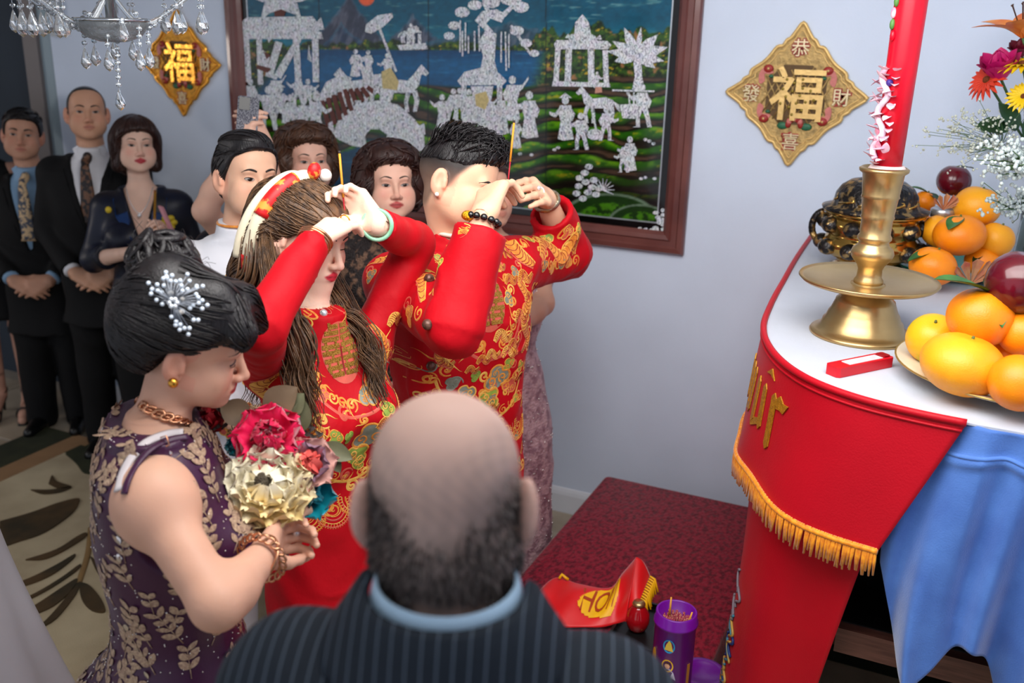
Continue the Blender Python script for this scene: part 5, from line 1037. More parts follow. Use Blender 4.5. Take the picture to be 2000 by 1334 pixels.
def reach(S, px, py, L_, near=True):
    """point seen at (px, py) that lies L_ from S"""
    r_ = ray(px, py); o = CAM - np.asarray(S); a = r_.dot(r_); b = r_.dot(o); c_ = o.dot(o) - L_ * L_; q = b * b - a * c_
    d = -b / a if q <= 0 else (-b - math.sqrt(q)) / a if near else (-b + math.sqrt(q)) / a
    return CAM + r_ * d
# ------------------------------------------------------------------ embroidery laid on a garment
class Emb:
    def __init__(s, bv, O, ux, uy, nd, parent, off=.0012): s.bv = bv; s.O = np.asarray(O, float); s.ux = np.asarray(ux, float); s.uy = np.asarray(uy, float); s.nd = _n(nd); s.parent = parent; s.ac = {}; s.off = off; s.m = {}
    def pt(s, u, v):
        h_, n = hit(s.bv, s.O + s.ux * u + s.uy * v + s.nd * .3, -s.nd)
        if h_ is None or (h_ - s.O).dot(s.nd) < -.16: return None, None
        return h_, (n if n.dot(s.nd) > 0 else -n)
    def acc(s, key): return s.ac.setdefault(key, Acc())
    def line(s, pts, w_, key, lift=0.):
        pts = np.asarray(pts, float); w_ = np.broadcast_to(np.asarray(w_, float), (len(pts),)); run = []
        def flush():
            if len(run) > 2:
                p = np.array([a for a, _, _ in run]); n = np.array([b for _, b, _ in run]); ww = np.array([c_ for _, _, c_ in run]); t = np.gradient(p, axis=0); t /= np.linalg.norm(t, axis=1)[:, None] + 1e-9; b = np.cross(n, t); m = len(p)
                A = p + n * (s.off * .2 + lift) - b * ww[:, None] * .5; B = p + n * (s.off + lift); C_ = p + n * (s.off * .2 + lift) + b * ww[:, None] * .5
                s.acc(key).add(np.concatenate([A, B, C_]), [(i, i + 1, m + i + 1, m + i) for i in range(m - 1)] + [(m + i, m + i + 1, 2 * m + i + 1, 2 * m + i) for i in range(m - 1)])
            run.clear()
        for (u, v), ww in zip(pts, w_):
            h_, n = s.pt(u, v)
            if h_ is None or (run and np.linalg.norm(h_ - run[-1][0]) > .05): flush()
            if h_ is not None: run.append((h_, n, ww))
        flush()
    def fill(s, poly, key, lift=0., rings=3):
        poly = np.asarray(poly, float); c_ = poly.mean(0); V = []; n = len(poly); ok = True
        for t in np.linspace(1, 0, rings + 1)[:-1]:
            for p in poly:
                h_, nn = s.pt(*(c_ + (p - c_) * t))
                if h_ is None: return
                V.append(h_ + nn * (s.off * .6 + lift))
        h_, nn = s.pt(*c_)
        if h_ is None: return
        V.append(h_ + nn * (s.off * .6 + lift)); V = np.array(V)
        if np.ptp(V, axis=0).max() > np.ptp(poly, axis=0).max() * 2.2 + .02: return
        Fc = [(r_ * n + i, r_ * n + (i + 1) % n, (r_ + 1) * n + (i + 1) % n, (r_ + 1) * n + i) for r_ in range(rings - 1) for i in range(n)] + [((rings - 1) * n + i, (rings - 1) * n + (i + 1) % n, rings * n) for i in range(n)]
        s.acc(key).add(V, Fc)
    def done(s):
        for k, a in s.ac.items():
            if a.n: a.mk(EMB[k][0], EMB[k][1], s.parent)['kind'] = 'stuff'
EMB = dict(g=('gold_embroidery', mat('gold_silk', (236, 160, 62), .45, color2=(214, 120, 36), vscale=60, bump=.3, bscale=400, sheen=.2)), y=('yellow_embroidery', mat('yellow_silk', (240, 190, 96), .45, color2=(226, 160, 60), vscale=60, bump=.3, bscale=400)),
           r=('rose_embroidery', mat('rose_silk', (214, 92, 74), .5, var=.15, vscale=60)), n=('green_embroidery', mat('green_silk', (150, 172, 70), .5, color2=(120, 146, 60), vscale=40)), s=('grey_embroidery', mat('grey_silk', (140, 146, 132), .5, color2=(112, 118, 104), vscale=40)),
           b=('bead_work', mat('gold_beads', (232, 186, 92), .28, metal=.55, color2=(176, 120, 44), vscale=420, thresh=(.42, .58), bump=.8, bscale=600)), d=('dark_stitching', mat('crimson_silk', (150, 10, 26), .5, var=.1)))
def spiral(cx, cy, r, turns=1.6, a0=0., sg=1, n=34, r1=.12): t = np.linspace(0, 1, n); a = a0 + sg * turns * 2 * math.pi * t; rr = r * (1 - (1 - r1) * t ** .8); return np.stack([cx + rr * np.cos(a), cy + rr * np.sin(a)], 1)
def taper(n, w_, a=.25): t = np.linspace(0, 1, n); return w_ * (a + (1 - a) * np.sin(np.pi * np.clip(t * .9 + .08, 0, 1)))
def scroll(E, cx, cy, r, a0=0., sg=1, key='g', w_=None, turns=1.5): q = spiral(cx, cy, r, turns, a0, sg); E.line(q, taper(len(q), w_ or r * .3), key)
def flame(E, cx, cy, L_, a, key='g', w_=.006, bend=.5):
    t = np.linspace(0, 1, 14); d = np.array((math.cos(a), math.sin(a))); n = np.array((-d[1], d[0])); q = np.array((cx, cy)) + np.outer(t * L_, d) + np.outer(np.sin(t * math.pi * 1.5) * L_ * .22 * bend, n); E.line(q, w_ * (1.05 - t), key)
def cloud(E, cx, cy, r, ca='s', cb='g', rot=0.):
    """ruyi cloud: filled lobes with an outline and curls"""
    cr, sr = math.cos(rot), math.sin(rot); T = lambda x, y: (cx + r * (x * cr - y * sr), cy + r * (x * sr + y * cr))
    for x, y, q in ((-.55, .05, .5), (.5, .1, .5), (0, .5, .6), (0, -.1, .45)):
        E.fill([T(x + q * math.cos(a), y + q * math.sin(a)) for a in np.linspace(0, 2 * math.pi, 14, endpoint=False)], ca)
    o = [(-.2, -.5), (-.8, -.35), (-1.05, .05), (-.85, .45), (-.5, .55), (-.4, .95), (0, 1.12), (.42, .95), (.5, .58), (.85, .48), (1.0, .1), (.8, -.3), (.25, -.45)]
    q = bez([T(*p) for p in o], 5); E.line(q, r * .16, cb, .0006)
    for x, sg in ((-.45, 1), (.45, -1)): w_ = spiral(0, 0, .36, 1.2, -1.2 if sg > 0 else math.pi + 1.2, sg); E.line([T(x + a, .1 + b) for a, b in w_], r * .13, cb, .0006)
def wave_fan(E, cx, cy, r, a0, a1, key='r', rings=4):
    for i in range(rings): t = np.linspace(a0, a1, 26); rr = r * (1 - .2 * i); E.line(np.stack([cx + rr * np.cos(t), cy + rr * np.sin(t)], 1), r * (.05 if i % 2 else .09), 'y' if i % 2 else key)
    for a in np.linspace(a0, a1, 22): E.line([(cx + r * q * math.cos(a), cy + r * q * math.sin(a)) for q in (.82, .9, .97)], r * .035, 'y')
    for a in np.linspace(a0, a1, 30): E.fill([(cx + r * 1.06 * math.cos(a) + r * .03 * math.cos(b), cy + r * 1.06 * math.sin(a) + r * .03 * math.sin(b)) for b in np.linspace(0, 2 * math.pi, 6, endpoint=False)], 'g', rings=1)
    scroll(E, cx, cy, r * .42, a0, 1, 'g', r * .1)
def dragon(E, pts, w_, key='g'):
    q = bez(pts, 12); n = len(q); E.line(q, taper(n, w_, .35), key); t = np.gradient(q, axis=0); t /= np.linalg.norm(t, axis=1)[:, None] + 1e-9; nn = np.stack([-t[:, 1], t[:, 0]], 1); ww = taper(n, w_, .35)
    for i in range(2, n - 2, 2):
        a = np.linspace(-1, 1, 5); E.line(q[i] + np.outer(a, nn[i]) * ww[i] * .42 + np.outer((1 - a * a), t[i]) * w_ * .2, w_ * .05, 'd', .0012)
    E.line(q + nn * ww[:, None] * .5, w_ * .09, 'y', .001); E.line(q - nn * ww[:, None] * .5, w_ * .09, 'r', .001)
def medallion(E, cx, cy, rx, ry):
    """beaded round double-happiness roundel"""
    E.fill([(cx + rx * math.cos(a), cy + ry * math.sin(a)) for a in np.linspace(0, 2 * math.pi, 28, endpoint=False)], 'r', rings=5)
    hb = [(.86, .30), (.66, .44), (.46, .47), (.22, .49), (.02, .48), (-.22, .49), (-.46, .48), (-.68, .40)]
    for sg in (-1, 1):
        for v, hw in hb:
            lim = math.sqrt(max(0, 1 - v * v)) * .96; x0 = .05; x1 = min(hw * 2, lim)
            if x1 > x0: E.line([(cx + sg * rx * (x0 + (x1 - x0) * t), cy + ry * v) for t in np.linspace(0, 1, 9)], ry * .15, 'b', .0012)
        for u, v0, v1 in ((.47, .66, 1.0), (.24, .02, .46), (.72, .02, .46), (.24, -.68, -.22), (.72, -.62, -.22), (.47, -.24, .04)):
            E.line([(cx + sg * rx * u, cy + ry * (v0 + (v1 - v0) * t)) for t in np.linspace(0, 1, 6)], rx * .13, 'b', .0014)
    E.line([(cx, cy + ry * t) for t in np.linspace(-.7, .2, 10)], rx * .07, 'd', .0026)
def scatter(E, mz, k, n, seed, v0=-.56, v1=.30, um=.2):
    r_ = random.Random(seed); done_ = []
    for _ in range(n * 6):
        if len(done_) >= n: break
        u = r_.uniform(-um, um); v = r_.uniform(v0, v1)
        if (u / (.088 * k)) ** 2 + ((v) / (.125 * k)) ** 2 < 1 or any(abs(u - a) + abs(v - b) < .03 for a, b in done_): continue
        done_.append((u, v)); t = r_.random(); s_ = r_.uniform(.011, .02)
        if t < .45: scroll(E, u, mz + v, s_, r_.uniform(0, 6), r_.choice((1, -1)), r_.choice('ggyr'), s_ * .42); flame(E, u, mz + v, s_ * 2, r_.uniform(0, 6), 'y', .006, 1)
        elif t < .7: cloud(E, u, mz + v, s_, r_.choice('srng'), r_.choice('gy'), r_.uniform(0, 6))
        else: dragon(E, [(u, mz + v), (u + s_, mz + v + s_), (u + 2 * s_, mz + v), (u + 3 * s_, mz + v + s_ * .8)], s_ * 1.1, r_.choice('gy'))
def ao_dai_front(E, mz, k=1., lean=0.):
    """front of the red tunic: roundel, scroll ring, clouds, wave border; mz = height of the roundel"""
    medallion(E, 0, mz, .066 * k, .095 * k)
    for sg in (-1, 1):
        for i, a in enumerate(np.linspace(-1.15, 1.2, 10)):
            x = sg * (.112 * k) * math.cos(a); y = mz + .152 * k * math.sin(a); scroll(E, x, y, .019 * k, a + i, sg * (1 if i % 2 else -1), 'y' if i % 2 else 'g', .008 * k); flame(E, x, y, .036 * k, a + sg * 1.2 + math.pi / 2, 'g', .009 * k, 1)
    for a0, a1 in ((-2.9, -.25),):
        t = np.linspace(a0, a1, 50); E.line(np.stack([.142 * k * np.cos(t), mz + .185 * k * np.sin(t)], 1), .011 * k, 'r')
    for sg in (-1, 1):
        for i in range(5): flame(E, sg * (.15 + .012 * i) * k, mz - .06 * k - .03 * i, .07 * k, math.radians(90 - sg * (60 + 18 * i)), 's' if i % 2 else 'g', .010 * k, 1.2)
    cloud(E, .035 * k, mz - .27 * k, .052 * k, 's', 'g', .2); cloud(E, .0, mz - .335 * k, .045 * k, 'n', 'y', -.7); cloud(E, .095 * k, mz - .31 * k, .034 * k, 'r', 'g', -.4); cloud(E, -.085 * k, mz - .30 * k, .036 * k, 's', 'y', .5)
    cloud(E, -.055 * k, mz - .235 * k, .02 * k, 'n', 'n', 1); cloud(E, -.13 * k, mz - .25 * k, .026 * k, 's', 's', 1); scroll(E, -.13 * k, mz - .25 * k, .03 * k, 0, 1, 's', .007); scroll(E, .1 * k, mz - .22 * k, .022 * k, 2, 1, 'r', .006)
    for sg in (-1, 1):
        for i in range(4): scroll(E, sg * (.03 + .04 * i) * k, mz - .40 * k + .012 * i, .02 * k, i * 1.3, sg, 'g', .006 * k)
    t = np.linspace(-2.75, -.4, 60); E.line(np.stack([.20 * k * np.cos(t), mz - .12 * k + .30 * k * np.sin(t)], 1), .011 * k, 'y')
    for i, (x, r_) in enumerate(((-.15, .052), (-.07, .058), (.01, .062), (.09, .058), (.16, .05))):
        wave_fan(E, x * k, mz - .49 * k - .02 * math.cos(i), r_ * k, math.pi * .95, math.pi * 2.15, 'r' if i % 2 else 'g')
    for sg in (-1, 1): dragon(E, [(sg * .155 * k, mz + .03), (sg * .185 * k, mz - .02), (sg * .15 * k, mz - .07), (sg * .18 * k, mz - .12), (sg * .14 * k, mz - .15)], .036 * k, 'g')

# ================================================================== the bride
M_red = mat('red_silk_tunic', (190, 3, 22), .62, var=.08, vscale=8, bump=.3, bscale=22, sheen=.03, spec=.22); M_redsl = mat('red_sleeve_silk', (222, 30, 32), .5, var=.06, vscale=8, bump=.06, bscale=300, sheen=.3)
M_gold = mat('gold_jewellery', (220, 158, 64), .22, metal=.95, var=.15, vscale=120); M_rose_gold = mat('rose_gold', (216, 156, 120), .2, metal=.95, var=.15, vscale=120); M_pearlb = mat('pearl_bead', (238, 232, 222), .2, var=.05, coat=.4); M_diam = mat('diamond', (235, 240, 245), .06, metal=.6, var=.05)
def ring_on(root, name, c_, ax, r, t, m, n=20, flat=1.): 
    ax = _n(ax); a = _n(np.cross(ax, (.31, .5, .8))); b = np.cross(ax, a); return mk(name, *tube(np.array([c_ + (a * math.cos(x) + b * math.sin(x)) * r for x in np.linspace(0, 2 * math.pi, n, endpoint=False)]), t, 7, flat, closed=True), m, root)
br = Person('person with long wavy hair and headband in red embroidered tunic dress, raising incense', P(596, 462, 2.12), (.87, .33, -.35), (.30, -.92, -.28), (.93, -.37), 'f', .93, lean=(.02, -.0), skin=(236, 196, 174), wide=.86, nb=P(622, 624, 2.13))
br.head(lips=(206, 40, 62)); br.torso(); br.legs()
bS, bT = br.sh(1), br.sh(-1)
bE = reach(bS, 506, 640, .27); bWr = reach(bE, 616, 468, .235, False); bE2 = reach(bT, 812, 474, .265, False); bW2 = reach(bE2, 738, 440, .225)
print('bride', br.c, br.nb, bS, bE, bWr, bT, bE2, bW2)
br.arm(1, bE, bWr, (.042, .038, .027)); br.arm(-1, bE2, bW2, (.042, .038, .027))
grip = (P(712, 408, 2.06))
br.hand(bWr, P(692, 418, 2.06) - bWr, CV(.25, .45, .85), 1, (.25, .55, .35), 1.02, (.2, .9, .4)); h1 = br.last_hand
br.hand(bW2, P(700, 398, 2.08) - bW2, CV(-.35, .25, -.8), -1, (.75, 1.0, .6), 1.0, (.3, .7, .5)); h2 = br.last_hand
br.build(); br.eyes(closed=True, brow=(.021, .0022))
ro = br.stations(br.torso_rows()[:-1]); z0 = .03
def folds(n, a): return lambda th, Z: 1 + a * np.clip((br.zN - .5 - Z) / .5, 0, 1.2) * np.sin(n * th + 3 * np.sin(Z * 3))
def strow(p, rows): return [(z, p.W(0, fo, z)[0], p.W(0, fo, z)[1], rx * p.wide, ry * p.wide) for z, rx, ry, fo in rows]
dr = [loft(ro[1:] + strow(br, [(.72, .185, .13, 0), (.4, .20, .15, .0), (.03, .25, .20, .0)]), br.f[:2], .02, grow=.007, wob=folds(5, .03))]
for sg in (1, -1): dr.append(ell(br.W(sg * .07, .098, br.zN - .205), (.058, .056, .055), None, .045))
dr += [cone(br.nb + np.array((0, 0, -.05)), br.nb + np.array((0, 0, .03)) + br.f * .012, .07, .052, .02)]
dr += br.sleeve(1, bE, bWr, (.054, .047, .036), cut=.012) + br.sleeve(-1, bE2, bW2, (.054, .047, .036), cut=.012)
dress, dbv, _, _ = br.garment('tunic_dress', dr, M_red, .0062, (.0032, 46))
mdz = (lambda o: o[2])(reach(br.c, 688, 700, .3)); E_ = Emb(dbv, br.W(0, 0, 0), -br.side, (0, 0, 1), br.f, dress)
q = [br.W(0, .13, z) for z in np.arange(.9, 1.4, .005)]; MZ = min(q, key=lambda p: abs(proj(p)[1] - 700))[2]
ao_dai_front(E_, MZ, .70); scatter(E_, MZ, .75, 55, 4, -.36, .18, .15)
dragon(E_, [(-.16, MZ - .0), (-.185, MZ - .05), (-.145, MZ - .09), (-.17, MZ - .14), (-.13, MZ - .18)], .034, 'y')
for i in range(5): cloud(E_, -.06 + .04 * i, MZ + .155, .016, 'g', 'y', i)
for x, y in ((.1, .62), (.09, .55), (.12, .5)): scroll(E_, x, y, .05, 1, -1, 'g', .01); scroll(E_, x + .02, y - .05, .03, 2, 1, 'r', .008)
E_.done()
h_, n = hit(dbv, CAM, ray(632, 612)); mk('pendant', *sphere((h_ if h_ is not None else br.W(0, .12, br.zN - .04)) - _n(ray(632, 612)) * .003, .009, 10, 8), M_diam, br.root)
fd = _n(bWr - bE); 
for i in range(3): ring_on(br.root, 'bangle', bWr - fd * (-.004 + .007 * i), fd + np.array((0, .12 * i, .05)), .034, .0028, M_rose_gold, 24)
fd2 = _n(bW2 - bE2); ring_on(br.root, 'jade_bangle', bW2 + fd2 * .004, fd2 + CV(.25, .3, 0) * .3, .0315, .0048, mat('jade', (120, 182, 146), .25, color2=(160, 206, 178), vscale=30, coat=.4), 28)
ring_on(br.root, 'ring', (h1[1] + h1[4]) / 2 * .0 + bWr + _n(P(692, 418, 2.06) - bWr) * .105, _n(P(692, 418, 2.06) - bWr), .0115, .0016, M_gold, 14)
# hair: pulled back cap, crown volume, long waves
bl_ = [(-.13, -.07), (-.06, -.05), (-.02, -.022), (.01, .012), (.03, .05), (.055, .078), (.075, .10), (.095, .12), (.2, .2)]
ex = [ell(br.L(0, -.045, .06), np.array((.078, .085, .052)), br.M, .04), ell(br.L(0, -.09, -.02), np.array((.085, .055, .11)), br.M, .04)]
for sg in (1, -1): ex.append(rc(br.L(.08 * sg, -.06, .0), br.L(.085 * sg, -.085, -.11), .03, .035, .04))
br.cap(.012, bl_, -.16, ex, .0055, 'hair', M_hlong, True)
br.locks(900, lambda x, y, z: (x * 2, -1, .25 - 9 * max(0, -y - .06) - (1.2 if y < -.03 else 0)), .10, .0026, .003, lambda x, y, z: z > -.1, M_hlong, seed=3, steps=7)
long_ = Acc(); rg = np.random.default_rng(5)
def bunch(path, n, sp, r, wv, ph=0., acc_=None, tipsp=1.0):
    c_ = bez(path, 8); t = np.linspace(0, 1, len(c_)); tn, a, b = frames(c_)
    for i in range(n):
        u, v = rg.normal(0, sp, 2); f = rg.uniform(.8, 1.15); o = rg.uniform(-.4, .4); e = max(6, int(len(c_) * f)) if f < 1 else len(c_)
        w_ = wv * t * np.sin(t * 17 * f + ph + o); w2 = wv * t * np.cos(t * 17 * f + ph + o); q = c_ + a * (u * (.7 + .5 * t * tipsp) + w_)[:, None] + b * (v * (.7 + .5 * t * tipsp) + w2)[:, None]
        q = q[:e]; (acc_ or long_).add(*tube(q, r * (.12 + .88 * np.sin(np.pi * np.clip(np.linspace(.0, 1, len(q)), 0, .97))), 5, .6))
Z_ = lambda x, y, d: P(x, y, d)
bunch([br.L(.066, -.075, .02), Z_(540, 560, 1.99), Z_(566, 620, 1.97), Z_(584, 690, 1.96), Z_(592, 760, 1.97), Z_(602, 845, 1.98)], 210, .010, .0021, .010)
bunch([br.L(.062, -.085, .04), Z_(524, 560, 2.0), Z_(548, 640, 1.99), Z_(572, 720, 1.98), Z_(588, 810, 1.98)], 120, .010, .0021, .011, 2)
bunch([br.L(.066, -.07, -.03), Z_(556, 585, 2.0), Z_(590, 640, 1.99), Z_(604, 720, 1.97), Z_(608, 800, 1.98)], 60, .007, .0018, .014, 1)
bunch([br.L(.06, -.08, .01), Z_(505, 530, 2.05), Z_(487, 575, 2.1), Z_(494, 640, 2.16), Z_(505, 720, 2.2)], 200, .020, .0024, .012, .5)
bunch([br.L(.02, -.12, .0), Z_(530, 540, 2.2), Z_(530, 640, 2.26), Z_(535, 740, 2.28), Z_(540, 800, 2.28)], 160, .028, .0026, .012, 2.2)
bunch([br.L(-.075, -.02, -.03), Z_(668, 585, 2.2), Z_(700, 635, 2.2), Z_(726, 700, 2.17), Z_(735, 770, 2.14), Z_(744, 830, 2.14)], 190, .010, .0021, .012, 1.4)
bunch([br.L(-.07, .0, -.07), Z_(658, 590, 2.15), Z_(688, 625, 2.15), Z_(716, 690, 2.14), Z_(730, 760, 2.12)], 90, .010, .0019, .015, .4)
o = long_.mk('long_hair', M_hlong, br.root); o['kind'] = 'stuff'
# wound turban headband
tb = Acc(); hoop = []
for a in np.linspace(-.25, math.pi + .15, 60): hoop.append(br.L(.118 * math.cos(a), -.055 - .035 * math.sin(a), -.035 + .20 * math.sin(a) - .01))
hoop = np.array([br.L(.110 * math.cos(a), -.062 + .03 * math.sin(a) ** 2, -.035 + .168 * math.sin(a)) for a in np.linspace(-.35, math.pi + .35, 70)])
band = mk('headband', *tube(hoop, .0165, 12), mat('ivory_satin', (228, 218, 190), .35, var=.1, vscale=20, sheen=.3), br.root)
mk('red_wrap', *tube(hoop[14:30], .0185, 12), mat('brocade_red', (196, 24, 26), .45, color2=(226, 150, 60), vscale=38, thresh=(.52, .58)), band)
mk('red_wrap', *tube(hoop[0:5], .0185, 12), MATS['brocade_red'], band); mk('red_knot', *sphere(br.L(-.005, -.015, .152), (.016, .014, .02), 12, 8, br.M), MATS['brocade_red'], band); mk('bead', *sphere(br.L(-.03, .0, .147), .0145, 14, 10), M_pearlb, band)
mk('rolled_edge', *tube(hoop[3:40] + (br.M @ np.array((.004, -.026, -.004))), .0125, 10), MATS['ivory_satin'], band)
# incense
M_inc = mat('incense_stick', (226, 150, 40), .6, var=.15, vscale=60); M_inr = mat('incense_red_stick', (176, 20, 40), .6, var=.1)
def incense(a, b, label):
    o = empty('incense_stick', a, label, 'incense stick', 'incense held by the couple'); d = _n(b - a); L_ = np.linalg.norm(b - a)
    mk('handle', *tube(np.array([a - d * .05, a + d * L_ * .16]), .0017, 6), M_inr, o); mk('coating', *tube(np.array([a + d * L_ * .16, b]), .0026, 6), M_inc, o); mk('tip', *tube(np.array([b, b + d * .006]), .0026, 6), mat('ash', (60, 52, 50), .9, var=.2), o)
incense(P(672, 402, 2.07), P(663, 300, 2.05), 'burning incense stick held up by the bride')

# ================================================================== the groom
gr = Person('person in a red mandarin jacket with gold dragon embroidery raising incense, short black hair', P(893, 360, 2.45), (.9, .30, -.30), (.26, -.94, -.12), (.89, -.45), 'm', 1.0, lean=(.0, 0), skin=(232, 182, 150), wide=1.04, nb=P(893, 472, 2.5))
gr.head(); gr.torso(); gr.legs(v=-.16)
gS, gT = gr.sh(1), gr.sh(-1); gE = reach(gS, 886, 640, .31); gW = reach(gE, 946, 420, .265, False); gE2 = reach(gT, 1108, 500, .30, False); gW2 = reach(gE2, 1066, 388, .255)
print('groom', gr.c, gr.nb, gS, gE, gW, gT, gE2, gW2)
gr.arm(1, gE, gW, (.05, .042, .028)); gr.arm(-1, gE2, gW2, (.05, .042, .028))
gk = P(1000, 348, 2.32)
gr.hand(gW, P(972, 345, 2.30) - gW, CV(.6, .5, .6), 1, (.55, .8, .5), 1.14, (.25, .85, .35)); k1 = gr.last_hand
gr.hand(gW2, P(1022, 336, 2.34) - gW2, CV(-.5, .2, -.75), -1, (.3, .35, .2), 1.12, (.35, .8, .4)); k2 = gr.last_hand
_zz = [-.2, -.07, -.03, -.01, .02, .045, .06]; _yy = [-.06, -.045, -.03, .012, .026, .045, .06]
gr.paint = [(lambda x, y, z: sm(.010, -.010, y - np.interp(z, _zz, _yy)) * sm(-.085, -.055, z) * sm(.06, .02, np.abs(x) * 0 + 0) * np.clip(.5 + 9 * (z + .01), .5, .97) * ~((np.abs(x) > .0795) & (z < .032)), (40, 35, 34))]
gr.build(); gr.eyes(closed=True, brow=(.02, .0036))
gy = [(-.1, -.2), (.03, -.2), (.045, -.05), (.05, .045), (.065, .062), (.08, .085), (.10, .14), (.2, .2)]
gr.cap(.003, gy, .018, [ell(gr.L(0, .012, .104), np.array((.064, .088, .034)), gr.M, .035), ell(gr.L(0, .06, .085), np.array((.056, .03, .03)), gr.M, .03)], .0045, 'hair', M_hblack)
gr.locks(330, lambda x, y, z: (x * 3, .55, .55), .045, .0034, .016, lambda x, y, z: z > .07, M_hblack, seed=8, steps=5, jit=.35)
gr.locks(260, lambda x, y, z: (x, -.25, -1), .04, .0016, .0005, lambda x, y, z: z < .09, M_hblack, seed=9, steps=4)
gst = gr.stations(gr.torso_rows()[:-1])
jk = [loft(gst[1:] + strow(gr, [(.75, .19, .13, -.01), (.42, .195, .135, -.05)]), gr.f[:2], .02, grow=.014, nexp=2.5), cone(gr.nb + np.array((0, 0, -.05)) + gr.f * .0, gr.nb + np.array((0, 0, .028)) + gr.f * .012, .09, .066, .02), cone(gr.nb + np.array((0, 0, -.01)) + gr.f * .01, gr.nb + np.array((0, 0, .06)) + gr.f * .016, .062, .060, .003, 's')]
jk += gr.sleeve(1, gE, gW, (.074, .070, .062), cut=.035, hollow=.06) + gr.sleeve(-1, gE2, gW2, (.074, .070, .064), cut=.055, hollow=.08)
jacket, jbv, _, _ = gr.garment('tunic_jacket', jk, M_red, .0068, (.0042, 42))
mk('collar_lining', *tube(np.array([gr.nb + gr.f * .012 + np.array((0, 0, .03)) + (gr.side * math.cos(a) + gr.f * math.sin(a)) * .062 for a in np.linspace(0, 2 * math.pi, 40, endpoint=False)]), .0052, 7, closed=True), mat('cream_piping', (236, 224, 204), .6, var=.05), jacket)
E_ = Emb(jbv, gr.W(0, 0, 0), -gr.side, (0, 0, 1), gr.f, jacket); q = [gr.W(.01, .13, z) for z in np.arange(.9, 1.45, .005)]; GZ_ = min(q, key=lambda p: abs(proj(p)[1] - 592))[2]
ao_dai_front(E_, GZ_, .78); scatter(E_, GZ_, .8, 150, 5, -.5, .24, .2)
for sg in (-1, 1): dragon(E_, [(sg * .10, GZ_ + .19), (sg * .14, GZ_ + .16), (sg * .15, GZ_ + .10), (sg * .19, GZ_ + .06)], .045, 'g')
for i in range(6): cloud(E_, -.13 + .05 * i, GZ_ + .17 + .02 * math.sin(i), .022, 'nsrg'[i % 4], 'y', i)
dragon(E_, [(-.11, GZ_ - .46), (-.03, GZ_ - .50), (.06, GZ_ - .46), (.14, GZ_ - .5)], .04, 'g')
E_.done()
def sleeve_emb(bv_, a, b, nd, parent, seed, w_=.05, L0=.12, L1=.9):
    ux = _n(b - a); nd = _n(nd - ux * ux.dot(nd)); uy = np.cross(nd, ux); L_ = np.linalg.norm(b - a); E2 = Emb(bv_, a, ux, uy, nd, parent); r_ = random.Random(seed)
    dragon(E2, [(L_ * L0, -.02), (L_ * (L0 + .2), .025), (L_ * (L0 + .38), -.025), (L_ * (L0 + .58), .02), (L_ * L1, -.02)], .034, 'g')
    for i in range(9): x = L_ * (L0 + (L1 - L0) * i / 8); cloud(E2, x, (-1) ** i * w_ * .9, .017, 'nsrg'[i % 4], 'yg'[i % 2], r_.uniform(0, 6)); scroll(E2, x + .01, -(-1) ** i * w_ * .8, .017, r_.uniform(0, 6), 1, 'ryg'[i % 3], .006); flame(E2, x, 0, .04, r_.uniform(0, 6), 'y', .008, 1)
    E2.done()
sleeve_emb(jbv, gS, gE, CV(0, -.4, -1), jacket, 1, .055, -.05, .82); sleeve_emb(jbv, gT, gE2, CV(0, -.1, -1), jacket, 2, .045, .1, .72)
M_btn = mat('knot_button', (70, 44, 40), .35, metal=.3, color2=(120, 84, 70), vscale=120)
for px, py in ((826, 470), (835, 634), (842, 715), (838, 545)):
    d_ = ray(px, py); h_, n = hit(jbv, CAM, d_)
    if h_ is not None: mk('button', *sphere(h_ - d_ * .004, .0125, 12, 8), M_btn, jacket)
mk('ear_stud', *sphere(gr.L(.09, -.006, -.038), .0055, 10, 8), M_pearlb, gr.root)
d_ = _n(gW - gE); n_b = 13; a_ = _n(np.cross(d_, (0, 0, 1))); b_ = np.cross(d_, a_)
M_bb = mat('black_bead', (14, 14, 14), .12, var=.05, coat=.5)
for i in range(n_b): q = gW - d_ * .012 + (a_ * math.cos(2 * math.pi * i / n_b) + b_ * math.sin(2 * math.pi * i / n_b)) * .036; mk('bracelet_bead', *sphere(q, .0085, 10, 8), M_bb, gr.root)
q = reach(gW, 914, 421, .04); mk('bracelet_charm', *sphere(q, (.016, .013, .012), 12, 8), mat('carved_gold', (240, 176, 40), .3, metal=.9, var=.2, vscale=200, bump=.6, bscale=300), gr.root)
d2 = _n(gW2 - gE2); wt = ring_on(gr.root, 'watch_band', gW2 - d2 * .012, d2, .0335, .006, mat('watch_steel', (190, 176, 150), .25, metal=.95, var=.2, vscale=150, bump=.4, bscale=200), 26, 1.7)
ring_on(gr.root, 'ring', gW2 + _n(P(1022, 340, 2.34) - gW2) * .108, _n(P(1022, 340, 2.34) - gW2), .0125, .002, M_diam, 14); mk('ring_stone', *sphere(gW2 + _n(P(1022, 340, 2.34) - gW2) * .108 + CV(-.2, -.6, -.8) * .013, .0065, 8, 6), M_diam, gr.root)
tr_ = [rc(gr.W(sg * .085, -.06, .8), gr.W(sg * .09, -.17, .06), .085, .06, .02) for sg in (1, -1)]; gr.garment('trousers', tr_, M_red, .014)
for sg in (1, -1): mk('shoe', *sphere(gr.W(sg * .095, -.10, .045), (.05, .05, .045), 12, 8), M_black, gr.root)
incense(P(995, 330, 2.33), P(1004, 240, 2.31), 'burning incense stick held up by the groom')

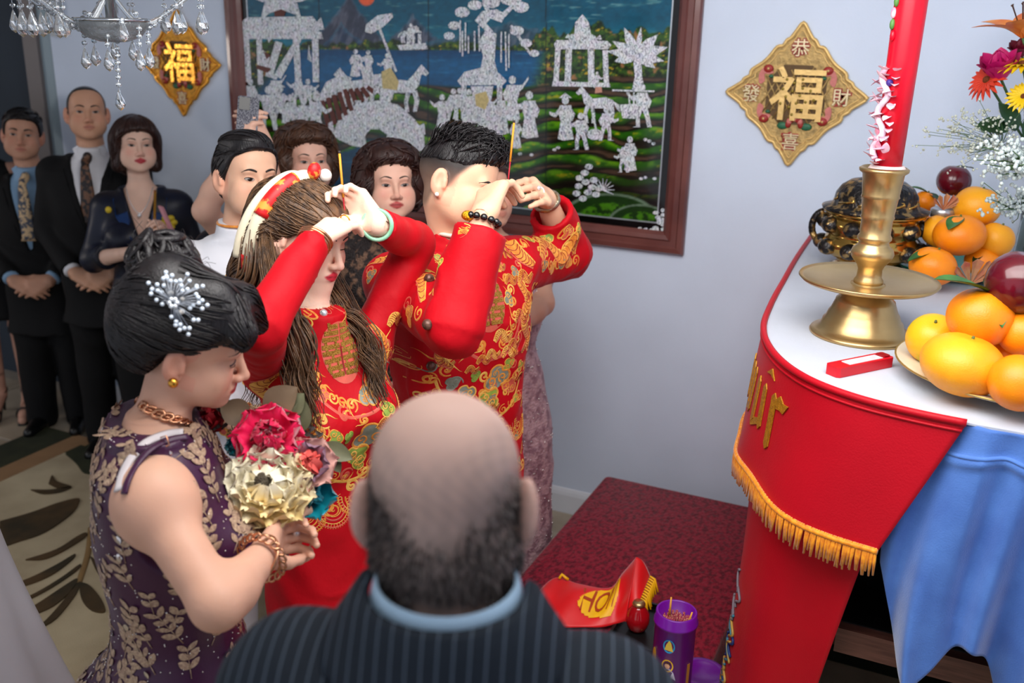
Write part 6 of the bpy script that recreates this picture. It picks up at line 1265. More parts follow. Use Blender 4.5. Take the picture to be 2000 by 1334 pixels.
# ================================================================== the bald man in front
bm = Person('person seen from behind, balding grey head, dark pinstripe suit and blue shirt collar', P(872, 986, .97), (.05, .19, .98), (0.0, -.98, .19), (-.33, .95), 'm', .96, skin=(212, 176, 162), wide=.86, nb=P(872, 1228, .955))
bm.head(); bm.torso(); bm.legs(); 
hair_n = lambda x, y, z: np.sin(x * 330 + 4 * np.sin(z * 60)) * np.sin(z * 260 + y * 90) * .5 + .5
zlim = lambda x: -.03 + 1.1 * np.clip(np.abs(x) - .018, 0, .075)
bm.paint = [(lambda x, y, z: sm(.035, -.03, z - zlim(x)) * sm(.05, .01, y) * sm(-.108, -.088, z) * (.5 + .3 * hair_n(x, y, z)) * ~((np.abs(x) > .079) & (z < .03) & (y > -.045)), (84, 76, 74)), (lambda x, y, z: sm(-.02, -.08, z) * (y < -.04) * sm(-.108, -.088, z) * .6, (44, 39, 39)), (lambda x, y, z: sm(.09, .03, z - zlim(x)) * (y < .03) * (.25 + .3 * hair_n(x, y, z)), (150, 130, 122))]
for sg in (1, -1): bm.arm(sg, bm.W(sg * .225, .0, bm.zN - .37), bm.W(sg * .2, .16, bm.zN - .56)); bm.hand(bm.W(sg * .2, .16, bm.zN - .56), bm.f * .9 - np.array((0, 0, .3)) - bm.side * sg * .3, -bm.side * sg, -sg, h=.006)
bm.build(hh=.0038)
sb = Acc()                                           # cropped fringe of hair round the bald crown
rg = np.random.default_rng(11); hv = bm.V[(np.linalg.norm(bm.V - bm.c, axis=1) < .16)]; lq = (hv - bm.c) @ bm.M / bm.hs; okh = (lq[:, 2] > -.092) & (lq[:, 2] < zlim(lq[:, 0]) + rg.normal(-.012, .010, len(lq))) & (lq[:, 1] < .03) & ~((np.abs(lq[:, 0]) > .078) & (lq[:, 2] < .03) & (lq[:, 1] > -.05)); hv = hv[okh]; lq = lq[okh]
pk = rg.choice(len(hv), 2600)
for i in pk:
    n = bm.M @ np.array((lq[i, 0], lq[i, 1] + .014, lq[i, 2] * .6)); n = _n(n); d = _n(bm.M @ np.array((rg.normal(0, .3), -.2, -1))); p = hv[i]; sb.add(*tube(np.array([p - n * .001, p + n * .003 + d * .004, p + n * .0035 + d * rg.uniform(.006, .010)]), (.0006, .0005, .0002), 3), lin((62, 55, 54)) if rg.random() < .85 + 3 * min(0, -.05 - lq[i, 2]) else lin((140, 130, 126)))
o = sb.mk('hair', mat('grey_cropped_hair', (60, 54, 54), .5, attr=True), bm.root, attr=True); o['kind'] = 'stuff'
M_pin = mat('pinstripe_wool', (28, 36, 46), .8, var=.1, vscale=200, bump=.15, bscale=500, spec=.25)
def pin(nt, N, L, b, side=bm.side, pitch=.0142):
    tc = N.new('ShaderNodeTexCoord'); d = N.new('ShaderNodeVectorMath'); d.operation = 'DOT_PRODUCT'; d.inputs[1].default_value = tuple(side / pitch); L.new(tc.outputs['Object'], d.inputs[0])
    f = N.new('ShaderNodeMath'); f.operation = 'FRACT'; L.new(d.outputs['Value'], f.inputs[0]); r_ = N.new('ShaderNodeValToRGB'); e = r_.color_ramp.elements; e[0].position = .43; e[0].color = (0, 0, 0, 1); e[1].position = .5; e[1].color = (1, 1, 1, 1); e2 = r_.color_ramp.elements.new(.57); e2.color = (0, 0, 0, 1); L.new(f.outputs[0], r_.inputs[0])
    mx = N.new('ShaderNodeMix'); mx.data_type = 'RGBA'; src = b.inputs['Base Color'].links[0].from_socket; L.new(r_.outputs[0], mx.inputs[0]); L.new(src, mx.inputs[6]); mx.inputs[7].default_value = (*c8(92, 106, 122), 1); L.new(mx.outputs[2], b.inputs['Base Color'])
extra(M_pin, pin)
rows = bm.torso_rows(); jr = [(dz, rx * 1.04, ry * 1.04, fo) for dz, rx, ry, fo in rows]; jr[0] = (.012, .08, .066, 0); jr[1] = (-.02, .112, .078, -.005); jr[2] = (-.05, .19, .098, -.005)
jp = [loft(bm.stations(jr), bm.f[:2], .03, grow=.014, nexp=2.4)]
for sg in (1, -1): jp += bm.sleeve(sg, bm.W(sg * .225, .0, bm.zN - .37), bm.W(sg * .2, .16, bm.zN - .56), (.07, .064, .052), k=.04) + [ell(bm.W(sg * .15, -.005, bm.zN - .075), (.07, .07, .058), None, .05)]
jp += [cone(bm.nb + np.array((0, 0, -.06)), bm.nb + np.array((0, 0, .2)), .062, .09, .01, 's')]
suit, sbv, _, _ = bm.garment('suit_jacket', jp, M_pin, .0065, (.0025, 26))
def ringsheet(name, p, c0, rows_, a0, a1, m, parent, n=60, th=.004):
    """collar: rows of (radius across, radius deep, height, forward shift) swept round the neck"""
    V = []; 
    for rx, ry, z, fo in rows_:
        for a in np.linspace(a0, a1, n): V.append(c0 + p.side * rx * math.sin(a) - p.f * (ry * math.cos(a) - fo) + np.array((0, 0, z)))
    V = np.array(V); m_ = len(rows_); Fc = [(i * n + k, i * n + k + 1, (i + 1) * n + k + 1, (i + 1) * n + k) for i in range(m_ - 1) for k in range(n - 1)]; return mk(name, V, Fc, m, parent)
cl0 = bm.nb + np.array((0, 0, .020))
ringsheet('shirt_collar', bm, cl0, [(.066, .066, .038, .0), (.069, .070, .040, .0), (.073, .074, .026, 0), (.08, .08, -.02, 0)], -2.5, 2.5, mat('blue_shirt', (150, 180, 206), .7, var=.05, vscale=30), bm.root)
ringsheet('suit_collar', bm, cl0, [(.074, .076, .026, .0), (.080, .082, .034, 0), (.089, .090, .028, 0), (.102, .099, .006, .0), (.124, .110, -.028, .0), (.128, .113, -.036, 0), (.120, .106, -.05, 0)], -1.75, 1.75, M_pin, suit)
gp = Acc(); g0 = bm.L(.083, -.005, .01); g1 = bm.L(.088, .07, .012); g2 = bm.L(.078, .098, .006)
gl_ = mk('eyeglasses', *tube(bez([bm.L(.081, -.02, -.004), g0, g1, g2, bm.L(.05, .105, .004)], 5), .0028, 6), mat('glasses_frame', (24, 32, 48), .25, var=.1), bm.root); mk('lens', *tube(np.array([bm.L(.055 + .022 * math.cos(a), .102 - .006 * math.cos(a), -.004 + .02 * math.sin(a)) for a in np.linspace(0, 2 * math.pi, 20, endpoint=False)]), .0022, 6, closed=True), MATS['glasses_frame'], gl_)
bm.garment('trousers', [rc(bm.W(sg * .09, 0, .85), bm.W(sg * .1, 0, .06), .09, .07, .02) for sg in (1, -1)], M_pin, .014)
for sg in (1, -1): mk('shoe', *sphere(bm.W(sg * .1, .06, .045), (.05, .05, .045), 12, 8), M_black, bm.root)

# ================================================================== woman in the purple dress
A_M = frame((.92, .24, .22), (.28, -.87, -.40)); A_c = P(339, 718, 1.585) - A_M @ np.array((.08, -.012, -.012)) * .9
wa = Person('person in a sleeveless purple dress with gold leaves, black updo, holding the bouquet', A_c, (.92, .24, .22), (.28, -.87, -.40), (.74, .67), 'f', .9, skin=(208, 160, 136), wide=1.0, nb=P(304, 822, 1.66), lean=(0, 0))
wa.head(lips=(186, 60, 66), cheek=1.1); wa.torso(-.004); wa.legs()
aS = wa.sh(1); aE = P(424, 1180, 1.47); aW = P(518, 1082, 1.60); aS2 = wa.sh(-1); aE2 = wa.W(-.23, .06, wa.zN - .36); aW2 = P(560, 1010, 1.78)
print('purple', wa.c, wa.nb, aS, aE, aW, aS2, aW2)
wa.arm(1, aE, aW, (.05, .043, .029), .006); wa.arm(-1, aE2, aW2, (.054, .045, .029))
wa.prims += [ell(aS + wa.f * .008, (.048, .048, .055), None, .05), rc(wa.nb + np.array((0, 0, -.03)), aS + np.array((0, 0, .012)), .036, .036, .05)]
wa.hand(aW, P(552, 1030, 1.72) - aW, CV(.45, -.1, .85), 1, (.9, 1.1, .7), 1.06, (.35, .75, .5), h=.0034); q1 = wa.last_hand
wa.hand(aW2, P(575, 985, 1.74) - aW2, CV(-.3, .2, -.9), -1, (.9, 1.1, .7), 1., (.35, .75, .5))
wa.build(hh=.0028); wa.eyes(closed=True, brow=(.022, .0024))
mk('eyeshadow', *tube(np.array([wa.face_pt(x, -.001 + .004 * math.sin((x - .018) / .028 * math.pi), .0012) for x in np.linspace(.02, .046, 9)]), .0022, 6, .4, nrm=wa.M[:, 1]), mat('dark_eyeshadow', (74, 62, 66), .5, var=.1), wa.root)
M_plum = mat('plum_satin', (62, 18, 56), .42, var=.15, vscale=7, bump=.08, bscale=300, sheen=.05)
rw = wa.torso_rows(); rw[1] = (-.015, .10, .062, -.005); rw[2] = (-.05, .15, .08, -.005); dr = [loft(wa.stations(rw[1:-1]) + strow(wa, [(.62, .185, .13, 0), (.35, .165, .125, 0), (.12, .16, .12, 0)]), wa.f[:2], .02, grow=.017)]
for sg in (1, -1): dr.append(ell(wa.W(sg * .075, .115, wa.zN - .215), (.068, .066, .066), None, .05))
dr += [ell(wa.W(0, -.09, wa.zN - .60), (.13, .09, .12), None, .06)]
for sg in (1, -1): dr.append(ell(wa.sh(sg) + wa.side * sg * .062 + wa.f * .018 + np.array((0, 0, -.01)), (.075, .058, .105), np.stack([wa.side, wa.f, (0, 0, 1.)], 1), .010, 's'))
dr.append(ell(wa.nb + wa.f * .02 + np.array((0, 0, .03)), (.075, .075, .05), None, .010, 's'))
pd, pbv, pV, pQ = wa.garment('dress', dr, M_plum, .0062, (.0022, 30))
# sprigs of metallic leaves stitched over the dress
M_lfg = mat('metallic_leaf_thread', (206, 178, 148), .35, metal=.4, color2=(160, 128, 112), vscale=200, bump=.5, bscale=500); M_sq = mat('sequin', (226, 218, 214), .12, metal=.85, var=.1)
lv = Acc(); sq = Acc(); rg = np.random.default_rng(21)
def dleaf(p, n, d, L_, w_, acc_=lv, o=.0016):
    d = _n(d - n * n.dot(d)); b = np.cross(n, d); V = []
    for t in (0, .25, .55, .8, 1): 
        for q in (-1, 0, 1): V.append(p + d * L_ * t + b * q * w_ * (math.sin(math.pi * (t * .94 + .03)) ** .8) + n * (o - .012 * L_ * t * t + (.0008 if q == 0 else 0)))
    acc_.add(np.array(V), [(i * 3 + j_, i * 3 + j_ + 1, i * 3 + j_ + 4, i * 3 + j_ + 3) for i in range(4) for j_ in range(2)])
cand = pV[rg.permutation(len(pV))]; used_ = []
for p in cand:
    if len(used_) > 330: break
    if p[2] < .35: continue
    if used_ and np.min(np.linalg.norm(np.array(used_) - p, axis=1)) < .038: continue
    used_.append(p); h_ = pbv.find_nearest(Vector(p)); n = np.array(h_[1]); n = n if n.dot(p - wa.W(0, 0, p[2])) > 0 else -n; d = rg.normal(0, .45, 3) + np.array((0, 0, 1.)); d = _n(d - n * n.dot(d)); b = np.cross(n, d); cur = p
    for k in range(rg.integers(2, 5)):
        nx = cur + d * .018; hh = pbv.find_nearest(Vector(nx)); cur = np.array(hh[0]); n = np.array(hh[1]); n = n if n.dot(cur - wa.W(0, 0, cur[2])) > 0 else -n
        for sg in (1, -1): dleaf(cur, n, d * .7 + b * sg * .75, rg.uniform(.016, .027), rg.uniform(.0048, .0075))
        lv.add(*tube(np.array([cur - d * .018 + n * .001, cur + n * .0012]), .0009, 4))
    if rg.random() < .4: hh = pbv.find_nearest(Vector(p + b * .012)); dleaf(np.array(hh[0]), n, d, .014, .006, sq, .003)
    for k in range(5): hh = pbv.find_nearest(Vector(p + b * rg.normal(0, .014) + d * rg.normal(0, .014))); sq.add(*sphere(np.array(hh[0]) + n * .001, .0016, 5, 4))
lv.mk('leaf_embroidery', M_lfg, pd)['kind'] = 'stuff'; sq.mk('sequins', M_sq, pd)['kind'] = 'stuff'
# visible lining and bra strap along the armhole
def on_body(px, py, off=.006):
    d_ = ray(px, py); h_, n = hit(bvh_wa, CAM, d_); return (h_ - _n(d_) * off) if h_ is not None else P(px, py, 1.5)
bvh_wa = bvh(np.concatenate([wa.V, pV]), np.concatenate([wa.Q, pQ + len(wa.V)]))
s1 = bez([on_body(x, y, .003) for x, y in ((358, 846), (322, 850), (286, 864), (258, 892), (240, 924), (231, 958))], 5); mk('lining', *tube(s1, .0085, 6, .35, nrm=CV(-.2, -.3, -1)), mat('white_lining', (206, 198, 200), .6, var=.1), pd)
s2 = bez([on_body(x, y, .006) for x, y in ((368, 853), (328, 860), (295, 877), (268, 906), (250, 938), (242, 965))], 5); st_ = mk('strap', *tube(s2, .0062, 6, .35, nrm=CV(-.2, -.3, -1)), M_plum, pd); q = on_body(322, 862, .012); mk('strap_slider', *tube(np.array([q + CV(.9, -.3, 0) * a + CV(.3, .9, 0) * b for a, b in ((-.005, -.008), (.005, -.008), (.005, .008), (-.005, .008))]), .0012, 6, closed=True), M_rose_gold, pd)
# necklace of flat links, earring, bracelet, ring
def chain(path, n, r, m, name, parent, up=CV(0, -.3, -1), part='link'):
    c_ = bez(path, 8); sl = np.concatenate([[0], np.cumsum(np.linalg.norm(np.diff(c_, axis=0), axis=1))]); t_, _, _ = frames(c_); root_ = None
    for i in range(n):
        s_ = sl[-1] * (i + .5) / n; p = np.array([np.interp(s_, sl, c_[:, k]) for k in range(3)]); t = np.array([np.interp(s_, sl, t_[:, k]) for k in range(3)]); b = _n(np.cross(up, t)); e = _n(t + b * .5)
        q = np.array([p + e * r * 1.0 * math.cos(a) + np.cross(e, up) * r * .62 * math.sin(a) for a in np.linspace(0, 2 * math.pi, 10, endpoint=False)]); mk(part, *tube(q, r * .30, 5, closed=True), m, parent)
nk = empty  # necklace hangs on the neck: part of the person
nl = mk('necklace', *tube(bez([on_body(x, y, .002) for x, y in ((268, 782), (278, 792), (300, 804), (330, 816), (358, 823), (378, 830))], 5), .0022, 6), M_rose_gold, wa.root)
chain([on_body(x, y, .006) for x, y in ((268, 782), (278, 792), (300, 804), (330, 816), (358, 823), (378, 830))], 16, .0105, M_rose_gold, 'necklace', nl)
mk('earring', *sphere(P(338, 748, 1.565), .0085, 12, 8), M_gold, wa.root)
fd = _n(aW - aE); bw = ring_on(wa.root, 'bracelet', aW - fd * .012, fd + CV(.1, .2, 0), .037, .003, M_rose_gold, 28)
a_ = _n(np.cross(fd, (0, 0, 1.))); b_ = np.cross(fd, a_); chain([aW - fd * .012 + (a_ * math.cos(t) + b_ * math.sin(t)) * .039 for t in np.linspace(0, 2 * math.pi, 16)], 20, .0082, M_rose_gold, 'bracelet', bw)
mk('ring_stone', *sphere(reach(aW, 578, 1040, .11, False), .008, 8, 6), M_diam, wa.root)
# hair: smooth cap, swept fringe, curly bun
hl = [(-.12, -.1), (-.06, -.07), (-.03, -.05), (-.005, -.05), (.02, -.045), (.036, .0), (.047, .045), (.058, .078), (.075, .10), (.095, .14), (.2, .2)]
bun = P(322, 522, 1.68)
ex = [ell(wa.L(0, -.03, .065), np.array((.086, .098, .076)), wa.M, .03), ell(wa.L(0, -.095, .025), np.array((.072, .045, .07)), wa.M, .04), rc(wa.L(0, -.06, .11), bun, .045, .034, .03), ell(bun, (.036, .036, .034), None, .02)]
ex += [rc(wa.L(.03, .03, .12), wa.L(.055, .09, .075), .03, .02, .03), rc(wa.L(.055, .088, .078), wa.L(.064, .094, .052), .016, .006, .02), rc(wa.L(-.03, .07, .1), wa.L(-.045, .11, .05), .03, .016, .03)]
wa.cap(.014, hl, -.05, ex, .0052, 'hair', M_hblack)
wa.locks(900, lambda x, y, z: (x * 1.5, -1, .15 + 2.5 * (.06 - z)), .11, .0032, .0018, lambda x, y, z: (z < .135) & (y < .07), M_hblack, seed=31, steps=7, jit=.08)
wa.locks(160, lambda x, y, z: (.6 * np.sign(x), .8, -.6), .06, .0026, .002, lambda x, y, z: (y > .06) & (z > .03), M_hblack, seed=32, steps=6, jit=.1)
cu = Acc(); rg = np.random.default_rng(33)
for i in range(130):
    d = _n(rg.normal(0, 1, 3)); p0 = bun + d * rg.uniform(.04, .055); a = _n(np.cross(d, rg.normal(0, 1, 3))); b = np.cross(d, a); R_ = rg.uniform(.018, .034); th = rg.uniform(0, 6.28); n = 16
    q = np.array([p0 + (a * math.cos(th + t * 5) + b * math.sin(th + t * 5)) * R_ + d * (.004 * t) for t in np.linspace(0, 1, n)]); cu.add(*tube(q, rg.uniform(.0055, .0105) * np.sin(np.pi * np.linspace(.12, .95, n)), 6, .7))
for i in range(40):
    d = _n(rg.normal(0, 1, 3)); p = bun + d * .06; q = bez([p, p + d * .012 + np.array((0, 0, .006)), p + d * .02 + rg.normal(0, .015, 3)], 5); cu.add(*tube(q, .0004, 3))
o = cu.mk('curls', M_hblack, wa.root); o['kind'] = 'stuff'
# pearl hair comb
cb_ = empty; hp = []; M_wire = mat('silver_wire', (150, 156, 166), .3, metal=.9, var=.1); pins = [(389, 562), (331, 560)]
PEARLS = [(290, 553), (297, 565), (307, 556), (316, 571), (308, 568), (320, 558), (326, 543), (333, 549), (343, 550), (324, 532), (325, 540), (319, 544), (336, 538), (352, 548), (366, 536), (370, 549), (384, 559), (384, 562), (396, 559), (383, 575), (387, 581), (395, 587), (405, 596), (388, 592), (377, 596), (371, 602), (395, 603), (378, 625), (387, 625), (335, 619), (344, 628), (343, 635), (352, 634), (351, 644), (360, 641), (370, 641), (368, 653), (354, 558), (356, 568), (366, 565), (295, 574), (306, 586), (317, 594)]
ctr_ = None; wbv = wa.hairbv
def on_hair(px, py, off): 
    d_ = ray(px, py); h_, n = hit(wbv, CAM, d_); return (h_ - _n(d_) * off) if h_ is not None else P(px, py, 1.55)
hub = on_hair(340, 592, .012); hc = mk('hair_comb', *tube(np.array([hub - CV(.5, .5, 0) * .02, hub + CV(.5, .5, 0) * .02]), .002, 6), M_wire, wa.root)
for px, py in PEARLS:
    q = on_hair(px, py, .014); mk('pearl', *sphere(q, .0036, 8, 6), mat('blue_white_pearl', (222, 234, 246), .15, var=.05, coat=.6), hc); mk('wire', *tube(bez([hub, (hub + q) / 2 + CV(0, -.2, -1) * .006, q], 4), .0006, 4), M_wire, hc)
for k in range(6): a = k * math.pi / 3; mk('petal', *sphere(hub + (CV(1, 0, 0) * math.cos(a) + CV(0, 1, 0) * math.sin(a)) * .006 + CV(0, 0, -1) * .004, .0042, 8, 6), M_diam, hc)
for px, py in ((333, 573), (355, 584), (355, 608)): mk('pearl', *sphere(on_hair(px, py, .012), .0046, 10, 8), M_pearlb, hc)
# red rose corsage on the far shoulder
def petal_mesh(base, d, up, L_, w_, curl, ruf, seed):
    d = _n(d); up = _n(up - d * up.dot(d)); s_ = np.cross(d, up); rg_ = np.random.default_rng(seed); ph = rg_.uniform(0, 6); V = []; n, m = 8, 9
    for t in np.linspace(0, 1, n):
        ww = w_ * (.18 + .82 * math.sin(math.pi * min(1, .5 * t / .62)) if t < .62 else 1 * math.sqrt(max(0.02, 1 - ((t - .62) / .40) ** 2)))
        for q in np.linspace(-1, 1, m): V.append(base + d * L_ * (t - .06 * abs(q) * t) + s_ * q * ww + up * (L_ * (-curl * t * t) + w_ * .35 * q * q * t + ruf * w_ * t * t * math.sin(7 * q + ph + 2 * t)))
    V = np.array(V); Fc = [(i * m + j_, i * m + j_ + 1, (i + 1) * m + j_ + 1, (i + 1) * m + j_) for i in range(n - 1) for j_ in range(m - 1)]; k = len(V)
    return np.concatenate([V, V - up * .0007]), Fc + [tuple(x + k for x in q[::-1]) for q in Fc]
def rose(c_, ax, r, m, parent, rings=((4, .10, .12, 1.0), (5, .3, .35, 1.1), (6, .55, .75, 1.15), (7, .75, 1.2, 1.1)), ruffle=0.):
    ax = _n(ax); a1 = _n(np.cross(ax, (.3, .5, .8))); a2 = np.cross(ax, a1)
    for ri, (n, rr, op, L_) in enumerate(rings):
        for k in range(n):
            a = 2 * math.pi * k / n + ri * .7; q = a1 * math.cos(a) + a2 * math.sin(a); V, Fc = petal_mesh(c_ + q * r * rr * .38 - ax * r * .3, ax + q * op * .7, -q, r * L_, r * (.62 if n < 9 else .5), (-.25 if ri < 2 else .12), .08 + ruffle * 4, ri * 31 + k)
            mk('petal', V, Fc, m if not isinstance(m, (list, tuple)) else m[min(ri, len(m) - 1)], parent)
cg = empty('corsage', P(398, 818, 1.80), 'dark red rose pinned at the far shoulder of the purple dress', 'corsage'); rose(P(398, 822, 1.76), CV(.3, -.5, -.8), .036, mat('deep_red_petal', (150, 10, 24), .6, var=.2, vscale=40), cg)

# ------------------------------------------------------------------ the bouquet
bq = empty('bouquet', P(556, 1000, 1.76), 'bouquet of pink, cream and teal silk flowers in her hands', 'bouquet')
F_ = lambda px, py, d=1.74: P(px, py, d); face_ = CV(.15, -.45, -.9)
def flower(name, label, px, py, d, r, m, rings, ruffle=0., ax=face_):
    c_ = F_(px, py, d); a = _n(ax); fl_ = mk(name, *sphere(c_ - a * r * .25, r * .2, 8, 6), mat('flower_core', (120, 110, 60), .8, var=.2), bq); fl_['label'] = label; rose(c_, ax, r, m, fl_, rings, ruffle); return fl_
M_hot = mat('hot_pink_petal', (232, 10, 84), .55, color2=(206, 0, 66), vscale=30, sheen=.3); M_crm = mat('cream_petal', (240, 232, 206), .65, color2=(238, 206, 120), vscale=9, thresh=(.45, .7)); M_tl = mat('teal_satin_petal', (0, 124, 144), .35, color2=(10, 150, 166), vscale=12, sheen=.3); M_lil = mat('lilac_foil', (176, 140, 160), .3, metal=.35, var=.15, vscale=14); M_cor = mat('coral_petal', (226, 92, 84), .55, var=.15, vscale=30); M_blu = mat('blush_petal', (226, 172, 160), .6, var=.12, vscale=30)
flower('hot_pink_peony', 'hot pink peony', 525, 858, 1.72, .05, M_hot, ((5, .15, .4, .9), (6, .4, .8, 1.05), (7, .65, 1.3, 1.15), (8, .8, 2.2, 1.15)), .04)
flower('cream_peony', 'cream and yellow ruffled peony', 524, 950, 1.68, .062, M_crm, ((6, .25, .2, .6), (8, .45, .4, .75), (9, .65, .7, .9), (10, .8, 1.1, 1.0), (11, .95, 1.8, 1.0), (11, 1.05, 3.2, 1.0)), .012)
mk('peony_centre', *sphere(F_(512, 942, 1.665), (.014, .014, .018), 10, 8), mat('brown_stamens', (90, 80, 62), .8, var=.4, vscale=200, bump=.8, bscale=300), bq)
flower('lilac_rose', 'lilac foil rose with a coral heart', 603, 910, 1.72, .042, [M_cor, M_cor, M_lil, M_blu], ((4, .1, .1, .9), (5, .3, .35, 1.0), (6, .6, .8, 1.1), (7, .85, 1.5, 1.15)), .02)
flower('blush_bud', 'small blush rose', 600, 940, 1.74, .024, M_cor, ((4, .2, .2, 1), (5, .5, .6, 1.1)))
flower('teal_rose', 'teal satin rose', 604, 966, 1.74, .04, M_tl, ((4, .15, .15, 1.0), (5, .45, .5, 1.15), (6, .8, 1.2, 1.2)), .03, CV(.3, -.2, -.9))
flower('teal_flower', 'teal feathery flower', 462, 878, 1.73, .022, M_tl, ((6, .2, .5, 1.3), (8, .5, 1.2, 1.4)), .05)
M_olive = mat('olive_leaf', (104, 104, 76), .6, var=.2, vscale=30); M_gl = mat('bouquet_leaf', (110, 120, 56), .55, var=.2, vscale=30); M_br = mat('brown_leaf', (112, 92, 70), .6, var=.2, vscale=30)
for px, py, dx, dy, L_, w_, m in ((560, 895, .9, -.15, .05, .012, M_gl), (628, 870, .8, .3, .06, .017, M_olive), (585, 845, .1, -.9, .06, .02, M_olive), (520, 812, .6, -.6, .075, .03, M_br), (490, 820, -.7, -.4, .06, .025, M_br), (640, 880, .5, .8, .045, .012, M_olive), (612, 880, .2, .6, .03, .014, mat('pale_petal', (206, 196, 150), .6, var=.1)), (560, 812, .5, -.7, .05, .02, M_olive)):
    mk('leaf', *leaf_mesh(F_(px, py, 1.75), CV(dx, dy, -.2), CV(0, -.3, -1), L_, w_), m, bq)
sp_ = Acc(); rg = np.random.default_rng(41)
for cx_, cy_ in ((485, 818), (478, 845), (505, 808), (465, 850)):
    for i in range(60): q = F_(cx_ + rg.normal(0, 10), cy_ + rg.normal(0, 9), 1.76 + rg.normal(0, .008)); sp_.add(*sphere(q, .0022, 5, 4))
o = sp_.mk('seed_heads', mat('seed_head', (150, 124, 88), .8, var=.2), bq); o['kind'] = 'stuff'
for a, b in (((455, 840), (432, 802)), ((470, 830), (448, 785)), ((480, 815), (470, 790)), ((590, 860), (610, 835)), ((600, 862), (628, 850)), ((440, 830), (425, 842))):
    tw = mk('twig', *tube(bez([F_(*a, 1.76), F_((a[0] + b[0]) / 2 + 4, (a[1] + b[1]) / 2, 1.75), F_(*b, 1.75)], 4), .0011, 4), mat('twig_brown', (70, 60, 56), .7, var=.2), bq)
    for k in range(4): t = .3 + .22 * k; mk('twig_leaf', *leaf_mesh(F_(a[0] + (b[0] - a[0]) * t, a[1] + (b[1] - a[1]) * t, 1.75), CV((-1) ** k * .8, -.6, -.2), CV(0, 0, -1), .012, .003), MATS['twig_brown'], tw)
mk('handle', *tube(np.array([F_(560, 960, 1.76), F_(552, 1040, 1.78), F_(550, 1110, 1.80)]), .013, 10), mat('ribbon_handle', (70, 30, 60), .5, var=.1), bq)

# ================================================================== guests
M_black_suit = mat('black_wool', (15, 15, 17), .75, var=.15, vscale=120, bump=.1, bscale=400, spec=.25); M_shirtw = mat('white_shirt', (224, 224, 230), .7, var=.04, vscale=30); M_shirtb = mat('light_blue_shirt', (128, 162, 194), .7, var=.05, vscale=30)
M_shoe = mat('black_leather', (14, 14, 15), .3, var=.1)
def clasp(p, z=-.56, v=.15, k=1., sep=.03, u0=0.):
    """arms hanging with the hands folded in front"""
    out = []
    for sg in (1, -1):
        el = p.W(sg * (.235 if p.sex == 'm' else .2) * p.wide, .0, p.zN - .345); wr = p.W(u0 + sg * .085, v + .01, p.zN + z + .035); p.arm(sg, el, wr); p.hand(wr, p.W(u0 - sg * .02, v + .05, p.zN + z) - wr, -p.f * .8 - np.array((0, 0, .5)) if sg > 0 else -p.f - np.array((0, 0, .3)), sg, (.3, .5, .4), k, h=.005); out.append((el, wr))
    return out
